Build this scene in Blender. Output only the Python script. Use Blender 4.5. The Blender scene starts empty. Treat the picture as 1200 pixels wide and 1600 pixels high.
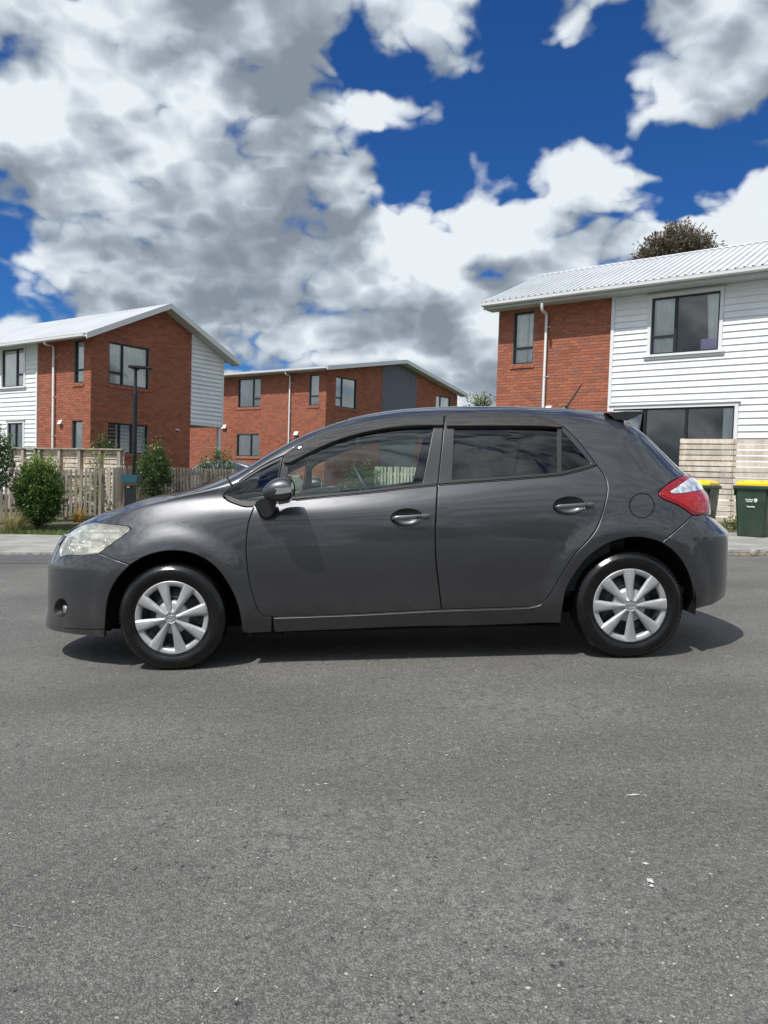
import bpy, bmesh, math, random
import numpy as np
from mathutils import Vector, Matrix
from mathutils.geometry import delaunay_2d_cdt

random.seed(7); rng = np.random.default_rng(7)
SC = bpy.context.scene
COL = SC.collection
R = math.radians

# ------------------------------------------------------------------ camera
FPX = 1202.0                     # focal length in pixels of the 1200x1600 photograph
CAMZ = 1.054                     # eye height above the road at the car
PITCH = math.atan(55/FPX); ROLL = math.atan(0.03)
cf = np.array([0, math.cos(PITCH), -math.sin(PITCH)])
cu0 = np.array([0, math.sin(PITCH), math.cos(PITCH)]); cr0 = np.array([1., 0, 0])
cr = cr0*math.cos(ROLL) + cu0*math.sin(ROLL)
cu = cu0*math.cos(ROLL) - cr0*math.sin(ROLL)
CAMP = np.array([0, 0, CAMZ])
cam_d = bpy.data.cameras.new('camera'); cam = bpy.data.objects.new('camera', cam_d)
cam_d.sensor_fit = 'HORIZONTAL'; cam_d.sensor_width = 36; cam_d.lens = 36*FPX/1200
cam_d.clip_start = 0.05; cam_d.clip_end = 5000
cam.matrix_world = Matrix(((cr[0], cu[0], -cf[0], 0), (cr[1], cu[1], -cf[1], 0), (cr[2], cu[2], -cf[2], CAMZ), (0, 0, 0, 1)))
COL.objects.link(cam); SC.camera = cam

# ------------------------------------------------------------------ sun and exposure
SUNDIR = Vector((0.40, 0.45, -1.0)).normalized()          # direction the light travels
ELEV = math.asin(-SUNDIR.z); AZ = math.atan2(-SUNDIR.x, -SUNDIR.y)   # azimuth of the sun from +Y, clockwise
sd = bpy.data.lights.new('sun', 'SUN'); sd.energy = 4.9; sd.angle = R(0.53); sd.color = (1.0, 0.955, 0.89)
so = bpy.data.objects.new('sun', sd); so.rotation_euler = SUNDIR.to_track_quat('-Z', 'Y').to_euler()
so.location = (-4, -5, 14); COL.objects.link(so)
SC.view_settings.view_transform = 'Standard'; SC.view_settings.look = 'None'
SC.view_settings.exposure = 0.0; SC.view_settings.gamma = 1.0
SC.view_settings.use_curve_mapping = False
SC.cycles.max_bounces = 8; SC.cycles.transparent_max_bounces = 16; SC.cycles.sample_clamp_indirect = 6

def pxray(u, v):
    d = cf*FPX + cr*(u-600) + cu*(800-v)
    return d
def at(u, v, Y):
    "world point seen at photo pixel u,v whose distance along +Y is Y"
    d = pxray(u, v); return CAMP + d*(Y/d[1])
def proj(P):
    P = np.asarray(P)-CAMP
    w = P@cf
    return np.stack([600+FPX*(P@cr)/w, 800-FPX*(P@cu)/w], -1)

TSL = 0.057                      # cross fall of the road under the car
G0 = -0.0319
def ground(x, y):
    "height of the road and verge surface"
    t = min(max((y-6.4)/5.5, 0), 1); t = t*t*(3-2*t)
    x = max(min(x, 14), -14)
    return G0 - 0.0115*(min(y, 40)-4.4) + (TSL*(1-t)+0.024*t)*x
# ------------------------------------------------------------------ sky
W = bpy.data.worlds.new('World'); SC.world = W; W.use_nodes = True
nt = W.node_tree; nt.nodes.clear()
class NB:
    "small node-building helper"
    def __init__(s, tree): s.t = tree
    def new(s, typ, **k):
        n = s.t.nodes.new(typ)
        for a, b in k.items(): setattr(n, a, b)
        return n
    def put(s, sock, val):
        if val is None: return
        if isinstance(val, bpy.types.NodeSocket): s.t.links.new(val, sock)
        else: sock.default_value = val
    def m(s, op, a, b=None, c=None, clamp=False):
        n = s.new('ShaderNodeMath', operation=op, use_clamp=clamp)
        s.put(n.inputs[0], a); s.put(n.inputs[1], b); s.put(n.inputs[2], c); return n.outputs[0]
    def vm(s, op, a, b=None, scale=None):
        n = s.new('ShaderNodeVectorMath', operation=op)
        s.put(n.inputs[0], a); s.put(n.inputs[1], b)
        if scale is not None: s.put(n.inputs["Scale"], scale)
        return n.outputs['Value'] if op in ('DOT_PRODUCT', 'LENGTH', 'DISTANCE') else n.outputs[0]
    def mr(s, x, a, b, c=0.0, d=1.0, smooth=True):
        n = s.new('ShaderNodeMapRange', interpolation_type='SMOOTHSTEP' if smooth else 'LINEAR')
        s.put(n.inputs[0], x)
        for i, q in zip((1, 2, 3, 4), (a, b, c, d)): s.put(n.inputs[i], q)
        return n.outputs[0]
    def noise(s, vec, scale, detail=4, rough=0.5, dist=0.0, lac=2.0, out=0):
        n = s.new('ShaderNodeTexNoise'); s.put(n.inputs['Vector'], vec)
        for k, q in (('Scale', scale), ('Detail', detail), ('Roughness', rough), ('Distortion', dist), ('Lacunarity', lac)):
            s.put(n.inputs[k], q)
        return n.outputs[out]
    def mix(s, f, a, b, blend='MIX'):
        n = s.new('ShaderNodeMix', data_type='RGBA', blend_type=blend)
        s.put(n.inputs[0], f); s.put(n.inputs[6], a); s.put(n.inputs[7], b); return n.outputs[2]

def dirof(u, v):
    d = pxray(u, v); return d/np.linalg.norm(d)
# cloud masses: where the sky holds cloud (+) or a blue gap (-): pixel, radius in degrees, strength
BL = [
 (40,250,9,.5),(120,200,8,.5),(200,150,11,.6),(215,275,9,.56),(330,220,12,.5),(450,280,9,.5),(120,330,10,.45),(280,400,14,.5),(430,420,11,.5),(520,330,6,.5),(560,440,8,.5),(680,430,9,.5),(770,345,7.5,.62),(860,305,7,.66),(945,262,6.6,.74),(985,315,5,.6),
 (880,450,9,.5),(640,540,13,.52),(560,520,9,.5),(740,560,10,.45),(400,540,9,.36),(130,460,9,.5),(250,500,8,.40),(300,30,11,.55),(450,60,9,.5),(560,40,7,.45),(620,20,7,.52),(130,20,8,.5),(30,20,8,.55),(20,70,4,.4),
 (690,70,7,.34),(745,110,4.5,.30),(650,225,4,.24),(705,200,3.5,.22),(545,205,3.6,.34),(640,285,3,.16),(1190,40,9,.6),(1060,5,8,.55),(1060,70,5,.45),(930,0,7,.5),(870,10,5,.36),(1120,380,6,.5),(850,40,3,.2),(1210,150,5,.45),
 (1140,322,5.5,.6),(1200,335,7,.6),(1085,340,4,.42),(1060,400,5,.4),(1180,400,8,.5),
 (870,165,8,-.72),(980,140,7,-.75),(800,200,5.5,-.7),(1060,230,6,-.7),(1050,290,3.2,-.6),(1130,235,4.5,-.6),(560,140,3.4,-.55),(510,165,2.6,-.5),(530,250,2.8,-.5),(600,290,3.6,-.5),(645,330,2.6,-.45),(690,285,4,-.45),(62,112,3.0,-.5),(92,150,2.4,-.45),
 (0,385,3,-.42),(30,415,2.4,-.4),(20,490,4,-.6),(75,492,2.8,-.5),(445,368,1.3,-.22),(372,562,3.6,-.40),(540,550,4,-.34),(860,90,4.5,-.6),(775,40,3,-.5),(625,150,2.4,-.4)]
# where a cloud's underside is grey (-) or its face is lit (+)
SH = [(330,20,11,-.42),(480,70,8,-.30),(150,20,8,-.12),(470,310,7,-.40),(560,330,6,-.25),(320,400,8,-.34),(180,420,6,-.22),(430,440,7,-.30),(600,560,9,-.10),(700,560,9,-.08),(1130,30,8,-.10),(850,410,7,-.20),(960,370,5,-.16),(700,470,6,.05),
      (160,130,7,.22),(230,90,5,.20),(330,170,6,.22),(130,240,6,.22),(30,290,6,.26),(260,220,6,.20),(540,20,6,.28),(620,60,6,.30),(920,250,6,.30),(780,300,5,.28),(1170,310,5,.30),(680,370,5,.22),(550,240,5,.14),(640,450,5,.18),(480,520,5,.20),(360,480,5,.10),(40,450,4,.15),(960,20,6,.15)]
def cloud_group():
    g = bpy.data.node_groups.new('cloud_density', 'ShaderNodeTree')
    g.interface.new_socket('Vector', in_out='INPUT', socket_type='NodeSocketVector')
    g.interface.new_socket('Density', in_out='OUTPUT', socket_type='NodeSocketFloat')
    b = NB(g); gi = b.new('NodeGroupInput'); go = b.new('NodeGroupOutput')
    v = gi.outputs[0]
    wv = b.noise(v, 2.2, 3, 0.5, out=1)
    w1 = b.vm('SCALE', b.vm('SUBTRACT', wv, (0.5, 0.5, 0.5)), scale=0.11)
    w2 = b.vm('SCALE', b.vm('SUBTRACT', b.noise(v, 9.0, 4, 0.6, out=1), (0.5, 0.5, 0.5)), scale=0.085)
    p = b.vm('ADD', b.vm('ADD', v, w1), w2)
    pos = neg = None
    for (u_, v_, rad, s_) in BL:
        f = b.mr(b.vm('DISTANCE', p, tuple(dirof(u_, v_))), 0.0, R(rad)*1.35, s_, 0.0)
        if s_ > 0: pos = f if pos is None else b.m('SMOOTH_MAX', pos, f, 0.08)
        else:
            f = b.m('MULTIPLY', f, -1.0); neg = f if neg is None else b.m('SMOOTH_MAX', neg, f, 0.08)
    acc = b.m('SUBTRACT', pos, b.m('MULTIPLY', neg, 0.95))
    sep = b.new('ShaderNodeSeparateXYZ'); b.put(sep.inputs[0], v)
    # flatten the clouds towards the horizon, as cumulus seen from below
    st = b.new('ShaderNodeCombineXYZ'); b.put(st.inputs[0], sep.outputs[0]); b.put(st.inputs[1], sep.outputs[1])
    b.put(st.inputs[2], b.m('MULTIPLY', sep.outputs[2], 1.7))
    n1 = b.noise(st.outputs[0], 3.3, 3, 0.5)
    n2 = b.noise(st.outputs[0], 6.5, 10, 0.57, 0.3)
    q = b.vm('ADD', st.outputs[0], b.vm('SCALE', w2, scale=0.6)); puff = None
    for sc_, am in ((6.5, 1.0), (14.0, 0.55), (31.0, 0.28)):
        nz = b.m('MULTIPLY', b.m('ABSOLUTE', b.m('SUBTRACT', b.noise(q, sc_, 0.0, 0.5), 0.5)), am*2.0); puff = nz if puff is None else b.m('ADD', puff, nz)
    puff = b.m('SUBTRACT', puff, 0.30)
    d = b.m('ADD', b.m('MULTIPLY', b.m('SUBTRACT', n1, 0.5), 0.45), b.m('MULTIPLY', b.m('SUBTRACT', n2, 0.5), 0.80))
    d = b.m('ADD', d, b.m('MULTIPLY', puff, 0.85))
    d = b.m('ADD', d, acc)
    low = b.mr(sep.outputs[2], 0.32, 0.02, 0.0, 0.24)
    away = b.mr(sep.outputs[1], 0.50, 0.05, 0.0, 0.30)
    g.links.new(b.m('ADD', b.m('ADD', d, low), away), go.inputs[0])
    return g
CG = cloud_group()
b = NB(nt)
tc = b.new('ShaderNodeTexCoord')
vec = b.vm('NORMALIZE', tc.outputs['Generated'])
def dens(v):
    n = b.new('ShaderNodeGroup', node_tree=CG); b.put(n.inputs[0], v); return n.outputs[0]
d0 = dens(vec)
sv = -SUNDIR
d1 = dens(b.vm('NORMALIZE', b.vm('ADD', vec, tuple(Vector((sv.x*0.3, sv.y*0.0, sv.z)).normalized()*0.060))))
mask = b.mr(d0, 0.06, 0.30)
lit = b.m('SUBTRACT', d0, d1)                                     # faces turned to the sun
shg = None
wv_ = b.vm('ADD', vec, b.vm('SCALE', b.vm('SUBTRACT', b.noise(vec, 5.0, 3, 0.5, out=1), (0.5, 0.5, 0.5)), scale=0.10))
for (u_, v_, rad, s_) in SH:
    f = b.mr(b.vm('DISTANCE', wv_, tuple(dirof(u_, v_))), 0.0, R(rad)*1.3, s_, 0.0); shg = f if shg is None else b.m('ADD', shg, f)
thick = b.mr(d0, 0.30, 0.85)
fine = b.noise(vec, 16.0, 7, 0.6)
shade = b.m('ADD', b.m('ADD', 0.70, b.m('MULTIPLY', lit, 1.60)), b.m('MULTIPLY', shg, 0.80))
shade = b.m('SUBTRACT', shade, b.m('MULTIPLY', thick, 0.34))
shade = b.m('ADD', shade, b.m('MULTIPLY', b.m('SUBTRACT', fine, 0.5), 0.22), clamp=True)
cr_ = b.new('ShaderNodeValToRGB'); b.put(cr_.inputs[0], shade)
e = cr_.color_ramp.elements
e[0].position = 0.0; e[0].color = (0.24, 0.285, 0.34, 1)
e[1].position = 1.0; e[1].color = (0.82, 0.88, 0.93, 1)
x = e.new(0.35); x.color = (0.345, 0.405, 0.475, 1)
x = e.new(0.65); x.color = (0.54, 0.615, 0.685, 1)
sky = b.new('ShaderNodeTexSky', sky_type='NISHITA', sun_disc=False, sun_elevation=ELEV, sun_rotation=AZ,
            altitude=0, air_density=1.0, dust_density=0.3, ozone_density=2.5)
sepw = b.new('ShaderNodeSeparateXYZ'); b.put(sepw.inputs[0], vec)
SKYK = 0.10
skc = b.mix(1.0, sky.outputs[0], (0.17, 0.47, 0.90, 1), 'MULTIPLY')
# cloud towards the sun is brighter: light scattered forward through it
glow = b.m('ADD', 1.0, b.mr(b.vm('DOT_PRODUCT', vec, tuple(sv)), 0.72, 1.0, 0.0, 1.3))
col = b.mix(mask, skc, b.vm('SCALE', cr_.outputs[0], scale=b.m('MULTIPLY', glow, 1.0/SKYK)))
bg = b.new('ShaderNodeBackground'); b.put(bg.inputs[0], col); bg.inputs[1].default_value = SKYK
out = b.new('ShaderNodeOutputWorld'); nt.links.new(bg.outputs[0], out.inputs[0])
W.cycles.sampling_method = 'MANUAL'; W.cycles.sample_map_resolution = 1024

# ------------------------------------------------------------------ materials
def mat(name, col=(0.5, 0.5, 0.5), rough=0.5, metal=0.0, spec=0.5, coat=0.0, coatr=0.03, emit=None):
    m = bpy.data.materials.new(name); m.use_nodes = True
    p = m.node_tree.nodes['Principled BSDF']
    p.inputs['Base Color'].default_value = (*col, 1); p.inputs['Roughness'].default_value = rough
    p.inputs['Metallic'].default_value = metal; p.inputs['Specular IOR Level'].default_value = spec
    p.inputs['Coat Weight'].default_value = coat; p.inputs['Coat Roughness'].default_value = coatr
    return m
def nodes(m):
    b = NB(m.node_tree); return b, m.node_tree.nodes['Principled BSDF']
def vary(m, c1, c2, scale=3, detail=5, rough=0.6, bump=0.0, bscale=None, lo=0.35, hi=0.65, coords='Object', stretch=(1, 1, 1), rv=None, perobj=0.0):
    "colour that wanders between two values, with optional bump and per-object tone"
    b, p = nodes(m); tc = b.new('ShaderNodeTexCoord')
    vec = b.vm('MULTIPLY', tc.outputs[coords], stretch)
    if perobj:
        oi = b.new('ShaderNodeObjectInfo'); vec = b.vm('ADD', vec, b.vm('SCALE', oi.outputs['Location'], scale=3.7))
    n = b.noise(vec, scale, detail, rough)
    f = b.mr(n, lo, hi)
    c = b.mix(f, (*c1, 1), (*c2, 1))
    if perobj:
        hv = b.new('ShaderNodeHueSaturation'); b.put(hv.inputs['Value'], b.m('ADD', 1-perobj, b.m('MULTIPLY', oi.outputs['Random'], 2*perobj))); b.put(hv.inputs['Color'], c); c = hv.outputs[0]
    b.put(p.inputs['Base Color'], c)
    if rv: b.put(p.inputs['Roughness'], b.mr(n, lo, hi, rv[0], rv[1]))
    if bump:
        bp = b.new('ShaderNodeBump'); bp.inputs['Strength'].default_value = bump; bp.inputs['Distance'].default_value = 0.01
        b.put(bp.inputs['Height'], b.noise(vec, bscale or scale*6, 4, 0.6)); b.put(p.inputs['Normal'], bp.outputs[0])
    return m

# ------------------------------------------------------------------ object helpers
def link(name, me, parent=None, mats=None, label=None, cat=None, group=None, kind=None):
    o = bpy.data.objects.new(name, me); COL.objects.link(o)
    if parent is not None: o.parent = parent
    if mats is not None and me is not None:
        for m_ in (mats if isinstance(mats, (list, tuple)) else [mats]):
            me.materials.append(m_)
    if label: o['label'] = label
    if cat: o['category'] = cat
    if group: o['group'] = group
    if kind: o['kind'] = kind
    return o
def empty(name, loc, label, cat, group=None, rz=0):
    o = link(name, None, None, None, label, cat, group); o.location = loc; o.rotation_euler = (0, 0, rz); o.empty_display_size = 0.2
    return o
def pydata(name, V, F, smooth=False, edges=()):
    me = bpy.data.meshes.new(name); me.from_pydata([tuple(map(float, v)) for v in V], list(edges), [tuple(map(int, f)) for f in F])
    if smooth and F: me.polygons.foreach_set('use_smooth', [True]*len(me.polygons))
    me.update(); return me
class MB:
    "collects simple solids into one mesh"
    def __init__(s): s.V = []; s.F = []; s.M = []; s.S = []; s.mi = 0
    def add(s, V, F, smooth=False):
        k = len(s.V); s.V += [tuple(map(float, v)) for v in V]; s.F += [tuple(i+k for i in f) for f in F]
        s.M += [s.mi]*len(F); s.S += [smooth]*len(F); return s
    def box(s, x0, x1, y0, y1, z0, z1, T=None, ch=0):
        if x0 > x1: x0, x1 = x1, x0
        if y0 > y1: y0, y1 = y1, y0
        if z0 > z1: z0, z1 = z1, z0
        V = [(x, y, z) for z in (z0, z1) for y in (y0, y1) for x in (x0, x1)]
        F = [(0, 2, 3, 1), (4, 5, 7, 6), (0, 1, 5, 4), (2, 6, 7, 3), (0, 4, 6, 2), (1, 3, 7, 5)]
        if ch > 0:
            bm = bmesh.new(); vs = [bm.verts.new(v) for v in V]
            for f in F: bm.faces.new([vs[i] for i in f])
            bmesh.ops.bevel(bm, geom=list(bm.edges), offset=ch, segments=1, affect='EDGES')
            bm.verts.index_update(); V = [v.co[:] for v in bm.verts]; F = [tuple(v.index for v in f.verts) for f in bm.faces]; bm.free()
        if T is not None: V = [T(*v) for v in V]
        return s.add(V, F)
    def prism(s, poly, y0, y1, axis='y', T=None):
        "polygon extruded; poly in the two remaining axes"
        n = len(poly); V = []
        for yy in (y0, y1):
            for (a, c) in poly:
                V.append({'y': (a, yy, c), 'x': (yy, a, c), 'z': (a, c, yy)}[axis])
        if T is not None: V = [T(*v) for v in V]
        F = [tuple(range(n)), tuple(range(2*n-1, n-1, -1))] + [(i, i+n, (i+1) % n+n, (i+1) % n) for i in range(n)]
        return s.add(V, F)
    def tube(s, pts, r, seg=8, cap=True, smooth=True):
        pts = [Vector(p) for p in pts]; n = len(pts); rr = r if hasattr(r, '__len__') else [r]*n
        V = []; prev = None
        for i, p in enumerate(pts):
            t = (pts[min(i+1, n-1)]-pts[max(i-1, 0)]).normalized()
            if prev is None:
                a = Vector((0, 0, 1)) if abs(t.z) < 0.9 else Vector((1, 0, 0)); nx = t.cross(a).normalized()
            else: nx = (prev - t*prev.dot(t)).normalized()
            prev = nx; ny = t.cross(nx)
            for k in range(seg):
                an = 2*math.pi*k/seg; V.append(p + nx*math.cos(an)*rr[i] + ny*math.sin(an)*rr[i])
        F = []
        for i in range(n-1):
            for k in range(seg):
                k2 = (k+1) % seg; F.append((i*seg+k, i*seg+k2, (i+1)*seg+k2, (i+1)*seg+k))
        s.add(V, F, smooth)
        if cap:
            s.add(V[:seg], [tuple(range(seg-1, -1, -1))]); s.add(V[-seg:], [tuple(range(seg))])
        return s
    def lathe(s, prof, seg=48, T=None, close=False, smooth=True, a0=0, a1=2*math.pi):
        "profile (r, h) turned round the local z axis"
        V = []; full = abs(a1-a0-2*math.pi) < 1e-6; na = seg if full else seg+1
        for (r_, h) in prof:
            for k in range(na):
                a = a0+(a1-a0)*k/seg; V.append((r_*math.cos(a), r_*math.sin(a), h))
        if T is not None: V = [T(*v) for v in V]
        F = []; m_ = len(prof)
        for i in range(m_-1 if not close else m_):
            j = (i+1) % m_
            for k in range(seg):
                k2 = (k+1) % na; F.append((i*na+k, i*na+k2, j*na+k2, j*na+k))
        return s.add(V, F, smooth)
    def mesh(s, name):
        me = pydata(name, s.V, s.F)
        me.polygons.foreach_set('material_index', s.M); me.polygons.foreach_set('use_smooth', s.S)
        me.update(); return me
    def obj(s, name, parent=None, mats=None, fix=True, **k):
        me = s.mesh(name)
        if fix:
            bm = bmesh.new(); bm.from_mesh(me); bmesh.ops.recalc_face_normals(bm, faces=bm.faces); bm.to_mesh(me); bm.free()
        return link(name, me, parent, mats, **k)
# ------------------------------------------------------------------ the car body as one smooth chart
CARY = 4.39+0.88                                    # world Y of the car's centre plane
TILT = math.atan(TSL)
EX = np.array([math.cos(TILT), 0, math.sin(TILT)]); EY = np.array([0, 1., 0]); EZ = np.array([-math.sin(TILT), 0, math.cos(TILT)])
_hub = at(270, 964, 4.42)
CARO = _hub - EZ*0.317; CARO[1] = CARY
def c2w(P):
    P = np.asarray(P, float); return CARO + P[..., 0:1]*EX + P[..., 1:2]*EY + P[..., 2:3]*EZ
def w2c(P):
    d = np.asarray(P, float)-CARO; return np.stack([d@EX, d@EY, d@EZ], -1)
def pc(u, v, w):
    "photo pixel on the plane w metres to the near side of the car's centre -> car x, z"
    c = w2c(at(u, v, CARY-w)); return c[0], c[2]
def pcs(pts): return np.array([pc(*p)+(p[2],) for p in pts])      # x, z, w

ROWS = {
 'a': [(60,1000,.80),(125,998,.81),(270,1000,.81),(400,990,.81),(525,985,.815),(700,979,.815),(870,973,.81),(1000,965,.81),(1084,954,.80),(1145,945,.80)],
 'b': [(60,975,.83),(125,978,.845),(270,980,.85),(400,968,.848),(525,965,.848),(700,960,.848),(870,953,.848),(1000,945,.85),(1084,938,.84),(1145,925,.84)],
 'c': [(60,930,.84),(125,935,.862),(270,935,.87),(400,925,.866),(525,920,.868),(700,915,.868),(870,908,.868),(1000,900,.87),(1084,892,.86),(1145,885,.85)],
 'd': [(60,885,.835),(140,883,.865),(270,872,.880),(400,866,.876),(525,862,.879),(700,855,.880),(870,848,.881),(983,840,.884),(1084,830,.865),(1145,835,.85)],
 'k': [(68,866,.815),(150,862,.845),(230,850,.855),(285,843,.863),(340,838,.866),(400,834,.869),(525,832,.873),(700,824,.875),(870,815,.871),(983,808,.868),(1070,806,.848),(1150,818,.835)],
 'e': [(75,850,.795),(150,842,.815),(230,824,.822),(285,814,.831),(340,806,.843),(400,804,.854),(525,803,.8605),(700,794,.8605),(870,785,.853),(983,777,.842),(1070,782,.825),(1150,800,.81)],
 'f': [(78,848,.75),(140,822,.765),(210,802,.764),(285,785,.768),(340,779,.783),(363,779,.790),(460,779,.800),(580,768,.804),(683,756,.804),(780,747,.800),(870,739,.792),(933,732,.776),(1000,728,.750),(1060,738,.735),(1150,760,.71)],
 'g': [(80,838,.66),(110,826,.69),(145,812,.695),(210,790,.705),(285,769,.712),(330,757,.720),(363,748,.722),(400,728,.712),(445,706,.69),(499,681,.665),(568,661,.63),(645,651,.61),(693,649,.605),(800,648,.60),(872,652,.590),(940,660,.572),(980,668,.556),(1150,690,.50)],
}
qF, qR = -0.86, 3.36
GN = 900
qd = np.linspace(qF, qR, GN)
def sm1(a, s):
    k = int(4*s)+1; w = np.exp(-0.5*(np.arange(-k, k+1)/s)**2); w /= w.sum()
    return np.convolve(np.pad(a, k, mode='reflect', reflect_type='odd'), w, mode='valid')
sfz = [np.array([0.0, .15, .3, .45, .6, .75, .9, 1.2, 1.6]), np.array([.06, .05, .02, 0, -.0, .04, .10, .10, .10])]
srz = [np.array([0.0, .2, .3, .45, .6, .7, .8, .9, 1.0, 1.1, 1.2, 1.3, 1.4, 1.5, 1.7]), np.array([.0]*6+[-.03, -.08, -.15, -.24, -.34, -.44, -.56, -.62, -.62])]
topdz = np.zeros(GN)
def wfun(q): return np.clip((0.0-q)/0.86, 0, 1)**1.5
def wrun(q): return np.clip((q-2.15)/(qR-2.15), 0, 1)**1.35
def buildsurf(NI=560, NJ=220):
    rows = []
    for k in 'abcdkefg':
        A = pcs(ROWS[k]); x, z, w = A.T
        # undo the end shifts so that rows are functions of the nominal q
        q = x.copy()
        for _ in range(30):
            q = x - wfun(q)*np.interp(z, *sfz) - wrun(q)*np.interp(z, *srz)
        q = np.maximum.accumulate(q + np.arange(len(q))*1e-4)
        zz = sm1(np.interp(qd, q, z), 18); ww = sm1(np.interp(qd, q, w), 18)
        rows.append([ww, zz])
    g = rows[-1]; g[1] = g[1] + topdz*0.6
    # h: crest, i: centreline
    nose = np.clip((qd+0.86)/0.9, 0, 1)
    hw = g[0] - 0.045 - 0.045*np.clip((qd-0.5)/0.8, 0, 1) - 0.05*(qd < 0.4)*1.0*nose
    hz = g[1] + 0.028 + 0.016*np.clip((qd-0.3)/0.7, 0, 1) - 0.004*np.clip((0.3-qd)/1.0, 0, 1) + topdz*0.4
    hw = sm1(hw, 14); hz = sm1(hz, 12)
    crown = 0.035+0.012*np.clip((qd-0.3)/0.6, 0, 1)
    mid = [hw*0.55, hz+crown*0.72]; top = [hw*0, hz+crown]
    rows += [[hw, hz], mid, top]
    Wd = np.array([r[0] for r in rows]); Zd = np.array([r[1] for r in rows])       # 10 x GN
    # nose and tail rounding in plan
    nf, Lf, nr, Lr = 2.25, 0.80, 2.7, 0.55
    tf = np.clip((qd-qF)/Lf, 0, 1); tr = np.clip((qR-qd)/Lr, 0, 1)
    # arclength-like spacing along the shoulder
    M = 6000
    tau = np.linspace(0, 1, M)
    qq = np.concatenate([qF+Lf*tau**nf, np.linspace(qF+Lf, qR-Lr, M)[1:], (qR-Lr*tau[::-1]**nr)[1:]])
    def E(q):
        a = (1-(1-np.clip((q-qF)/Lf, 0, 1))**nf)**(1/nf); c = (1-(1-np.clip((qR-q)/Lr, 0, 1))**nr)**(1/nr)
        return a*c
    yy = 0.86*E(qq); L = np.concatenate([[0], np.cumsum(np.hypot(np.diff(qq), np.diff(yy)))])
    qi = np.interp(np.linspace(0, L[-1], NI), L, qq); Ei = E(qi)
    Wi = np.array([np.interp(qi, qd, r) for r in Wd]); Zi = np.array([np.interp(qi, qd, r) for r in Zd])
    # sections: centripetal-ish spline through the rows, same fractions everywhere
    P = np.zeros((NI, NJ, 3))
    fr = np.concatenate([[0], np.cumsum(np.hypot(np.diff(Wi.mean(1)), np.diff(Zi.mean(1))))]); fr /= fr[-1]
    vv = np.linspace(0, 1, NJ)
    # monotone-safe cubic hermite
    def herm(Y):
        h = np.diff(fr)[:, None]; s = np.diff(Y, axis=0)/h
        m = np.zeros_like(Y); m[1:-1] = (s[:-1]*h[1:]+s[1:]*h[:-1])/(h[1:]+h[:-1]); m[0] = s[0]; m[-1] = s[-1]
        k = np.clip(np.searchsorted(fr, vv, 'right')-1, 0, len(fr)-2); t = ((vv-fr[k])/np.diff(fr)[k])[:, None]; hh = h[k]
        return (1+2*t)*(1-t)**2*Y[k] + t*(1-t)**2*hh*m[k] + t*t*(3-2*t)*Y[k+1] + t*t*(t-1)*hh*m[k+1]
    m_end = None
    Yw = herm(Wi).T; Zz = herm(Zi).T                                              # NI x NJ
    kz = np.exp(-0.5*(np.arange(-9, 10)/3.0)**2); kz /= kz.sum()
    def smv(A):
        B = np.pad(A, ((0, 0), (9, 9)), mode='reflect', reflect_type='odd')
        return np.array([np.convolve(r, kz, 'valid') for r in B])
    Yw = smv(Yw); Zz = smv(Zz)
    # flat top at the centreline
    Xq = qi[:, None] + wfun(qi)[:, None]*np.interp(Zz, *sfz) + wrun(qi)[:, None]*np.interp(Zz, *srz)
    # wheel-arch flares
    for cx, cz, A in ((0.0, 0.317, 0.017), (2.64, 0.317, 0.015)):
        r = np.hypot(Xq-cx, (Zz-cz)*0.97); t = np.clip((0.53-r)/0.105, 0, 1); Yw = Yw + A*(t*t*(3-2*t))*(Zz < 0.9)
    P[..., 0] = Xq; P[..., 1] = -Yw*Ei[:, None]; P[..., 2] = Zz
    return P, qi
SIL_F = np.array([(357.5,742.5),(310,764.5),(280,767.5),(250,772.5),(215,782.5),(185,793.8),(160,801),(142.5,808.8),(120,820),(102.5,832.5),(90,847.5),(82.5,862.5),(76,880),(74,900),(74,920),(75,940),(75,955),(75,967.5),(80,979),(93,989),(125,996)])
SIL_R = np.array([(981,657),(1000,672),(1015,682),(1043,711),(1060,726.7),(1073,739),(1090,752),(1101,765),(1107.5,778),(1109,792),(1110,805),(1126,815),(1133,824),(1136.5,836),(1137.6,856),(1137.6,884),(1136,894),(1134.6,912),(1135.5,920),(1134,930),(1126,940),(1112,947)])
SIL_T = np.array([(360,741.5),(383,730),(400,720),(425,705),(450,691),(480,676),(510,664),(540,655),(570,648),(600,643),(630,639.4),(660,637.2),(713,635),(780,635),(847,636.7),(880,638),(907,640),(938,643.3),(960,646)])
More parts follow.
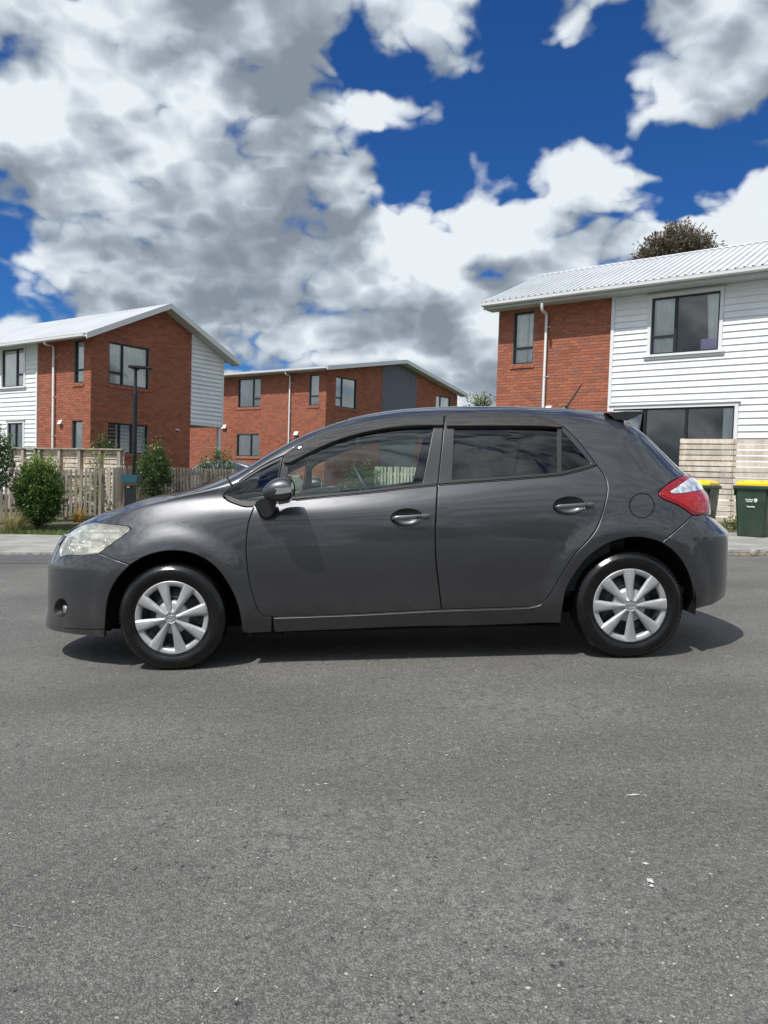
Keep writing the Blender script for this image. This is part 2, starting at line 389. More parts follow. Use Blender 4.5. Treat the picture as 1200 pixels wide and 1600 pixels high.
for it in range(9):
    P, qi = buildsurf(360, 150)
    U = proj(c2w(P)); uu, vvv = U[..., 0], U[..., 1]; Z = P[..., 2]
    # front
    kz_ = sfz[0]; upd = np.zeros(len(kz_)); cnt = np.zeros(len(kz_))
    for (u, v) in SIL_F[8:]:
        m_ = np.abs(vvv-v) < 2.0
        if m_.any():
            k = np.argmin(np.where(m_, uu, 1e9)); du = (u-uu.flat[k])/262; z = Z.flat[k]
            wt = np.clip(1-np.abs(kz_-z)/0.15, 0, 1); upd += wt*du; cnt += wt
    sfz[1] += np.where(cnt > 0, upd/np.maximum(cnt, 1e-6), 0)*0.8
    kz_ = srz[0]; upd = np.zeros(len(kz_)); cnt = np.zeros(len(kz_))
    for (u, v) in SIL_R:
        m_ = (np.abs(vvv-v) < 2.0) & (uu > 900)
        if m_.any():
            k = np.argmax(np.where(m_, uu, -1e9)); du = (u-uu.flat[k])/250; z = Z.flat[k]
            wt = np.clip(1-np.abs(kz_-z)/0.1, 0, 1); upd += wt*du; cnt += wt
    srz[1] += np.where(cnt > 0, upd/np.maximum(cnt, 1e-6), 0)*0.8
    # top
    xs, dz = [], []
    for (u, v) in np.concatenate([SIL_F[2:9][::-1], SIL_T]):
        m_ = np.abs(uu-u) < 2.0
        if m_.any():
            k = np.argmin(np.where(m_, vvv, 1e9)); dz.append(-(v-vvv.flat[k])/250); xs.append(qi[k//P.shape[1]])
    o = np.argsort(xs); topdz += sm1(np.interp(qd, np.array(xs)[o], np.array(dz)[o]), 12)*0.8
P, qi = buildsurf()
NI, NJ = P.shape[:2]
dPi = np.gradient(P, axis=0); dPj = np.gradient(P, axis=1)
NRM = np.cross(dPj, dPi); 
NRM /= np.maximum(np.linalg.norm(NRM, axis=-1, keepdims=True), 1e-9)
if NRM[NI//2, NJ//3, 1] > 0: NRM = -NRM
NRM[0] = NRM[2]; NRM[0, :, 1] = 0; NRM[-1] = NRM[-3]; NRM[-1, :, 1] = 0
NRM[:, -1] = NRM[:, -2]; NRM[:, -1, 1] = 0
NRM /= np.maximum(np.linalg.norm(NRM, axis=-1, keepdims=True), 1e-9)
UVP = proj(c2w(P))
def samp(A, i, j):
    i = np.clip(i, 0, NI-1.001); j = np.clip(j, 0, NJ-1.001)
    a = np.floor(i).astype(int); b_ = np.floor(j).astype(int); s = (i-a)[..., None]; t = (j-b_)[..., None]
    return A[a, b_]*(1-s)*(1-t)+A[a+1, b_]*s*(1-t)+A[a, b_+1]*(1-s)*t+A[a+1, b_+1]*s*t
_cw = c2w(P); _view = (CAMP-_cw); _facing = (NRM@np.array([EX, EY, EZ]) * _view).sum(-1) > 0
_UVF = np.where(_facing[..., None], UVP, 1e6).reshape(-1, 2)
def chart(u, v):
    "photo pixel -> chart coordinates on the near side of the body"
    d = ((_UVF-np.array([u, v]))**2).sum(-1); k = int(np.argmin(d)); i, j = float(k//NJ), float(k % NJ)
    if d[k] > 9: return i, j
    for _ in range(8):
        p = samp(UVP, np.array(i), np.array(j)); pi = samp(UVP, np.array(i+.5), np.array(j))-samp(UVP, np.array(i-.5), np.array(j)); pj = samp(UVP, np.array(i), np.array(j+.5))-samp(UVP, np.array(i), np.array(j-.5))
        J = np.stack([pi, pj], 1); e = np.array([u, v])-p
        if abs(np.linalg.det(J)) < 0.05: break
        s = np.clip(np.linalg.solve(J, e), -2, 2); i = min(max(i+s[0], 0), NI-1); j = min(max(j+s[1], 0), NJ-1)
        if abs(s).max() < 1e-3: break
    return i, j
HI = float(np.median(np.linalg.norm(dPi[:, NJ//3], axis=-1))); HJ = float(np.median(np.linalg.norm(dPj[NI//2], axis=-1)))
# ------------------------------------------------------------------ traced outlines (photo pixels) of the car's panels
def crom(pts, step=3.0):
    "smooth curve through traced points, evenly resampled"
    pts = np.array(pts, float)
    if len(pts) > 2:
        Pp = np.concatenate([[2*pts[0]-pts[1]], pts, [2*pts[-1]-pts[-2]]]); o = []
        for k in range(1, len(Pp)-2):
            p0, p1, p2, p3 = Pp[k-1], Pp[k], Pp[k+1], Pp[k+2]
            d = [max(np.linalg.norm(b_-a_)**0.5, 1e-3) for a_, b_ in ((p0, p1), (p1, p2), (p2, p3))]
            t0, t1, t2, t3 = 0, d[0], d[0]+d[1], d[0]+d[1]+d[2]
            for t in np.linspace(t1, t2, 12, endpoint=False):
                A1 = (t1-t)/(t1-t0)*p0+(t-t0)/(t1-t0)*p1; A2 = (t2-t)/(t2-t1)*p1+(t-t1)/(t2-t1)*p2; A3 = (t3-t)/(t3-t2)*p2+(t-t2)/(t3-t2)*p3
                B1 = (t2-t)/(t2-t0)*A1+(t-t0)/(t2-t0)*A2; B2 = (t3-t)/(t3-t1)*A2+(t-t1)/(t3-t1)*A3
                o.append((t2-t)/(t2-t1)*B1+(t-t1)/(t2-t1)*B2)
        pts = np.array(o+[pts[-1]])
    L = np.concatenate([[0], np.cumsum(np.linalg.norm(np.diff(pts, axis=0), axis=1))])
    n = max(2, int(round(L[-1]/step))+1)
    return np.stack([np.interp(np.linspace(0, L[-1], n), L, pts[:, k]) for k in range(2)], 1)
def C(*segs):
    "segments traced in pixels -> one chart-space polyline (corners kept between segments)"
    out = []
    for s_ in segs:
        if isinstance(s_, tuple) and s_[0] == 'ch': pl = np.array(s_[1], float)
        else: pl = np.array([chart(u, v) for u, v in crom(s_)])
        out.append(pl if not out else (pl[1:] if np.linalg.norm(out[-1][-1]-pl[0]) < 1.0 else pl))
    return np.concatenate(out)
def chline(a, b_, step=2.5):
    a, b_ = np.array(a, float), np.array(b_, float); n = max(2, int(np.linalg.norm(b_-a)/step)+1)
    return ('ch', np.linspace(a, b_, n))
def rowj(i, z):
    "chart row at column i with height z"
    col = P[int(min(max(i, 0), NI-1)), :, 2]; return float(np.argmin(np.abs(col-z)))

archF = [(202.5,883),(222.5,871),(247.5,862.8),(272,860.5),(297.5,864),(322.5,875),(342.5,892.5),(361.7,922),(370.4,942.5),(376,966),(378,986)]
archF0 = [(163,998),(164,980),(166,952),(171,927.5),(182.5,905),(202.5,883)]
archR = [(876,984),(877,968),(880,944),(885,920),(894,903),(907,884),(920,869.5),(945,851.5),(969,842.5),(996,839),(1020,843),(1034,848)]
archR1 = [(1034,848),(1050,859),(1068,880),(1080,908),(1084.5,932),(1086,952)]
dfF = [(398,790),(395,797),(388,818),(385.6,837.5),(384.4,855),(386.4,887),(392,919),(399.6,945),(405.4,957),(412.7,963)]
dfB = [(412.7,963),(425.8,963.8),(554,959.4),(689.8,952.6)]
dfR = [(689.8,952.6),(685.4,916),(681,878),(679.8,849),(680,820),(681,800),(683.4,760)]
dfR2 = [(683.4,760),(687,726),(691,686),(694.5,650)]
drB = [(690.4,952.4),(740,951),(800,949),(832,946.8),(844,943),(852,938)]
drR = [(852,938),(860,928),(872,908),(888,882),(900,864.5),(920,843),(933,824),(941.7,801),(947.5,778),(949.3,763),(947.5,751),(942,739),(933,727)]
drip = [(443,711),(465,695.5),(499,681),(530,670.5),(568,661),(607,655),(645,651),(694,649),(747,647),(800,647.5),(833,649.5),(856.7,653.5),(872,660),(883,668.5),(900,685),(917,705.5),(933,727)]
qtop = [(355,767),(362.5,759),(400,733),(427,718),(443,711)]
beltF = [(397,791),(430,786.5),(460,781),(580,769),(640,761.5),(683.4,758)]
beltR = [(683.6,757.5),(780,750.5),(850,745),(877,742),(908,735),(933,727)]
hoodl = [(306,766.5),(285,770.5),(250,778.5),(210,791),(170,804.5),(145,816),(120,823.5),(104,835),(93,850)]
hl_top = [(145,817),(172.5,819.5),(200,822.5)]
hl_rear = [(204.5,826),(200,831),(177.5,847.5),(154,864.5)]
seamF = [(154,864.5),(180,874.5),(202.5,883)]
seamR = [(1034,848),(1066.7,820),(1082.5,805)]

def panel(name, poly, parent, mats, holes=(), gap=0.0, depth=0.018, off=0.0, bev=0.004, mirror='both', step=3.0, hem=True, skirt=True, centre=False):
    """one body panel: chart polygon lifted on to the body surface, with a rolled edge and a turned-in flange.
    mirror: 'both' makes near+far as one mesh, 'near' / 'far' only that side"""
    def inset(pl, d):                 # d in chart units, polygon made counter-clockwise first
        n = len(pl); q = np.zeros_like(pl)
        for k in range(n):
            a_, b_, c_ = pl[k-1], pl[k], pl[(k+1) % n]
            e1 = b_-a_; e2 = c_-b_; e1 = e1/max(np.linalg.norm(e1), 1e-6); e2 = e2/max(np.linalg.norm(e2), 1e-6)
            n1 = np.array([-e1[1], e1[0]]); n2 = np.array([-e2[1], e2[0]]); m_ = n1+n2; l = m_@m_
            m_ = m_*(2/max(l, 0.7)) if l > 1e-6 else n1
            q[k] = b_+m_*d*1.0
        return q
    def area(pl): x, y = pl.T; return 0.5*np.sum(x*np.roll(y, -1)-y*np.roll(x, -1))
    SCX = np.array([HI, HJ])
    def prep(pl, sign):
        pl = pl*SCX
        keep = [0]
        for k in range(1, len(pl)):
            if np.linalg.norm(pl[k]-pl[keep[-1]]) > 0.003: keep.append(k)
        if np.linalg.norm(pl[keep[-1]]-pl[keep[0]]) < 0.003: keep.pop()
        pl = pl[keep]
        if (area(pl) > 0) != (sign > 0): pl = pl[::-1]
        return pl
    loops = [prep(np.array(poly, float), 1)] + [prep(np.array(h, float), -1) for h in holes]
    if gap: loops = [inset(l, gap) for l in loops]
    clampc = lambda l: np.stack([np.clip(l[:, 0], 0, (NI-1)*HI), np.clip(l[:, 1], 0, (NJ-1)*HJ)], 1)
    loops = [clampc(l) for l in loops]
    inner = [inset(l, bev) for l in loops] if hem else loops
    for a_, b_ in zip(inner, loops):  # borders that lie on the centreline stay there
        m1 = b_[:, 0] < 1e-6; a_[m1, 0] = 0; m1 = b_[:, 0] > (NI-1)*HI-1e-6; a_[m1, 0] = (NI-1)*HI; m1 = b_[:, 1] > (NJ-1)*HJ-1e-6; a_[m1, 1] = (NJ-1)*HJ
    inner = [clampc(l) for l in inner]
    pts, edges = [], []
    for l in inner:
        k0 = len(pts); n = len(l); pts += [tuple(p) for p in l]; edges += [(k0+k, k0+(k+1) % n) for k in range(n)]
    nb = len(pts)
    allb = np.array(pts); lo, hi = allb.min(0), allb.max(0); st = step*0.009
    def inside(p, l):
        x, y = p[..., 0], p[..., 1]; r = np.zeros(x.shape, bool)
        for k in range(len(l)):
            (x1, y1), (x2, y2) = l[k], l[(k+1) % len(l)]
            c_ = ((y1 > y) != (y2 > y)) & (x < (x2-x1)*(y-y1)/((y2-y1) if y2 != y1 else 1e-9)+x1); r ^= c_
        return r
    gx, gy = np.meshgrid(np.arange(lo[0]+st/2, hi[0], st), np.arange(lo[1]+st/2, hi[1], st)); G = np.stack([gx, gy], -1).reshape(-1, 2)
    ok = inside(G, inner[0])
    for h in inner[1:]: ok &= ~inside(G, h)
    G = G[ok]
    if len(G):
        seg_a = np.concatenate([l for l in inner]); 
        dmin = np.full(len(G), 9.0)
        for k in range(0, len(seg_a)): dmin = np.minimum(dmin, ((G-seg_a[k])**2).sum(1))
        G = G[dmin > (st*0.45)**2]
    pts += [tuple(p) for p in G]
    vo, eo, fo, *_ = delaunay_2d_cdt([Vector(p) for p in pts], edges, [], 0, 1e-7)
    vo = np.array([v[:] for v in vo]); fo = np.array([f[:] for f in fo if len(f) == 3])
    cen = vo[fo].mean(1); ok = inside(cen, inner[0])
    for h in inner[1:]: ok &= ~inside(cen, h)
    fo = fo[ok]
    def surf(c_, d, lat=None, nb_=0):
        i, j = c_[:, 0]/HI, c_[:, 1]/HJ
        p = samp(P, i, j); n = samp(NRM, i, j); n /= np.linalg.norm(n, axis=1, keepdims=True)
        return p+n*(off-d), n
    V, N = surf(vo, 0.0); F = [tuple(f) for f in fo]
    # orient faces outward
    if len(F):
        a_, b_, c_ = V[fo[0][0]], V[fo[0][1]], V[fo[0][2]]
        fn = np.cross(V[fo[:, 1]]-V[fo[:, 0]], V[fo[:, 2]]-V[fo[:, 0]]); flip = (fn*N[fo[:, 0]]).sum(1) < 0
        F = [tuple(f[::-1]) if fl else tuple(f) for f, fl in zip(fo, flip)]
    V = list(V); N = list(N)
    if hem:
        for l_in, l_out in zip(inner, loops):
            n = len(l_in)
            Vi, Ni = surf(l_in, 0.0); Vo, No = surf(l_out, bev*0.45)
            lat = Vo-Vi; lat -= (lat*Ni).sum(1, keepdims=True)*Ni; ll = np.linalg.norm(lat, axis=1, keepdims=True); lat = lat/np.maximum(ll, 1e-6)
            oncen = (np.abs(l_out[:, 0]) < 1e-6) | (np.abs(l_out[:, 0]-(NI-1)*HI) < 1e-6) | (np.abs(l_out[:, 1]-(NJ-1)*HJ) < 1e-6)
            # direction of lateral at tight corners
            Nm = No+lat*0.9; Nm /= np.linalg.norm(Nm, axis=1, keepdims=True)
            k0 = len(V); V += list(Vi); N += list(Ni); k1 = len(V); V += list(Vo); N += list(Nm)
            k2 = len(V); Vs, Ns = surf(l_out, depth); V += list(Vo); N += list(lat); k3 = len(V); V += list(Vs); N += list(lat)
            for k in range(n):
                k_ = (k+1) % n
                if oncen[k] and oncen[k_]: continue
                q = [(k0+k, k1+k, k1+k_, k0+k_)] + ([(k2+k, k3+k, k3+k_, k2+k_)] if skirt else [])
                for f in q:
                    a_, b_, c_ = (np.array(V[f[m_]]) for m_ in (0, 1, 2)); fn = np.cross(b_-a_, c_-a_)
                    F.append(f if fn@N[f[0]] >= 0 else f[::-1])
    V = np.array(V); N = np.array(N)
    if centre:                        # exactly on the centre plane where the two halves meet
        m_ = np.abs(V[:, 1]) < 0.004; V[m_, 1] = 0; N[m_, 1] = 0
    if mirror in ('both', 'far'):
        Vm = V*[1, -1, 1]; Nm = N*[1, -1, 1]; Fm = [tuple(f[::-1]) for f in F]
        if mirror == 'far': V, N, F = Vm, Nm, Fm
        else:
            k = len(V); V = np.concatenate([V, Vm]); N = np.concatenate([N, Nm]); F = F+[tuple(i+k for i in f) for f in Fm]
    me = pydata(name, V, F, True); N = N/np.maximum(np.linalg.norm(N, axis=1, keepdims=True), 1e-9)
    me.normals_split_custom_set_from_vertices([tuple(map(float, n)) for n in N])
    return link(name, me, parent, mats)

# ------------------------------------------------------------------ car materials
def paint_mat():
    m = mat('grey_mica_paint', (0.062, 0.062, 0.068), 0.41, 0.94, 0.5, 1.0, 0.016)
    b, p = nodes(m); tc = b.new('ShaderNodeTexCoord')
    fl = b.new('ShaderNodeTexVoronoi'); b.put(fl.inputs['Vector'], tc.outputs['Object']); b.put(fl.inputs['Scale'], 900.0)
    sp = b.m('POWER', b.new('ShaderNodeSeparateColor').outputs[0], 1.0) if False else None
    sc_ = b.new('ShaderNodeSeparateColor'); b.put(sc_.inputs[0], fl.outputs['Color'])
    n = b.noise(tc.outputs['Object'], 2.1, 3, 0.5)
    f = b.m('ADD', b.m('MULTIPLY', sc_.outputs[0], 0.5), b.m('MULTIPLY', n, 0.35))
    b.put(p.inputs['Base Color'], b.mix(f, (0.046, 0.047, 0.051, 1), (0.118, 0.119, 0.128, 1)))
    sx = b.new('ShaderNodeSeparateXYZ'); b.put(sx.inputs[0], tc.outputs['Object'])
    dust = b.m('MULTIPLY', b.mr(sx.outputs[2], .52, .16), b.mr(b.noise(tc.outputs['Object'], 7.0, 6, .7), .40, .72)); b.put(p.inputs['Coat Weight'], b.m('SUBTRACT', 1.0, b.m('MULTIPLY', dust, .45)))
    bc = p.inputs['Base Color'].links[0].from_socket; b.put(p.inputs['Base Color'], b.mix(b.m('MULTIPLY', dust, .16), bc, (.16, .145, .12, 1))); b.put(p.inputs['Metallic'], b.m('SUBTRACT', .94, b.m('MULTIPLY', dust, .35)))
    b.put(p.inputs['Coat Roughness'], b.mr(b.noise(tc.outputs['Object'], 5.0, 5, 0.65), 0.35, 0.75, 0.015, 0.07))
    bp = b.new('ShaderNodeBump'); bp.inputs['Strength'].default_value = 0.035; bp.inputs['Distance'].default_value = 0.004
    b.put(bp.inputs['Height'], b.noise(tc.outputs['Object'], 55.0, 2, 0.5)); b.put(p.inputs['Coat Normal'], bp.outputs[0])
    return m
M_paint = paint_mat()
M_gap = mat('shut_line_black', (0.004, 0.004, 0.005), 0.8, 0, 0.2)
M_trim = mat('satin_black_trim', (0.012, 0.012, 0.013), 0.38, 0, 0.5)
M_rub = mat('window_rubber', (0.018, 0.018, 0.019), 0.55, 0, 0.4)
M_frame = mat('door_frame_film', (0.030, 0.032, 0.036), 0.33, 0, 0.5)
M_under = mat('underbody_black', (0.008, 0.008, 0.008), 0.9, 0, 0.2)
M_tyre = vary(mat('tyre_rubber', rough=0.4, spec=0.5), (0.002, 0.002, 0.0022), (0.0045, 0.0045, 0.005), 14, 5, 0.6, bump=0.06, bscale=120, rv=(0.14, 0.26))
M_trimS = vary(mat('wheel_trim_silver', rough=0.4, metal=0.45, coat=0.15), (0.36, 0.37, 0.385), (0.44, 0.45, 0.465), 12, 6, 0.7, rv=(0.36, 0.50))
M_steel = mat('black_steel_rim', (0.016, 0.017, 0.019), 0.45, 0.3)
M_chrome = mat('bright_chrome', (0.75, 0.76, 0.78), 0.08, 1.0)
M_handle = mat('door_handle_paint', (0.13, 0.135, 0.145), 0.28, 0.6, 0.5, 1.0, 0.04)
def glass_mat(name, tint, refl=1.0, rough=0.0, ior=1.5, boost=1.0, film=None):
    "thin tinted glass: what is behind shows through coloured, the sky mirrors on it"
    m = bpy.data.materials.new(name); m.use_nodes = True; t = m.node_tree; t.nodes.clear(); b = NB(t)
    tr = b.new('ShaderNodeBsdfTransparent'); tr.inputs[0].default_value = (*tint, 1)
    gl = b.new('ShaderNodeBsdfGlossy'); gl.inputs['Roughness'].default_value = rough; gl.inputs[0].default_value = (refl, refl, refl, 1)
    fr = b.new('ShaderNodeFresnel'); fr.inputs[0].default_value = ior
    mx = b.new('ShaderNodeMixShader'); b.put(mx.inputs[0], b.m('MULTIPLY', fr.outputs[0], boost, clamp=True)); b.put(mx.inputs[1], tr.outputs[0]); b.put(mx.inputs[2], gl.outputs[0])
    fin = mx.outputs[0]
    if film:
        df = b.new('ShaderNodeBsdfDiffuse'); df.inputs[0].default_value = (*film[0], 1); m2 = b.new('ShaderNodeMixShader'); m2.inputs[0].default_value = film[1]; b.put(m2.inputs[1], fin); b.put(m2.inputs[2], df.outputs[0]); fin = m2.outputs[0]
    o = b.new('ShaderNodeOutputMaterial'); b.put(o.inputs[0], fin); return m
M_glass = glass_mat('car_glass_green', (0.74, 0.84, 0.78), ior=1.55, boost=1.1)
M_privacy = glass_mat('privacy_glass', (0.15, 0.165, 0.17), ior=1.55, boost=1.05)
M_visor = glass_mat('smoked_visor', (0.20, 0.185, 0.175), ior=1.6, boost=1.2, film=((.16, .145, .135), .20))

# ------------------------------------------------------------------ the hatchback
car = empty('hatchback_car', c2w([0, 0, 0]), 'dark grey five-door hatchback parked side-on across the road, wheels on the asphalt, silver wheel covers', 'car')
car.rotation_euler = (0, -TILT, 0)

i_seam, j_seam = chart(355, 744.5)
jA = lambda u, v: chart(u, v)
jh = float(NJ*0.80)
# row of the crest (inner edge of the windscreen pillar)
pil = [chart(u, v) for u, v in crom([(355,744.5),(383,731),(425,706),(460,687),(499,669.5),(540,656.5)], 6)]
hdr = pil[-1]
roofend = chart(981, 657)
iroof = [chart(u, v)[0] for u, v in ((975, 655),)][0]
tg_edge = [(981,657),(1000,672.2),(1015,683),(1043,712.5),(1059,728.5),(1070,742.5)]
def eps_in(pts, d=1.6):              # pull silhouette points a little inside so they land on the near face
    return [(u-d*0.7, v+d) for u, v in pts]
tg = eps_in(tg_edge)
cowl_i = chart(317, 763)[0]
scr_pts = [(p[0], p[1]) for p in pil]
# windscreen outline in chart: pillar line, header, centreline, cowl
hc = (hdr[0]+6, NJ-1)
cc = (cowl_i-16, NJ-1)
shell_poly = C([(362.5,759),(355,745.5)], ('ch', pil), ('ch', [hdr, ((hdr[0]+hc[0])/2+1, (hdr[1]+NJ-1)/2), hc]), chline(hc, (iroof, NJ-1)),
               ('ch', [(iroof, NJ-1), ((iroof+chart(*tg[0])[0])/2, (NJ+chart(*tg[0])[1])/2), chart(*tg[0])]), tg, [(1070,742.5),(1053,750),(1040,760),(1029,770),(1031.7,776.7),(1060,790),(1082.5,805)],
               seamR[::-1], archR[::-1], [(876,984),(700,978),(525,984),(429,988)], [(428,988),(425.8,963.8)], dfB[1:], drB[1:], drR, drip[::-1], qtop[::-1][0:4])
body = panel('body_shell', shell_poly, car, M_paint, gap=0.0022, centre=True)
fender_poly = C(archF, [(378,986),(382,988.5),(424,988)], [(424,988),(425,963.8)], [(425,963.8),(412.7,963)], dfF[::-1], [(397,791.7),(383,792),(372,789),(355,782),(348.5,776),(348.5,771.5),(355,765),(362,759.3)],
                [(362,759.3),(354.5,745.5)], [(354.5,745.5),(330,757),(306,767.5)], hoodl[:6], hl_top, [(200,822.5),(204.5,826)], hl_rear, seamF)
for sd_ in ('near', 'far'): panel('front_fender', fender_poly, car, M_paint, gap=0.0022, mirror=sd_)
hood_end = C(hoodl)
hoodpoly = C([(352,746.5),(330,757),(306,766.5)], hoodl, chline(hood_end[-1], (0, rowj(0, samp(P, *map(np.array, map(float, hood_end[-1])))[2]+0.02))), chline((0, rowj(0, samp(P, *map(np.array, map(float, hood_end[-1])))[2]+0.02)), (0, NJ-1)), chline((0, NJ-1), cc), chline(cc, chart(352, 746.5)))
panel('bonnet', hoodpoly, car, M_paint, gap=0.0022, centre=True)
scr_poly = C(('ch', [cc] + [tuple(np.array(cc)*(1-t)+np.array(pil[0])*t) for t in (0.25, .5, .75)]), ('ch', pil), ('ch', [hdr, ((hdr[0]+hc[0])/2+1, (hdr[1]+NJ-1)/2), hc]), chline(hc, cc))
panel('windscreen', scr_poly, car, M_glass, off=-0.004, hem=False, centre=True, step=6)

# doors: painted lower skin and film-dark window frame with the glass opening
gF = [[(451,726.5),(467,715.5),(500,700),(540,685),(580,675),(620,669.5),(660,667),(677.5,666)], [(677.5,666),(669,710),(660,754.6)], [(660,754.6),(580,764.8),(520,770.5),(452,776.5)], [(452,776.5),(449,750),(451,726.5)]]
gR = [[(710,664),(790,663),(850,663.5),(871,665.5)], [(871,665.5),(870.8,737.8)], [(870.8,737.8),(790,744),(706.7,749.5)], [(706.7,749.5),(708.5,705),(710,664)]]
gQ = [[(877.5,671.7),(900,697.5),(923,724)], [(923,724),(908,729.5),(877.5,738)], [(877.5,738),(877.5,671.7)]]
gT = [[(352.5,772.5),(363,763.5),(400,738),(438,718.5)], [(438,718.5),(429,772)], [(429,772),(412,780),(378,781.5),(352.5,772.5)]]
def grow(segs, d):                    # shrink towards the centre by d pixels
    allp = np.concatenate([np.array(s_) for s_ in segs]); c_ = allp.mean(0)
    return [[tuple(np.array(p)+(c_-np.array(p))/np.linalg.norm(c_-np.array(p))*d) for p in s_] for s_ in segs]
HOLES_F = C(*gF); HOLES_R = C(*gR); HOLES_Q = C(*gQ); HOLES_T = C(*gT)
doorF_poly = C([(398,791),(430,786.5),(460,781),(580,769),(640,761.5),(683.4,758)], dfR[::-1], [(689.8,952.6),(554,959.4),(425.8,963.8),(412.7,963)], dfF[::-1])
frameF_poly = C([(430,786.0),(436,746),(443,711)], drip[:8], dfR2[::-1], [(683.4,757.5),(640,761.0),(580,768.3),(460,780.3),(430,785.8)])
doorR_poly = C(beltR, drR[::-1], drB[::-1], [(690.4,952.4),(686.2,916),(682,878),(680.6,849),(680.9,820),(681.9,800),(684,758)])
frameR_poly = C([(684.2,757.0),(687.8,726),(691.8,686),(695.3,650)], drip[7:], [(933,727),(908,734.5),(877,741.5),(850,744.5),(780,750),(684.2,757)])
hF = (chart(635, 808.6)); 
def ell(cx, cy, rx, ry, n=26, ang=0.0):
    return [(cx+rx*math.cos(a)*math.cos(ang)-ry*math.sin(a)*math.sin(ang), cy+ry*math.sin(a)*math.cos(ang)+rx*math.cos(a)*math.sin(ang)) for a in np.linspace(0, 2*math.pi, n, endpoint=False)]
def Cl(pts): return np.array([chart(u, v) for u, v in pts])
cupF = Cl(ell(635.5, 808.6, 24, 13.3, ang=-0.06)); cupR = Cl(ell(889.5, 790.3, 24.5, 13.5, ang=-0.05))
def cup(name, poly, parent, centre_px, deep=0.030):
    "dished recess behind a door handle"
    n = len(poly); V, F = [], []
    c0 = np.array(chart(*centre_px)); rings = [(1.0, 0.0008), (0.96, 0.003), (0.82, 0.55*deep), (0.6, 0.88*deep), (0.3, deep), (0.02, deep)]
    for s_, d in rings:
        q = c0+(poly-c0)*s_; p = samp(P, q[:, 0], q[:, 1]); nn = samp(NRM, q[:, 0], q[:, 1]); V += list(p-nn*d)
    for r in range(len(rings)-1):
        for k in range(n): k2 = (k+1) % n; F.append((r*n+k, r*n+k2, (r+1)*n+k2, (r+1)*n+k))
    return V, F
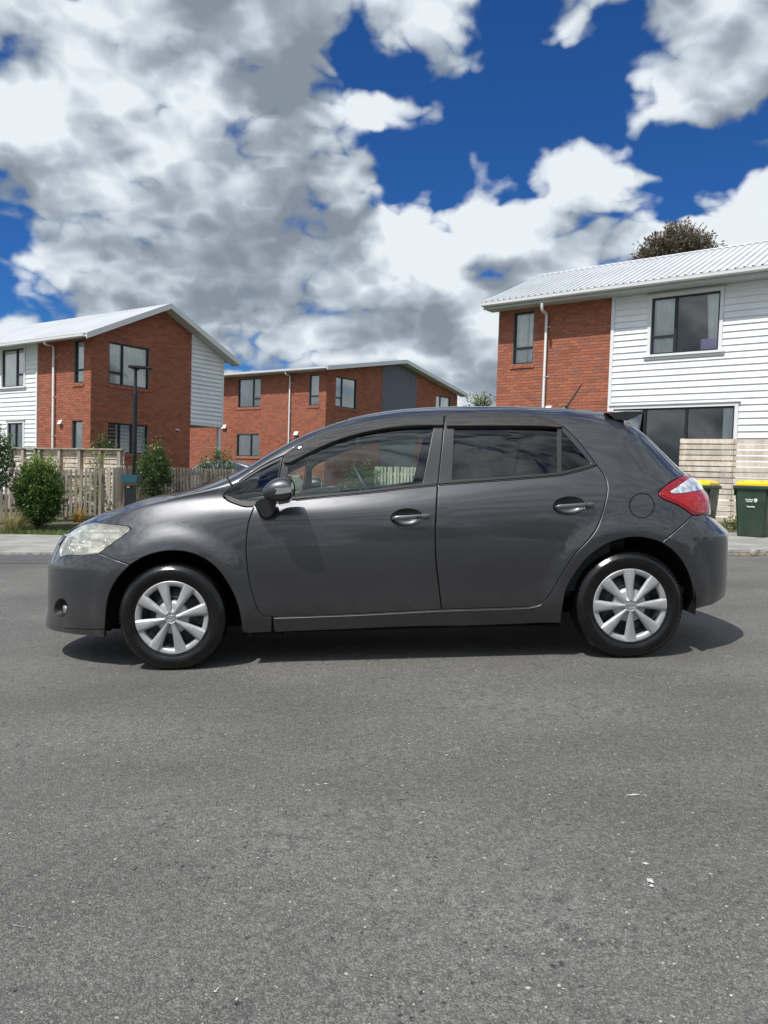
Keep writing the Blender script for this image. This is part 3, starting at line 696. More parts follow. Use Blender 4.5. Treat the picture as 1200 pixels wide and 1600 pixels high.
def doors(sd_):
    sg = 1 if sd_ == 'near' else -1
    for (nm, lower, frame, cupp, glassh, cpx, hbar) in (('front_door', doorF_poly, frameF_poly, cupF, [HOLES_F], (635.5, 808.6), ((613.5,809.3),(671.5,805.8),(652,807.2))),
                                                   ('rear_door', doorR_poly, frameR_poly, cupR, [HOLES_R, HOLES_Q], (889.5, 790.3), ((867.5,791.8),(927,787.8),(909,789)))):
        d = panel(nm, lower, car, M_paint, holes=[cupp], gap=0.0022, mirror=sd_)
        panel('window_frame', frame, d, M_frame, holes=glassh, gap=0.0012, mirror=sd_, off=-0.002, bev=0.003, depth=0.02)
        V, F = cup('', cupp, d, cpx)
        link('handle_recess', pydata('handle_recess', [(v[0], v[1]*sg, v[2]) for v in V], F, True), d, M_paint)
        # the bar: rounded, standing off the skin, with key cap at its rear
        (a_, b_, k_) = hbar; mb = MB(); pts = []
        for t in np.linspace(0, 1, 22):
            u, v = a_[0]+(b_[0]-a_[0])*t, a_[1]+(b_[1]-a_[1])*t; c_ = chart(u, v); p = samp(P, np.array(c_[0]), np.array(c_[1])); pts.append((p[0], (p[1]-0.020-0.008*math.sin(math.pi*t)), p[2], 0.0135*min(1, 4.5*t+0.55)*min(1, 4.5*(1-t)+0.6)))
        V, F = [], []; ns = 14
        for (x, y, z, r) in pts:
            for s_ in range(ns):
                an = 2*math.pi*s_/ns; ce, se = math.cos(an), math.sin(an)
                V.append((x, (y+0.011*np.sign(ce)*abs(ce)**0.8*min(1, r/0.0135+.2))*sg, z+r*np.sign(se)*abs(se)**0.7))
        for q in range(len(pts)-1):
            for s_ in range(ns): s2 = (s_+1) % ns; F.append((q*ns+s_, q*ns+s2, (q+1)*ns+s2, (q+1)*ns+s_))
        F += [tuple(range(ns)), tuple(range((len(pts)-1)*ns, len(pts)*ns))[::-1]]
        mb.add(V, F, True)
        for t in (0.07, 0.93):
            c_ = pts[int(t*21)]; mb.box(c_[0]-0.014, c_[0]+0.014, c_[1]*sg, (c_[1]+0.03)*sg, c_[2]-0.008, c_[2]+0.008)
        h = mb.obj('door_handle', d, M_handle)
        u, v = k_; c_ = chart(u, v); p = samp(P, np.array(c_[0]), np.array(c_[1])); mb = MB()
        T = lambda x, y, z: (p[0]+x, (p[1]-0.0365-z)*sg, p[2]+y)
        if nm == 'front_door' : mb.lathe([(0, .0035), (.0075, .0035), (.009, .001), (.009, -.004)], 18, T); mb.obj('key_lock', d, M_trim)
        mb = MB(); T2 = lambda x, y, z: (p[0]+0.018+x, y*sg, p[2]+z); mb.box(-.0012, .0012, p[1]-0.0395, p[1]-0.02, -.0132, .0132, T2); mb.obj('cap_joint', d, M_gap)
        if nm == 'front_door': panel('window_glass', HOLES_F, d, M_glass, off=-0.010, hem=False, mirror=sd_, step=5)
        else:
            panel('window_glass', HOLES_R, d, M_privacy, off=-0.010, hem=False, mirror=sd_, step=5)
            panel('corner_glass', HOLES_Q, d, M_privacy, off=-0.006, hem=False, mirror=sd_, step=5)
            dv = C([(871,664),(877.3,669)], [(877.3,669),(877.3,740.5)], [(877.3,740.5),(871,741)], [(871,741),(871,664)])
            panel('divider_bar', dv, d, M_rub, off=0.003, bev=0.002, mirror=sd_, depth=0.01, step=2)
        # rubber moulding along the belt; the bead added below it catches the glint
        bl = [(452,779.2),(520,772.8),(580,767),(640,759.8),(682.6,755.7)] if nm == 'front_door' else [(686,754.8),(780,747.9),(850,742.3),(877,739.3),(905,732.5),(931,725)]
        strip('belt_moulding', bl, 3.6, d, M_rub, sd_, 0.004)
        if nm == 'front_door':
            vis = C([(443.5,724.5),(444.5,712.5)], [(445,712),(466,697.3),(499,683),(530,672.5),(568,663),(607,657),(645,653),(692.5,651)], [(692.5,651),(692.5,666.5)], [(692.5,666.5),(660,666.6),(620,669),(580,675),(540,685),(500,700.5),(467,717),(451,724.5),(443.5,724.5)])
        else:
            vis = C([(697.5,651),(747,649.2),(800,649.7),(833,651.7),(856,655.6),(870,661.5),(879,668.5)], [(879,668.5),(871.5,669.5),(850,668),(790,667.2),(698,667.5)], [(698,667.5),(697.5,651)])
        panel('rain_visor', vis, d, M_visor, off=0.016, bev=0.003, mirror=sd_, depth=0.02, step=3)
def strip(name, pix, wpx, parent, m, sd_, off):
    c_ = crom(pix, 4); t = np.gradient(c_, axis=0); t /= np.linalg.norm(t, axis=1, keepdims=True); n = np.stack([-t[:, 1], t[:, 0]], 1)
    up, dn = c_-n*wpx/2, c_+n*wpx/2
    return panel(name, Cl(np.concatenate([up, dn[::-1]])), parent, m, off=off, bev=0.0025, mirror=sd_, depth=0.012, step=2)
for sd_ in ('near', 'far'): doors(sd_)
def bead(pix, r, parent, name, m, off):
    "thin rounded lip standing off the skin"
    for sg in (1, -1):
        pts = []
        for u, v in crom(pix, 10):
            c_ = chart(u, v); p = samp(P, *map(np.array, c_)); n_ = samp(NRM, *map(np.array, c_)); q = p+n_*off; pts.append((q[0], q[1]*sg, q[2]))
        MB().tube(pts, r, 8).obj(name, parent, m)
bead([(429,966.6),(554,962.2),(690,955.4),(800,951.8),(832,949.6),(846,945.5)], .0042, body, 'sill_glint_bead', M_paint, .001)  # added bead, no part of the sill: gives the sun glint its line
bead([(462,782.4),(520,776),(580,770.4),(640,763),(682,759.0)], .0026, body, 'belt_glint_bead', M_paint, .0015)  # added beads that shape the bright highlight line under the belt moulding
bead([(686,758.2),(780,751.2),(850,745.6),(877,742.6),(905,736),(930,728.6)], .0026, body, 'belt_glint_bead', M_paint, .0015)
# fixed front quarter windows
qpoly = C([(349.5,774),(362.8,760.5),(400,734.3),(427,719.5),(442.3,712.5)], [(442.3,712.5),(435.3,746),(429.2,785.5)], [(429.2,785.5),(397,790.3),(383,790.6),(372,787.6),(356,781),(349.5,774)])
for sd_ in ('near', 'far'):
    q = panel('quarter_window_frame', qpoly, car, M_rub, holes=[HOLES_T], off=-0.001, bev=0.003, mirror=sd_, depth=0.02)
    panel('quarter_glass', HOLES_T, q, M_glass, off=-0.006, hem=False, mirror=sd_, step=5)

# bumpers
i93, j93 = hood_end[-1]
zz0 = samp(P, np.array(float(i93)), np.array(float(j93)))[2]
nose_j = rowj(0, zz0+0.02)
fog = Cl(ell(94.5, 950, 9.5, 14.5, ang=0.12))
fb_poly = C(seamF[::-1], [(154,864.5),(135,866.5),(105,868.2),(94,871)], ('ch', [chart(93,851), (i93*0.6, (j93*0.6+nose_j*0.4)), (0, nose_j)]), chline((0, nose_j), (0, 0)), chline((0, 0), (chart(125, 996)[0], 0)), chline((chart(125, 996)[0], 0), chart(163, 998)), archF0)
fb = panel('front_bumper', fb_poly, car, M_paint, holes=[fog], gap=0.0022, centre=True)
for sg in (1, -1):
    V, F = cup('', fog, fb, (94.5, 950), 0.05); link('fog_lamp_recess', pydata('fog_lamp_recess', [(v[0], v[1]*sg, v[2]) for v in V], F, True), fb, M_trim)
    p = samp(P, *map(np.array, chart(93, 954))); n_ = samp(NRM, *map(np.array, chart(93, 954))); q = p-n_*0.035
    Rm = Vector(n_).to_track_quat('Z', 'Y').to_matrix(); 
    T = lambda x, y, z: tuple((lambda w: (w[0], w[1]*sg, w[2]))(Vector(q)+Rm @ Vector((x, y, z))))
    MB().lathe([(0, .012), (.02, .010), (.032, .004), (.034, -.004)], 24, T).obj('fog_lamp', fb, M_chrome)
lip = [(100,981),(130,983),(163,983)]
for sd_ in ('near', 'far'): strip('lip_line', lip, 1.3, fb, M_gap, sd_, 0.0012)
gp = [chart(112,834), chart(100,843), chart(93,851), (i93*.5, (j93+nose_j)/2+2), (0, nose_j+5), (0, nose_j-9), (i93*.5, nose_j-7), chart(95,874), chart(106,869)]
panel('upper_grille', np.array(gp, float), car, M_trim, off=-0.012, hem=False, centre=True, step=4)
# rear bumper
rb_poly = C(archR1, ('ch', [chart(1086,952), (chart(1112,947)[0], 0), (NI-1, 0)]), chline((NI-1, 0), (NI-1, chart(1108,805)[1]-2)), ('ch', [(NI-1, chart(1108,805)[1]-2), chart(1107,805.5)]), [(1106,805.5),(1082.5,805)], seamR[::-1])
rb = panel('rear_bumper', rb_poly, car, M_paint, gap=0.0022, centre=True)
# tailgate: glass above, painted below
jb = chart(1057,731)[1]; jt = chart(1071,744)[1]; jlow = chart(1108,805)[1]-2; jtop = chart(*tg[0])[1]
gate = C(tg, [(1070,742.5),(1088,751.5),(1099,765),(1105,778),(1107.5,792),(1107,804.5)], ('ch', [chart(1107,804.5), (NI-1, jlow)]), chline((NI-1, jlow), (NI-1, NJ-1)), ('ch', [(NI-1, NJ-1), (iroof, NJ-1)]) if False else chline((NI-1, NJ-1), (iroof, NJ-1)), ('ch', [(iroof, NJ-1), ((iroof+chart(*tg[0])[0])/2, (NJ+chart(*tg[0])[1])/2)]))
ga = [np.array(chart(*p)) for p in tg]
gl_e = [chart(u-1.0, v+2.5) for u, v in crom(tg_edge[:5], 5)]
glasspoly = C(('ch', [(a_+3.5, c_-1) for a_, c_ in gl_e]), chline((gl_e[-1][0]+3.5, gl_e[-1][1]-1), (NI-1, gl_e[-1][1]-2)), chline((NI-1, gl_e[-1][1]-2), (NI-1, NJ-4)), chline((NI-1, NJ-4), (gl_e[0][0]+12, NJ-8)))
tgate = panel('tailgate', gate, car, M_paint, holes=[glasspoly], gap=0.0022, centre=True, depth=0.012)
panel('rear_glass', glasspoly, tgate, M_privacy, off=-0.002, hem=False, centre=True, step=5)

# lamps
def lens_mat(name, col, rough=0.05, trans=0.0, metal=0):
    m = mat(name, col, rough, metal, 0.5, 1.0, 0.01); return m
M_red = mat('red_lamp_plastic', (0.30, 0.004, 0.010), 0.25, 0.0, 0.4, 0.35, 0.01)
b_, p_ = nodes(M_red); tc_ = b_.new('ShaderNodeTexCoord')
wv = b_.new('ShaderNodeTexWave', bands_direction='Z'); b_.put(wv.inputs['Vector'], tc_.outputs['Object']); b_.put(wv.inputs['Scale'], 26.0); b_.put(wv.inputs['Distortion'], 1.2)
nn_ = b_.noise(b_.vm('MULTIPLY', tc_.outputs['Object'], (22, 3, 60)), 1.0, 4, 0.6)
f_ = b_.m('MULTIPLY', b_.m('ADD', wv.outputs['Fac'], b_.mr(nn_, .4, .7)), 0.5)
b_.put(p_.inputs['Base Color'], b_.mix(f_, (0.15, 0.001, 0.003, 1), (0.66, 0.006, 0.012, 1)))
M_clear = mat('clear_lamp_plastic', (0.62, 0.66, 0.74), 0.10, 0.35, 0.5, 1.0, 0.01)
b_, p_ = nodes(M_clear); tc_ = b_.new('ShaderNodeTexCoord'); n_ = b_.noise(tc_.outputs['Object'], 26, 4, 0.6); b_.put(p_.inputs['Base Color'], b_.mix(b_.mr(n_, .4, .62), (0.34, 0.38, 0.46, 1), (0.80, 0.83, 0.88, 1)))
M_red2 = mat('dark_red_edge', (0.20, 0.004, 0.012), 0.25, 0.0, 0.4, 0.4, 0.01)
tail = C([(1082.5,805),(1060,790),(1031.7,776.7),(1029,770)], [(1029,770),(1033,765),(1053,750),(1070,742.5)], [(1070,742.5),(1080,745.5),(1090,752.5),(1100,765.5),(1105.5,778),(1108,792),(1107.3,804.5)], [(1107,804.5),(1082.5,805)])
ti = C([(1079,746.5),(1047.5,768)], [(1047.5,768),(1051,771.3),(1100.5,765.5)], [(1100,765),(1092,755),(1085,749),(1079,746.5)])
tband = C([(1047,770.5),(1052,773.5),(1103,768.5)], [(1103,768.5),(1106,780),(1107,792),(1106,801)], [(1106,801),(1086,801),(1064,788),(1036,774.5)], [(1036,774.5),(1034,771),(1047,770.5)])
for sd_ in ('near', 'far'):
    t_ = panel('tail_light', tail, car, M_red2, gap=0.0018, bev=0.006, mirror=sd_, off=0.004, step=2)
    panel('clear_lens', ti, t_, M_clear, bev=0.003, mirror=sd_, off=0.0065, depth=0.004, step=2)
    panel('red_lens', tband, t_, M_red, bev=0.003, mirror=sd_, off=0.0068, depth=0.004, step=2)
# headlamp: clear cover over a bowl with reflector and projector
head = C([(105,867.8),(94,870.3)], [(94,870.3),(92.5,862),(98,847.5),(110,833),(127.5,822),(145,817.5)], hl_top, [(200,822.5),(204.5,826)], hl_rear, [(154,864.5),(135,866.3),(105,867.8)])
M_lens = glass_mat('headlamp_cover', (0.92, 0.925, 0.89), ior=1.5, boost=1.4, film=((.74, .74, .68), .20))
M_bowl = vary(mat('headlamp_bowl', rough=0.3, metal=0.35, coat=0.3), (0.38, 0.39, 0.38), (0.82, 0.83, 0.80), 11, 3, 0.5, rv=(0.22, 0.45))
M_haze = mat('hazed_cover_edge', (0.66, 0.67, 0.61), 0.3, 0.1, 0.5, 0.8, 0.05)
hcx = chart(146, 843)
for sd_, sg in (('near', 1), ('far', -1)):
    h_ = panel('headlight', head, car, M_lens, gap=0.0018, bev=0.005, mirror=sd_, off=0.003, step=2, skirt=False)
    hp = np.array(head); V, F = [], []; n = len(hp); c0 = np.array(chart(140, 845)); rings = [(1.0, .001), (.985, .012), (.90, .020), (.80, .052), (.55, .070), (.2, .075), (.01, .075)]
    for s_, d in rings:
        q = c0+(hp-c0)*s_; pp = samp(P, q[:, 0], q[:, 1]); nn = samp(NRM, q[:, 0], q[:, 1]); V += [tuple(x) for x in (pp-nn*d)*[1, sg, 1]]
    for r in range(len(rings)-1):
        for k in range(n): k2 = (k+1) % n; F.append((r*n+k, r*n+k2, (r+1)*n+k2, (r+1)*n+k))
    link('reflector_bowl', pydata('reflector_bowl', V, F, True), h_, M_bowl)
    # stepped bright bezel bars and round lamps
    def lamp_at(u, v, rad, dep, name, m, seg=28, hollow=True):
        c_ = chart(u, v); p = samp(P, *map(np.array, c_)); nrm = samp(NRM, *map(np.array, c_)); ax = Vector((-0.75, -0.62, 0.05)).normalized()
        q = Vector(p)-Vector(nrm)*dep; Rm = ax.to_track_quat('Z', 'Y').to_matrix()
        T = lambda x, y, z: (lambda w: (w[0], w[1]*sg, w[2]))(q+Rm @ Vector((x, y, z)))
        mb = MB(); mb.lathe([(rad*1.08, .012), (rad, .016), (rad*.92, .008), (rad*.6, -.012), (rad*.25, -.022), (0, -.024)], seg, T); return mb.obj(name, h_, m)
    lamp_at(121, 845, .040, .035, 'main_lamp', M_chrome); lamp_at(160, 846, .030, .030, 'turn_lamp', mat('amber_reflector', (0.55, 0.50, 0.36), 0.2, 0.5)); lamp_at(103, 858, .026, .03, 'side_lamp', M_chrome)
    for (a_, b2, w_) in (((108,850),(142,853),3.0), ((120,828),(186,829),3.4), ((150,838),(170,846),1.6)):
        mb = MB(); pts = []
        for t in np.linspace(0, 1, 9):
            c_ = chart(a_[0]+(b2[0]-a_[0])*t, a_[1]+(b2[1]-a_[1])*t); p = samp(P, *map(np.array, c_)); nr_ = samp(NRM, *map(np.array, c_)); q = p-nr_*0.016; pts.append((q[0], q[1]*sg, q[2]))
        mb.tube(pts, w_/274*0.9, 8); mb.obj('bezel_bar', h_, M_bowl)

# black ribbons under every shut line, so that no light leaks through
def ribbon(pix, w=0.012, d=0.012):
    c_ = crom(pix, 5); ch = Cl(c_)*[HI, HJ]; t = np.gradient(ch, axis=0); t /= np.maximum(np.linalg.norm(t, axis=1, keepdims=True), 1e-9); n = np.stack([-t[:, 1], t[:, 0]], 1)
    V = []
    for s_ in (-1, 1):
        q = (ch+n*w*s_)/[HI, HJ]; V.append(samp(P, q[:, 0], q[:, 1])-samp(NRM, q[:, 0], q[:, 1])*d)
    m_ = len(ch); F = [(k, k+1, m_+k+1, m_+k) for k in range(m_-1)]
    return np.concatenate(V), F
mbr = MB(); mbf = MB()
for ln in (dfF, dfB+drB[1:], dfR+dfR2[1:], drR, drip, hoodl, hl_top+hl_rear, seamF, seamR, [(362.5,759),(355,745.5)], [(425,988),(425,963.8)], beltF, beltR, [(1082,805),(1029,771),(1068,743)]):
    V, F = ribbon(ln); mbr.add(V, F); mbf.add(V*[1, -1, 1], F)
mbr.obj('seam_backing', car, M_gap, fix=False); mbf.obj('seam_backing', car, M_gap, fix=False)
# fuel flap: a fine ring groove
for (cxp, cyp, rr) in ((1003, 790, 19.3),):
    for r_, w_, m_, nm, of in ((rr, 1.25, M_gap, 'fuel_flap_gap', 0.0010),):
        pts = np.array(ell(cxp, cyp, r_, r_*0.985, 56)); ch = Cl(pts)*[HI, HJ]; c0 = ch.mean(0)
        V = []
        for s_ in (1+0.013*3, 1-0.013*3): q = (c0+(ch-c0)*s_)/[HI, HJ]; V.append(samp(P, q[:, 0], q[:, 1])+samp(NRM, q[:, 0], q[:, 1])*of)
        n = len(pts); link(nm, pydata(nm, np.concatenate(V), [(k, (k+1) % n, n+(k+1) % n, n+k) for k in range(n)]), body, m_)
# ------------------------------------------------------------------ wheels
WB = 2.64; WR = 0.317
def wheel(cx, sg, rot, slit, yface=0.868):
    w = link('wheel', None, car); w.location = (cx, 0, 0); w.empty_display_size = .1
    T = lambda x, y, z: (x, -(yface+z)*sg, WR+y)
    mb = MB()
    prof = [(.200,-.016),(.207,-.006),(.214,.002),(.222,.0045),(.226,.0045),(.230,.0075),(.240,.0125),(.252,.0155),(.262,.0160),(.272,.0145),(.2785,.0135),(.282,.0105),(.290,.005),(.298,-.003),(.3065,-.010),(.3075,-.0125),(.3115,-.020),(.3150,-.030),(.3168,-.042)]
    mb.lathe(prof, 96, T)
    # tread with circumferential grooves
    tp = [(.3168,-.042)]
    for g_ in (-.060,-.088,-.118,-.146): tp += [(.3170, g_+.004), (.310, g_+.003), (.310, g_-.003), (.3170, g_-.004)]
    tp += [(.3160,-.170),(.309,-.186),(.29,-.195),(.25,-.20),(.205,-.19)]
    mb.lathe(tp, 96, T)
    # shoulder sipes
    for k in range(72):
        a = 2*math.pi*k/72; c_, s_ = math.cos(a), math.sin(a)
        T2 = lambda x, y, z: T(x*c_-y*s_, x*s_+y*c_, z)
        mb.box(.3010, .3150, -.0085, .0085, -.032, -.0055+0, lambda x, y, z: T2(x - (0.0 if z < -.02 else (x-.3010)*0.62), y, z))
    # raised marks on the sidewall
    for a0, n_ in ((0.35, 9), (2.2, 7), (3.7, 10), (5.2, 6)):
        for k in range(n_):
            a = a0+k*0.052; c_, s_ = math.cos(a), math.sin(a); hgt = .006+.002*((k*7) % 3)
            mb.box(.249, .249+hgt, -.0040, .0040, .014, .0168, lambda x, y, z: T(x*c_-y*s_, x*s_+y*c_, z))
    mb.obj('tyre', w, M_tyre)
    mb = MB(); mb.lathe([(.207,-.008),(.200,-.020),(.190,-.045),(.165,-.055),(.150,-.050),(.120,-.030),(.095,-.026),(.07,-.034),(.03,-.030),(.0,-.030)], 64, T)
    mb.lathe([(.196,-.16),(.196,-.03)], 48, T)
    for k in range(10):
        a = 2*math.pi*(k+.5)/10+rot; mb.lathe([(.017,-.050),(.013,-.044),(.010,-.060)], 12, lambda x, y, z: T(x+.150*math.cos(a), y+.150*math.sin(a), z))
    for k in range(5):
        a = 2*math.pi*k/5+rot; mb.lathe([(.0,-.012),(.008,-.013),(.010,-.018),(.010,-.036)], 8, lambda x, y, z: T(x+.062*math.cos(a), y+.062*math.sin(a), z))
    mb.obj('steel_rim', w, M_steel)
    # silver cover: outer ring, hub dish and eight flared spokes
    mb = MB(); mb.lathe([(.2125,-.012),(.2135,-.002),(.2115,.0035),(.206,.004),(.194,.0015),(.184,-.003),(.1805,-.012),(.1795,-.030)], 96, T)
    mb.lathe([(.101,-.036),(.098,-.018),(.092,-.009),(.078,-.004),(.055,.0),(.034,.006),(.033,.012)], 72, T); mb.obj('cover_ring', w, M_trimS)
    for k in range(8):
        a = rot+k*math.pi/4; c_, s_ = math.cos(a), math.sin(a)
        V, F = [], []; NR_, NW = 16, 9
        for i in range(NR_):
            t = i/(NR_-1); r = .034+(.209-.034)*t
            hw = .0125+.0225*t+.0045*t*t; h0 = .010-.011*t+.009*math.sin(math.pi*t)*0+ .006*t*t
            for j in range(NW):
                s = -1+2*j/(NW-1); crown = .0065*(1-abs(s)**1.6)*(1-.25*t)+.0035*max(0, 1-abs(s+.25)*1.6)*(1-t)
                x = r if abs(s) < 1 else r; y = s*hw; x = math.sqrt(max(r*r-(y*y if t > .9 else 0), 1e-6))
                drop = -.012 if abs(s) == 1 else 0
                V.append(T(x*c_-y*s_, x*s_+y*c_, h0+crown*0.9+.003+(drop if abs(s) == 1 else 0)))
        for i in range(NR_-1):
            for j in range(NW-1): F.append((i*NW+j, i*NW+j+1, (i+1)*NW+j+1, (i+1)*NW+j))
        mb = MB(); mb.add(V, F, True); sp = mb.obj('spoke', w, M_trimS)
        if k in slit:
            mb = MB(); mb.box(.1325, .1345, -.0225, .0225, .004, .0145, lambda x, y, z: T(x*c_-y*s_, x*s_+y*c_, z-(.004*abs(y)/.02))); mb.obj('cover_slit', w, M_gap)
    mb = MB(); mb.lathe([(.037,-.002),(.037,.012),(.0345,.0165),(.031,.0175),(.0295,.0155),(.015,.0165),(0,.0168)], 48, T); mb.obj('hub_cap', w, M_trimS)
    def ring(rx, ry, cy, th):
        pts = [T(rx*math.cos(t)*math.cos(rot-math.pi/2)-(ry*math.sin(t)+cy)*math.sin(rot-math.pi/2), rx*math.cos(t)*math.sin(rot-math.pi/2)+(ry*math.sin(t)+cy)*math.cos(rot-math.pi/2), .0178) for t in np.linspace(0, 2*math.pi, 29)]
        e_.tube(pts, th, 6, False)
    e_ = MB(); ring(.0235, .0160, 0, .0017); ring(.0085, .0155, 0, .0015); ring(.0165, .0058, .0085, .0015); e_.obj('hub_emblem', w, M_chrome)
    return w
wheel(0.0, 1, R(103), (7, 3), 0.872); wheel(0.0, -1, R(90), ())
wheel(WB, 1, R(90), (2, 6), 0.868); wheel(WB, -1, R(75), ())
# ------------------------------------------------------------------ wheel housings, floor, sills
for cx in (0.0, WB):
    for sg in (1, -1):
        mb = MB(); T = lambda x, y, z: (cx+x*1.0, -z*sg, 0.317+y+.012)
        rr = .388
        mb.lathe([(rr, .855), (rr+.005, .84), (rr, .60), (0.0, .575)], 40, T, a0=R(-12), a1=R(192))
        mb.obj('wheel_liner', car, M_under)
mb = MB()
mb.box(-.60, -.42, -.60, .60, .22, .46); mb.box(.42, 2.20, -.62, .62, .165, .34); mb.box(-.45, .45, -.56, .56, .20, .50); mb.box(2.18, 3.0, -.56, .56, .26, .50)
mb.box(.40, 2.22, -.80, -.62, .205, .30); mb.box(.40, 2.22, .62, .80, .205, .30); mb.box(3.0, 3.08, -.60, .60, .30, .5)
mb.box(.42, .62, -.80, -.70, .175, .22); mb.box(2.05, 2.25, -.80, -.72, .19, .25)
jb_ = NJ//14
for sel in (lambda x: x < -.36, lambda x: 2.98 < x < 3.22):
    pts = [(P[i, jb_, 0], P[i, jb_, 1]*.965) for i in range(0, NI, 4) if sel(P[i, jb_, 0])]; pts = pts+[(x, -y) for x, y in pts[::-1]]
    k = len(mb.V); mb.add([(x, y*(1 if x < 0 else .90), .235 if x < 0 else .33) for x, y in pts], [tuple(range(len(pts)))])
mb.obj('underbody', car, M_under)
mb = MB(); mb.tube([(2.3, .35, .24), (3.12, .38, .27)], .03, 12); mb.obj('exhaust_pipe', car, M_steel)
# bottom edge line under the sill
# ------------------------------------------------------------------ cabin
M_dash = mat('dashboard_grey', (0.20, 0.23, 0.225), 0.7); M_seat = vary(mat('seat_cloth', rough=0.95), (0.035, 0.037, 0.040), (0.06, 0.062, 0.066), 30)
M_cab = mat('cabin_dark_trim', (0.022, 0.024, 0.026), 0.8)
cab = link('cabin', None, car); cab.empty_display_size = .1
mb = MB(); mb.prism([(.30,.86),(.42,.985),(.62,1.00),(.80,.985),(.88,.93),(.86,.80),(.74,.62),(.50,.55)], -.72, .72); mb.obj('dashboard', cab, M_dash)
mb = MB(); mb.prism([(.70,.99),(.84,1.035),(.93,1.02),(.95,.97),(.82,.95)], .18, .56); mb.obj('instrument_hood', cab, M_dash)
mb = MB(); mb.prism([(.60,.98),(.80,1.035),(.98,1.04),(1.0,.86),(.82,.80)], -.70, -.30); 
bm_ = mb.obj('glovebox', cab, M_dash); 
mb = MB(); c0 = Vector((1.12, .37, 1.00)); ax = Vector((.88, 0, .47)).normalized(); u_ = Vector((0, 1, 0)); v_ = ax.cross(u_)
mb.tube([c0+u_*.185*math.cos(t)+v_*.185*math.sin(t) for t in np.linspace(0, 2*math.pi, 41)], .014, 10, False); mb.tube([c0-ax*.02+u_*.17, c0-ax*.03, c0-ax*.02-u_*.17], .013, 8); mb.tube([c0-ax*.03, c0-ax*.28-Vector((0, 0, .05))], .035, 10); mb.tube([c0-ax*.03, c0+v_*(-.17)], .013, 8); mb.obj('steering_wheel', cab, mat('steering_wheel_grey', (0.05, 0.055, 0.06), 0.5))
def seat(x, y, w, hb):
    mb = MB(); mb.prism([(x-.42,.40),(x-.50,.56),(x-.40,.62),(x+.06,.56),(x+.10,.40)], y-w, y+w)
    mb.prism([(x-.02,.52),(x+.06,.85),(x+.16,hb),(x+.24,hb+.02),(x+.28,hb-.06),(x+.20,.85),(x+.14,.50)], y-w*.9, y+w*.9)
    mb.prism([(x+.17,hb+.05),(x+.19,hb+.20),(x+.25,hb+.21),(x+.30,hb+.08),(x+.27,hb+.04)], y-.13, y+.13)
    for s_ in (-.06, .06): mb.tube([(x+.21, y+s_, hb-.04), (x+.22, y+s_, hb+.08)], .006, 6)
    o = mb.obj('seat', cab, M_seat); bm = bmesh.new(); bm.from_mesh(o.data); bmesh.ops.bevel(bm, geom=list(bm.edges), offset=.02, segments=2, affect='EDGES', clamp_overlap=True); bm.to_mesh(o.data); bm.free()
seat(1.52, .37, .25, 1.00); seat(1.50, -.37, .25, 1.00)
mb = MB(); mb.prism([(2.0,.42),(1.95,.58),(2.45,.58),(2.56,1.02),(2.70,1.03),(2.66,.55),(2.6,.42)], -.68, .68); mb.obj('rear_bench', cab, M_seat)
for y in (-.4, .4): mb = MB(); mb.box(2.60, 2.70, y-.12, y+.12, 1.05, 1.17, None, .02); mb.obj('headrest', cab, M_seat)
mb = MB(); mb.box(.42, 3.0, -.74, .74, .36, .40)
for sg in (-1, 1): mb.box(.55, 2.55, sg*.765, sg*.80, .40, .90)
mb.box(2.70, 3.10, -.66, .66, .92, .94); mb.obj('cabin_lining', cab, M_cab)
mb = MB(); mb.box(1.06, 1.10, -.12, .12, 1.30, 1.36, None, .01); mb.obj('rear_view_mirror', cab, M_cab)
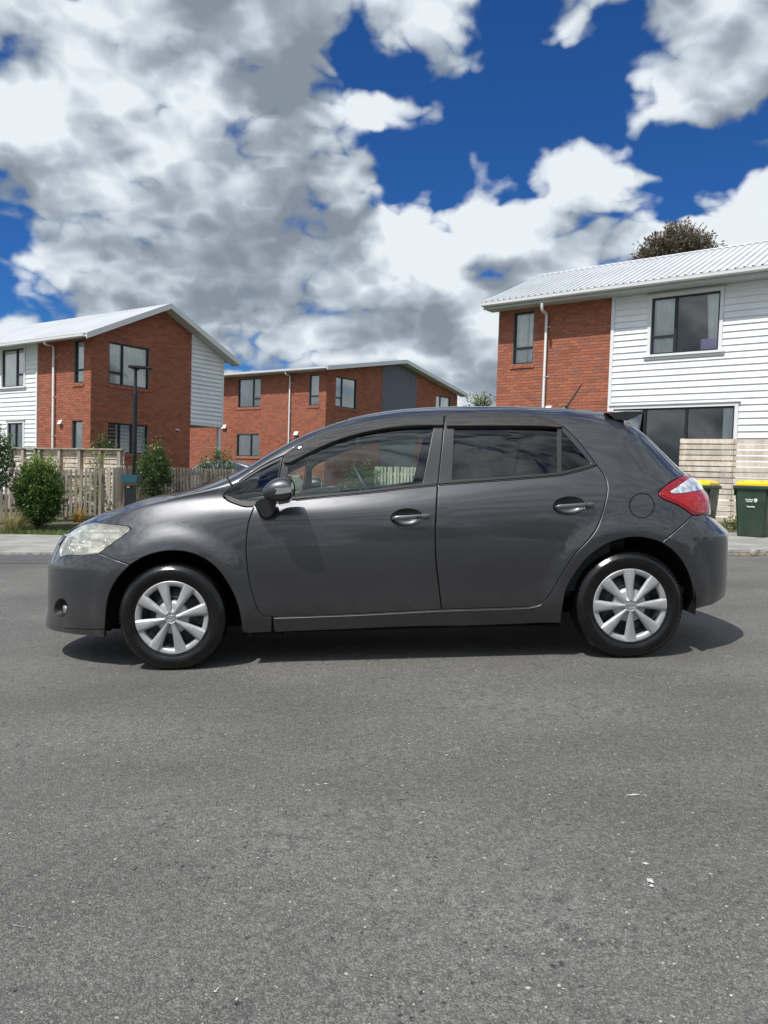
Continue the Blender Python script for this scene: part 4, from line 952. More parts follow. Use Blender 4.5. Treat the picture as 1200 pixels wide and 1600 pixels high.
# ------------------------------------------------------------------ door mirrors
cap = [(411.7,764,770),(414,760,778.5),(419,755,781.5),(425,750.5,783),(431,747.6,784),(438,745.8,784.3),(446,745,783.7),(452,746.6,782),(456,749.3,779),(457.8,752.5,775)]
for sg in (1, -1):
    mr_ = link('door_mirror', None, car); mr_.empty_display_size = .05
    V, F = [], []; ns = 26; n = len(cap)
    for i, (u, vt, vb) in enumerate(cap):
        x, zt = pc(u, vt, .98); _, zb = pc(u, vb, .98); t = i/(n-1)
        dep = .105*math.sqrt(max(1-(1-min(t*1.5+.06, 1))**2, .02))*(1-.10*t)
        zc, hz = (zt+zb)/2, (zt-zb)/2; yc_ = .985
        for s_ in range(ns):
            a = 2*math.pi*s_/ns; ca, sa = math.cos(a), math.sin(a)
            V.append((x, -sg*(yc_+dep*np.sign(ca)*abs(ca)**.85), zc+hz*np.sign(sa)*abs(sa)**.85))
    for i in range(n-1):
        for s_ in range(ns): F.append((i*ns+s_, i*ns+(s_+1) % ns, (i+1)*ns+(s_+1) % ns, (i+1)*ns+s_))
    mb = MB(); mb.add(V, F, True); mb.add(V[:ns], [tuple(range(ns))[::-1]], True); mb.obj('mirror_housing', mr_, M_paint)
    x, z = pc(456.9, 764, .98); mb = MB(); mb.add([(x+.001, v[1]*1 - (v[1]+sg*.985)*.06, (v[2]-z)*.93+z) for v in V[-ns:]], [tuple(range(ns))]); mb.obj('mirror_glass', mr_, M_chrome)
    mb = MB(); pts = []
    Vq = []
    sig = [(426,763.2,772.4),(433,762.4,772.2),(441,762.0,771.4),(449,761.6,770.2),(455.6,761.3,768.6)]
    for (u, va, vb2) in sig:
        for v in (va, vb2):
            x, z = pc(u, v, 1.085); i = np.interp(u, [c_[0] for c_ in cap], np.arange(n)); t = i/(n-1); dep = .105*math.sqrt(max(1-(1-min(t*1.5+.06, 1))**2, .02))*(1-.10*t)
            zt = np.interp(u, [c_[0] for c_ in cap], [pc(c_[0], c_[1], .98)[1] for c_ in cap]); zb = np.interp(u, [c_[0] for c_ in cap], [pc(c_[0], c_[2], .98)[1] for c_ in cap])
            sa = abs((z-(zt+zb)/2)/((zt-zb)/2)); ca = max(1-min(sa, 1)**(2/.85), 0)**(.85/2); Vq.append((x, -sg*(.985+dep*ca+.0025), z))
    mb.add(Vq, [(2*k, 2*k+1, 2*k+3, 2*k+2) for k in range(len(sig)-1)], True); mb.obj('turn_signal', mr_, mat('turn_signal_lens', (0.30, 0.31, 0.33), 0.12, 0.3, coat=1.0))
    foot = [(398.5,789),(404,786.2),(412,784.5),(428,783.2),(431,786),(427,799.5),(423,806),(419.5,809.3),(411.7,811),(407,807.5),(402,797.5)]
    f1 = [pc(u, v, .875) for u, v in foot]; f2 = [pc(u+2.5, v-2.5 if v > 790 else v-6, .93) for u, v in foot]
    mb = MB(); n2 = len(foot); V = [(x, -sg*.845, z) for x, z in f1]+[(x, -sg*.890, z) for x, z in f1]+[(x, -sg*.93, z) for x, z in f2]
    F = [(r*n2+k, r*n2+(k+1) % n2, (r+1)*n2+(k+1) % n2, (r+1)*n2+k) for r in (0, 1) for k in range(n2)]+[tuple(range(2*n2, 3*n2))]
    mb.add(V, F, False); mb.obj('mirror_foot', mr_, M_trim)
    x0, z0 = pc(433, 781, .93); x1, z1 = pc(433, 789, .93); mb = MB(); mb.prism([(x0, z0), (pc(456, 779, .93)), (pc(452, 785.5, .93)), (pc(437, 788.5, .93))], -sg*.885, -sg*.955); mb.obj('mirror_arm', mr_, M_chrome if False else M_handle)
# ------------------------------------------------------------------ roof spoiler, aerial, wipers
V, F = [], []; ys = np.linspace(-.52, .52, 21)
for y in ys:
    k = 1-(abs(y)/.52)**2; c_ = .030*k
    A = pc(950, 644.3, .53); A0 = pc(962, 650, .53); Bt = pc(1003.5, 642.8, .50); Bb = pc(1005.2, 645.6, .50); Cc = pc(981, 657.2, .53)
    ex = .035*k
    for (px_, pz_) in ((A[0], A[1]-.004), (A[0]+.5*(Bt[0]-A[0]), (A[1]+Bt[1])/2+.004), (Bt[0]+ex, Bt[1]), (Bb[0]+ex, Bb[1]), (Cc[0]+ex*.4, Cc[1]), (A0[0], A0[1]-.02)): V.append((px_, y, pz_+c_))
for i in range(len(ys)-1):
    for k in range(6): F.append((i*6+k, i*6+(k+1) % 6, (i+1)*6+(k+1) % 6, (i+1)*6+k))
F += [tuple(range(6)), tuple(range((len(ys)-1)*6, len(ys)*6))[::-1]]
sp = link('spoiler', pydata('spoiler', V, F), car, M_paint)
bm = bmesh.new(); bm.from_mesh(sp.data); bmesh.ops.recalc_face_normals(bm, faces=bm.faces); bm.to_mesh(sp.data); bm.free()
base = w2c(at(882.5, 637.6, CARY)); tip = w2c(at(909, 600.3, CARY)); mb = MB()
bj = base+np.array([0, 0, -.012]); mb.tube([bj, bj*.72+tip*.28, tip], [.0075, .0062, .0050], 8); mb.lathe([(.034, -.02), (.030, .004), (.018, .016), (.006, .024), (0, .026)], 20, lambda x, y, z: (base[0]+x*1.1, y*.7, base[2]+z-.008)); mb.obj('aerial', car, M_trim)
mb = MB()
for (pa, pb) in (((308,763.5,.30),(337,752.5,.20)), ((311,765,.36),(330,759,.30)), ((270,768.6,.30),(281,766.6,.28))):
    a_, b_ = pc(*pa), pc(*pb); mb.tube([(a_[0], -pa[2], a_[1]+.004), ((a_[0]+b_[0])/2, -(pa[2]+pb[2])/2, (a_[1]+b_[1])/2+.012), (b_[0], -pb[2], b_[1])], [.006, .008, .005], 8)
mb.obj('wiper', car, M_trim)
# ------------------------------------------------------------------ ground, road, footpaths
def sst(a, b_, x): t = min(max((x-a)/(b_-a), 0), 1); return t*t*(3-2*t)
def kerby(x): return 11.50 + 0.055*x
def right_side(x): return sst(-3.5, 1.5, x)
def land(x, y):
    "surface beyond the kerb: flush crossing on the left, raised footpath on the right"
    ky = kerby(x); r = right_side(x)
    zl = ground(x, y)+0.02+0.10*min(max(y-16.0, 0), 2.8)+0.02*min(max(y-18.8, 0), 12)
    zr = ground(x, ky)+0.075+0.030*min(max(y-ky, 0), 5.0)
    return zl*(1-r)+zr*r
def gpix(u, v, f=None, dz=0.0):
    f = f or ground; d = pxray(u, v); lo, hi = 0.5, 80.0
    for _ in range(50):
        m = (lo+hi)/2; p = CAMP+d*(m/d[1])
        if p[2]-f(p[0], p[1])-dz > 0: lo = m
        else: hi = m
    return CAMP+d*(lo/d[1])
def sheet(name, xs, yfun, f, m, kind='structure', dz=0.0, parent=None):
    V, F = [], []; n = None
    for x in xs:
        ys = yfun(x); n = len(ys)
        for y in ys: V.append((x, y, f(x, y)+dz))
    for i in range(len(xs)-1):
        for k in range(n-1): F.append((i*n+k, (i+1)*n+k, (i+1)*n+k+1, i*n+k+1))
    return link(name, pydata(name, V, F, True), parent, m, kind=kind)
def asphalt_mat():
    m = mat('worn_asphalt', (.12, .12, .12), 0.85, 0, 0.35); b, p = nodes(m); tc = b.new('ShaderNodeTexCoord'); v = tc.outputs['Object']
    wob = b.vm('ADD', v, b.vm('SCALE', b.vm('SUBTRACT', b.noise(v, 60, 2, .5, out=1), (.5, .5, .5)), scale=.012))
    def vor(scale, feat='F1', vec=None):
        n = b.new('ShaderNodeTexVoronoi', feature=feat); b.put(n.inputs['Vector'], vec if vec is not None else wob); b.put(n.inputs['Scale'], scale); return n
    v1 = vor(205); v2 = vor(430); v3 = vor(84)
    s1 = b.new('ShaderNodeSeparateColor'); b.put(s1.inputs[0], v1.outputs['Color']); s2 = b.new('ShaderNodeSeparateColor'); b.put(s2.inputs[0], v2.outputs['Color']); s3 = b.new('ShaderNodeSeparateColor'); b.put(s3.inputs[0], v3.outputs['Color'])
    tone = b.m('ADD', b.m('MULTIPLY', s1.outputs[0], .50), b.m('MULTIPLY', s2.outputs[1], .32)); tone = b.m('ADD', tone, b.m('MULTIPLY', b.m('POWER', s3.outputs[0], 2.0), .30))
    crev = b.mr(v1.outputs['Distance'], .42, .72)                    # binder between the stones
    low = b.noise(b.vm('MULTIPLY', v, (.55, .9, 1)), 0.9, 4, .55); mid = b.noise(v, 5.5, 5, .6); mid2 = b.noise(v, 19, 4, .65)
    c = b.mix(tone, (.042, .042, .040, 1), (.292, .286, .265, 1))
    c = b.mix(b.m('MULTIPLY', crev, .34), c, (.040, .040, .042, 1))
    # stripped, open patches where the stones stand dark against each other
    pit = b.m('MULTIPLY', b.mr(mid2, .47, .62), b.mr(b.m('ADD', b.m('MULTIPLY', low, .5), b.m('MULTIPLY', mid, .5)), .46, .62))
    pit2 = b.m('MULTIPLY', pit, b.mr(s1.outputs[2], .30, .62))
    c = b.mix(b.m('MULTIPLY', pit2, .85), c, (.024, .024, .028, 1))
    gr = b.noise(v, 330, 3, .7); c = b.mix(b.mr(gr, .38, .66, 0, .42), c, (.085, .084, .082, 1))
    c = b.mix(b.m('MULTIPLY', b.mr(mid, .40, .75), .20), c, (.19, .187, .175, 1))
    hs = b.new('ShaderNodeHueSaturation'); b.put(hs.inputs['Color'], c); b.put(hs.inputs['Value'], b.mr(low,   .32, .68, .74, 1.13)); c = hs.outputs[0]
    v4 = vor(46); s4 = b.new('ShaderNodeSeparateColor'); b.put(s4.inputs[0], v4.outputs['Color'])
    cl = b.mr(b.m('ADD', b.m('MULTIPLY', mid, .6), b.m('MULTIPLY', low, .4)), .44, .60)
    hole = b.m('MULTIPLY', b.m('MULTIPLY', b.mr(s4.outputs[0], .72, .80), b.mr(b.m('ADD', v4.outputs['Distance'], b.m('MULTIPLY', mid2, .25)), .46, .30)), cl)
    c = b.mix(b.m('MULTIPLY', hole, .80), c, (.020, .020, .024, 1))
    # pale chips
    chip = b.m('MULTIPLY', b.m('GREATER_THAN', s3.outputs[2], .990), b.m('LESS_THAN', v3.outputs['Distance'], .36))
    c = b.mix(b.m('MULTIPLY', chip, .75), c, (.50, .49, .45, 1))
    tan = b.m('MULTIPLY', b.m('GREATER_THAN', s1.outputs[1], .955), b.m('LESS_THAN', v1.outputs['Distance'], .5)); c = b.mix(b.m('MULTIPLY', tan, .5), c, (.34, .30, .22, 1))
    # soft dusty track of tyres and a darker smear
    wv = b.noise(b.vm('MULTIPLY', v, (.16, 1.3, 1)), 1.1, 3, .5); c = b.mix(b.mr(wv, .5, .72, 0, .22), c, (.17, .168, .155, 1))
    b.put(p.inputs['Base Color'], c)
    h = b.m('SUBTRACT', b.m('ADD', b.m('MULTIPLY', s1.outputs[0], .5), b.m('MULTIPLY', s2.outputs[1], .3)), b.m('ADD', b.m('MULTIPLY', crev, .9), b.m('ADD', b.m('MULTIPLY', pit2, 1.2), b.m('MULTIPLY', hole, 2.0))))
    bp = b.new('ShaderNodeBump'); bp.inputs['Strength'].default_value = 0.7; bp.inputs['Distance'].default_value = 0.004; b.put(bp.inputs['Height'], h); b.put(p.inputs['Normal'], bp.outputs[0])
    b.put(p.inputs['Roughness'], b.mr(s2.outputs[0], 0, 1, .62, .95))
    return m
M_asph = asphalt_mat()
xs_ = sorted(set(list(np.linspace(-90, -14, 9))+list(np.linspace(-14, 14, 57))+list(np.linspace(14, 90, 9))))
sheet('road', xs_, lambda x: list(np.linspace(-45, 0, 10))+list(np.linspace(.5, 8, 20))+list(np.linspace(8.3, kerby(x), 14)), ground, M_asph)
M_conc = vary(mat('footpath_concrete', rough=.9), (.20, .198, .185), (.30, .297, .28), 2.2, 6, .65, bump=.35, bscale=90)
M_kerb = vary(mat('kerb_concrete', rough=.9), (.10, .10, .098), (.24, .238, .225), 9, 6, .7, bump=.6, bscale=60)
M_grass = vary(mat('grass_soil', rough=.95), (.045, .055, .022), (.10, .10, .045), 5, 6, .65, bump=.5, bscale=60)
M_strip = vary(mat('channel_asphalt', rough=.85), (.062, .062, .064), (.085, .085, .086), 6, 6, .6, bump=.35, bscale=150)
sheet('ground', list(np.linspace(-600, -30, 14))+list(np.linspace(-27, 30, 60))+list(np.linspace(40, 600, 14)), lambda x: list(np.linspace(kerby(max(min(x, 14), -14))+.5, 22, 26))+[26, 32, 45, 80, 150, 400, 1500], lambda x, y: land(max(min(x, 14), -14), min(y, 40))-.06, M_grass)
sheet('far_ground', np.linspace(-900, 900, 13), lambda x: np.linspace(-900, -44, 8), lambda x, y: -1.2 if y < -60 else -.15+G0-0.0115*(-45-4.4)*0+.3, M_grass)
def gedge(x): return 15.6+0.0*x if x > -4 else 15.35-0.20*(x+7.3)
sheet('footpath', list(np.linspace(-40, -14, 6))+list(np.linspace(-13.5, 14, 60))+list(np.linspace(16, 40, 6)), lambda x: np.linspace(kerby(x)+.012, (gedge(max(x, -14)) if x < -2.5 else 14.55), 8), land, M_conc)
sheet('channel', np.linspace(-14, -2.5, 30), lambda x: np.linspace(kerby(x)-1.0, kerby(x)-.01, 5), ground, M_strip, dz=.004)
# kerb stones on the right, flush crossing lip on the left
k0 = None
for i in range(34):
    x0 = -14+i*.9; x1 = x0+.892; mb = MB(); rs = random.Random(i)
    V, F = [], []; n = 7
    for q in range(n):
        x = x0+(x1-x0)*q/(n-1); y = kerby(x); r = right_side(x); top = land(x, y)+.003; g = ground(x, y)-.02; j1 = rs.uniform(-.008, .008)*r; j2 = rs.uniform(-.012, .006)*r
        V += [(x, y-.012+j1, g), (x, y+j1-.006, top-.018+j2), (x, y+.022+j1, top+j2*.5), (x, y+.13, top+.001), (x, y+.13, g)]
    for q in range(n-1):
        for k in range(4): F.append((q*5+k, q*5+k+1, (q+1)*5+k+1, (q+1)*5+k))
    F += [(0, 1, 2, 3, 4)[::-1], tuple(range((n-1)*5, n*5))]
    if k0 is None: k0 = link('kerb', None, None, kind='structure'); k0.empty_display_size = .1
    link('kerb_stone', pydata('kerb_stone', V, F), k0, M_kerb)
# scuffs and paint flecks on the asphalt
mb = MB(); rf = random.Random(3)
def fleck(u, v, a, b2, n=9, rot=0.0):
    p = gpix(u, v); pts = []
    for k in range(n):
        t = 2*math.pi*k/n; rr = rf.uniform(.45, 1.1); x = a*math.cos(t)*rr; y = b2*math.sin(t)*rr; X = p[0]+x*math.cos(rot)-y*math.sin(rot); Y = p[1]+x*math.sin(rot)+y*math.cos(rot); pts.append((X, Y, ground(X, Y)+.0035))
    mb.add(pts, [tuple(range(n))])
for f in ((1008,1351,.011,.008),(1016,1378,.010,.014),(1018,1386,.006,.009),(509,1226,.008,.004),(639,1163,.006,.004),(320,1183,.007,.004),(361,1267,.007,.004),(403,1342,.006,.004),(413,1525,.003,.003),(1013,1352,.004,.003),(944,1407,.004,.003),(898,1067,.007,.005),(776,1054,.006,.004),(795,1057,.006,.004),(859,1243,.006,.004),(140,1413,.004,.003),(580,1526,.004,.003),(1142,1558,.003,.004),(880,1547,.004,.002),(1136,1026,.02,.01),(990,1243,.03,.006)): fleck(*f)
for (ua, va, ub, vb, n_, s_) in ((865,1029,1010,1062,60,.004),(110,1162,370,1148,50,.0035),(1000,1238,1012,1246,10,.004),(22,1448,48,1452,14,.003),(335,1552,342,1545,10,.0025),(690,1178,720,1170,14,.003)):
    for k in range(n_):
        t = rf.random(); fleck(ua+(ub-ua)*t+rf.uniform(-1, 1), va+(vb-va)*t+rf.uniform(-.7, .7), s_*rf.uniform(.4, 2.2), s_*rf.uniform(.25, .6), 6)
mb.obj('paint_flecks', None, vary(mat('pale_scuff', rough=.9), (.36, .36, .35), (.55, .55, .54), 60), fix=False, kind='stuff')
# loose chips of stone lying on the road in front of the camera
mb = MB()
for k in range(900):
    u = rf.uniform(-60, 1260); v = 1050+570*rf.random()**.8; p = gpix(u, v); r_ = rf.uniform(.0012, .0034)*(1.6 if rf.random() < .06 else 1)
    q = [(p[0]+r_*math.cos(t+k)*rf.uniform(.7, 1.2), p[1]+r_*math.sin(t+k)*rf.uniform(.7, 1.2)) for t in (0, 1.6, 3.1, 4.6)]
    g = ground(p[0], p[1]); mb.add([(x, y, g) for x, y in q]+[(p[0], p[1], g+r_*rf.uniform(.5, 1))], [(0, 1, 4), (1, 2, 4), (2, 3, 4), (3, 0, 4)])
mb.obj('road_grit', None, vary(mat('grit', rough=.85), (.10, .10, .095), (.42, .41, .37), 30, 3, .5, lo=.40, hi=.72), fix=False, kind='stuff')
# dry leaf litter caught along the broken kerb
mb = MB()
for k in range(420):
    x = rf.uniform(4.75, 7.0); y = kerby(x)-.03-abs(rf.gauss(0, .07)); z = ground(x, y)+.004+rf.random()*.025; a = rf.uniform(0, 6.28); l = rf.uniform(.012, .05); w = rf.uniform(.003, .010)
    dx, dy = math.cos(a), math.sin(a); mb.add([(x-dx*l, y-dy*l, z), (x-dy*w, y+dx*w, z+.004), (x+dx*l, y+dy*l, z+rf.uniform(-.003, .014)), (x+dy*w, y-dx*w, z)], [(0, 1, 2, 3)])
mb.obj('leaf_litter', None, vary(mat('dry_leaf', rough=.9), (.30, .19, .08), (.52, .42, .26), 40), fix=False, kind='stuff')
mb = MB(); pk = gpix(1177, 862, land)
for k in range(1): mb.lathe([(0, .045), (.035, .035), (.05, .005), (.045, -.03)], 9, lambda x, y, z: (pk[0]+x*1.2, pk[1]+y, pk[2]+z))
o = mb.obj('stone', None, M_conc, label='pale rounded stone lying on the broken kerb edge below the green bin', cat='stone')
# ------------------------------------------------------------------ houses
class Frame:
    "a vertical wall plane: s along it to the right, t outwards, h up"
    def __init__(s, anchor, ang, inward=None):
        s.O = np.array(anchor, float); s.O[2] = 0; s.d = np.array([math.sin(ang), -math.cos(ang), 0.]); s.n = np.array([-math.cos(ang), -math.sin(ang), 0.])
    def T(s, a, t, h): return tuple(s.O+s.d*a+s.n*t+np.array([0, 0, h]))
    def px(s, u, v, t=0.0):
        r = pxray(u, v); k = ((s.O+s.n*t-CAMP)@s.n)/(r@s.n); p = CAMP+r*k; q = p-s.O; return q@s.d, p[2]
    def box(s, mb, a0, a1, t0, t1, h0, h1): mb.box(a0, a1, t0, t1, h0, h1, s.T)
def clip_poly(poly, halfs):
    for (a, b_, c) in halfs:          # keep a*x+b*y<=c
        out = []
        for i in range(len(poly)):
            p, q = poly[i-1], poly[i]; dp = a*p[0]+b_*p[1]-c; dq = a*q[0]+b_*q[1]-c
            if dp <= 0: out.append(p)
            if (dp < 0 < dq) or (dq < 0 < dp): t = dp/(dp-dq); out.append((p[0]+(q[0]-p[0])*t, p[1]+(q[1]-p[1])*t))
        # order: fix by inserting in sequence
        o2 = []
        for i in range(len(poly)):
            p, q = poly[i], poly[(i+1) % len(poly)]; dp = a*p[0]+b_*p[1]-c; dq = a*q[0]+b_*q[1]-c
            if dp <= 0: o2.append(p)
            if dp*dq < 0: t = dp/(dp-dq); o2.append((p[0]+(q[0]-p[0])*t, p[1]+(q[1]-p[1])*t))
        poly = o2
        if len(poly) < 3: return []
    return poly
def halfs_of(poly):
    c = np.mean(poly, 0); H = []
    for i in range(len(poly)):
        p, q = np.array(poly[i]), np.array(poly[(i+1) % len(poly)]); e = q-p; n = np.array([e[1], -e[0]]); n = n/np.linalg.norm(n)
        if n@(c-p) > 0: n = -n
        H.append((n[0], n[1], n@p))
    return H
def minus(rect, holes):
    rs = [rect]
    for (a0, a1, h0, h1) in holes:
        nx = []
        for (x0, x1, y0, y1) in rs:
            if x1 <= a0 or x0 >= a1 or y1 <= h0 or y0 >= h1: nx.append((x0, x1, y0, y1)); continue
            if x0 < a0: nx.append((x0, a0, y0, y1))
            if x1 > a1: nx.append((a1, x1, y0, y1))
            X0, X1 = max(x0, a0), min(x1, a1)
            if y0 < h0: nx.append((X0, X1, y0, h0))
            if y1 > h1: nx.append((X0, X1, h1, y1))
        rs = nx
    return [r for r in rs if r[1]-r[0] > .012 and r[3]-r[2] > .012]
def prismface(mb, fr, poly, t0, t1):
    n = len(poly); V = [fr.T(a, t0, h) for a, h in poly]+[fr.T(a, t1, h) for a, h in poly]
    mb.add(V, [tuple(range(n, 2*n))]+[(i, (i+1) % n, (i+1) % n+n, i+n) for i in range(n)])
def backing(fr, outline, holes, parent, m, name='wall', t=0.0, thick=.12):
    "plain wall core with real openings"
    mb = MB(); H = halfs_of(outline); xs = [p[0] for p in outline]; hs = [p[1] for p in outline]
    cx_ = sorted(set([min(xs), max(xs)]+[q for h in holes for q in h[:2] if min(xs) < q < max(xs)])); cy_ = sorted(set([min(hs), max(hs)]+[q for h in holes for q in h[2:] if min(hs) < q < max(hs)]))
    for r in minus((min(xs), max(xs), min(hs), max(hs)), holes):
        p = clip_poly([(r[0], r[2]), (r[1], r[2]), (r[1], r[3]), (r[0], r[3])], H)
        if p: prismface(mb, fr, p, t-thick, t)
    return mb.obj(name, parent, m, fix=True)
def brick_mat(nm='brick_red', c1=(.41, .140, .078), c2=(.215, .076, .052)):
    m = mat(nm, rough=.85, spec=.3); b, p = nodes(m); at_ = b.new('ShaderNodeAttribute', attribute_name='tone'); oi = b.new('ShaderNodeObjectInfo'); tc = b.new('ShaderNodeTexCoord')
    f = b.m('FRACT', b.m('ADD', at_.outputs['Fac'], oi.outputs['Random'])); n = b.noise(tc.outputs['Object'], 9, 5, .65)
    f2 = b.m('ADD', b.m('MULTIPLY', f, .75), b.m('MULTIPLY', n, .35)); c = b.mix(b.mr(f2, .1, 1.0, smooth=False), (*c1, 1), (*c2, 1))
    pale = b.m('GREATER_THAN', f, .93); c = b.mix(b.m('MULTIPLY', pale, .4), c, (.30, .17, .13, 1))
    c = b.mix(b.m('MULTIPLY', b.mr(b.noise(tc.outputs['Object'], .8, 4, .6), .35, .7), .28), c, (.37, .155, .10, 1))
    b.put(p.inputs['Base Color'], c); bp = b.new('ShaderNodeBump'); bp.inputs['Strength'].default_value = .3; bp.inputs['Distance'].default_value = .004; b.put(bp.inputs['Height'], b.noise(tc.outputs['Object'], 120, 3, .6)); b.put(p.inputs['Normal'], bp.outputs[0])
    return m
M_brick = brick_mat(); M_mortar = vary(mat('mortar_grey', rough=.95), (.19, .16, .145), (.26, .225, .20), 8)
M_white = vary(mat('white_weatherboard_paint', rough=.55), (.72, .745, .775), (.79, .81, .835), 1.3, 4, .6)
M_trimw = mat('white_trim_paint', (.70, .725, .74), .5); M_roof = vary(mat('pale_steel_roofing', rough=.45, metal=.0), (.50, .52, .545), (.56, .58, .605), .7, 4, .6)
M_gut = mat('gutter_white', (.66, .68, .69), .35); M_soff = mat('soffit_grey', (.50, .52, .53), .7); M_alu = mat('charcoal_aluminium', (.016, .020, .026), .4, .1)
M_fasc = mat('fascia_grey', (.42, .44, .45), .5); M_clad = mat('slate_grey_cladding', (.115, .13, .155), .5)
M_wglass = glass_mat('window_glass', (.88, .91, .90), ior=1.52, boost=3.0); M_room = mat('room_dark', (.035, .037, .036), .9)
M_curt = vary(mat('net_curtain', rough=.95), (.84, .86, .86), (.92, .93, .93), 5); M_blind = mat('blind_slat', (.50, .52, .50), .8)
def lay_bricks(fr, outline, holes, parent, single=None, h_base=0.0, a_base=0.0, cap=300):
    """running bond laid brick by brick; single(a,h) picks those built as objects of their own"""
    H = halfs_of(outline); xs = [p[0] for p in outline]; hs = [p[1] for p in outline]
    L, HB, J = .230, .076, .010; r0 = int((min(hs)-h_base)/(HB+J)); big = MB(); tones = []; singles = []; rr = random.Random(11)
    h = h_base+r0*(HB+J); row = r0
    while h < max(hs):
        a = a_base+math.floor((min(xs)-a_base)/(L+J)-1)*(L+J)+(.5*(L+J) if row % 2 else 0)
        while a < max(xs):
            for r in minus((a, a+L, h, h+HB), [(x0-.012, x1+.012, y0-.012, y1+.012) for x0, x1, y0, y1 in holes]):
                p = clip_poly([(r[0], r[2]), (r[1], r[2]), (r[1], r[3]), (r[0], r[3])], H)
                if len(p) < 3: continue
                t = .011+rr.uniform(-.0018, .0018); full = len(p) == 4 and abs(r[1]-r[0]-L) < 1e-6 and abs(r[3]-r[2]-HB) < 1e-6 and max(q[0] for q in p)-min(q[0] for q in p) > L-.001
                sc = single(a+L/2, h+HB/2) if single else None
                if full and sc is not None: singles.append((sc, a, h, t)); continue
                prismface(big, fr, p, -.002, t); tones += [rr.random()]*(len(p)+1)
            a += L+J
        h += HB+J; row += 1
    singles.sort(); 
    for (sc, a, h, t) in singles[cap:]:
        prismface(big, fr, [(a, h), (a+L, h), (a+L, h+HB), (a, h+HB)], -.002, t); tones += [rr.random()]*5
    o = big.obj('brickwork', parent, M_brick, fix=False, kind='stuff'); at_ = o.data.attributes.new('tone', 'FLOAT', 'FACE'); at_.data.foreach_set('value', tones)
    if singles:
        c_ = .004; mb = MB(); mb.add([fr.T(x, tt, y) for (x, tt, y) in [(0, 0, 0), (L, 0, 0), (L, 0, HB), (0, 0, HB), (0, .010, 0), (L, .010, 0), (L, .010, HB), (0, .010, HB), (c_, .012, c_), (L-c_, .012, c_), (L-c_, .012, HB-c_), (c_, .012, HB-c_)]],
               [(0, 1, 5, 4), (1, 2, 6, 5), (2, 3, 7, 6), (3, 0, 4, 7), (4, 5, 9, 8), (5, 6, 10, 9), (6, 7, 11, 10), (7, 4, 8, 11), (8, 9, 10, 11)])
        me = mb.mesh('brick'); me.materials.append(M_brick)
        O0 = Vector(fr.T(0, 0, 0))
        for (sc, a, h, t) in singles[:cap]:
            b_ = link('brick', me, parent); b_.location = Vector(fr.T(a, t-.012, h))-O0
def boards(fr, a0, a1, h0, h1, holes, parent, m, cover=.163, outline=None, t=0.0, name='weatherboard', lip=.030):
    H = halfs_of(outline) if outline else None; n = int((h1-h0)/cover)+1
    for k in range(n):
        y0 = h0+k*cover; y1 = min(y0+cover, h1)
        if y1-y0 < .03: continue
        for r in minus((a0, a1, y0, y1), holes):
            p = [(r[0], r[2]), (r[1], r[2]), (r[1], r[3]), (r[0], r[3])]
            if H: p = clip_poly(p, H)
            if len(p) < 3: continue
            mb = MB(); n_ = len(p); tt = lambda y: t+.012+lip*(1-(y-y0)/cover)
            V = [fr.T(a, t-.01, h) for a, h in p]+[fr.T(a, tt(h), h-(.012 if h-y0 < .02 and lip < .04 else 0)) for a, h in p]
            mb.add(V, [tuple(range(n_, 2*n_))]+[(i, (i+1) % n_, (i+1) % n_+n_, i+n_) for i in range(n_)]); mb.obj(name, parent, m)
def curtain(fr, a0, a1, h0, h1, t, parent, gather=1.0, m=None, seed=0, pinch=0):
    rs = random.Random(seed); n = max(14, int((a1-a0)*46)); V, F = [], []
    ph = rs.uniform(0, 6)
    for q in (0, 1, 2, 3):
        h = h1+(h0-h1)*q/3
        for i in range(n+1):
            x = i/n; a = a0+(a1-a0)*x; 
            if pinch: a = a+(pinch*(a1-a0)*.35)*(q/3)*(1-x if pinch > 0 else x)
            V.append(fr.T(a, t+.028*math.sin(x*(a1-a0)*52+ph+.6*math.sin(x*9))*(.6+.4*q/3), h))
    for q in range(3):
        for i in range(n): F.append((q*(n+1)+i, q*(n+1)+i+1, (q+1)*(n+1)+i+1, (q+1)*(n+1)+i))
    return link('curtain', pydata('curtain', V, F, True), parent, m or M_curt)
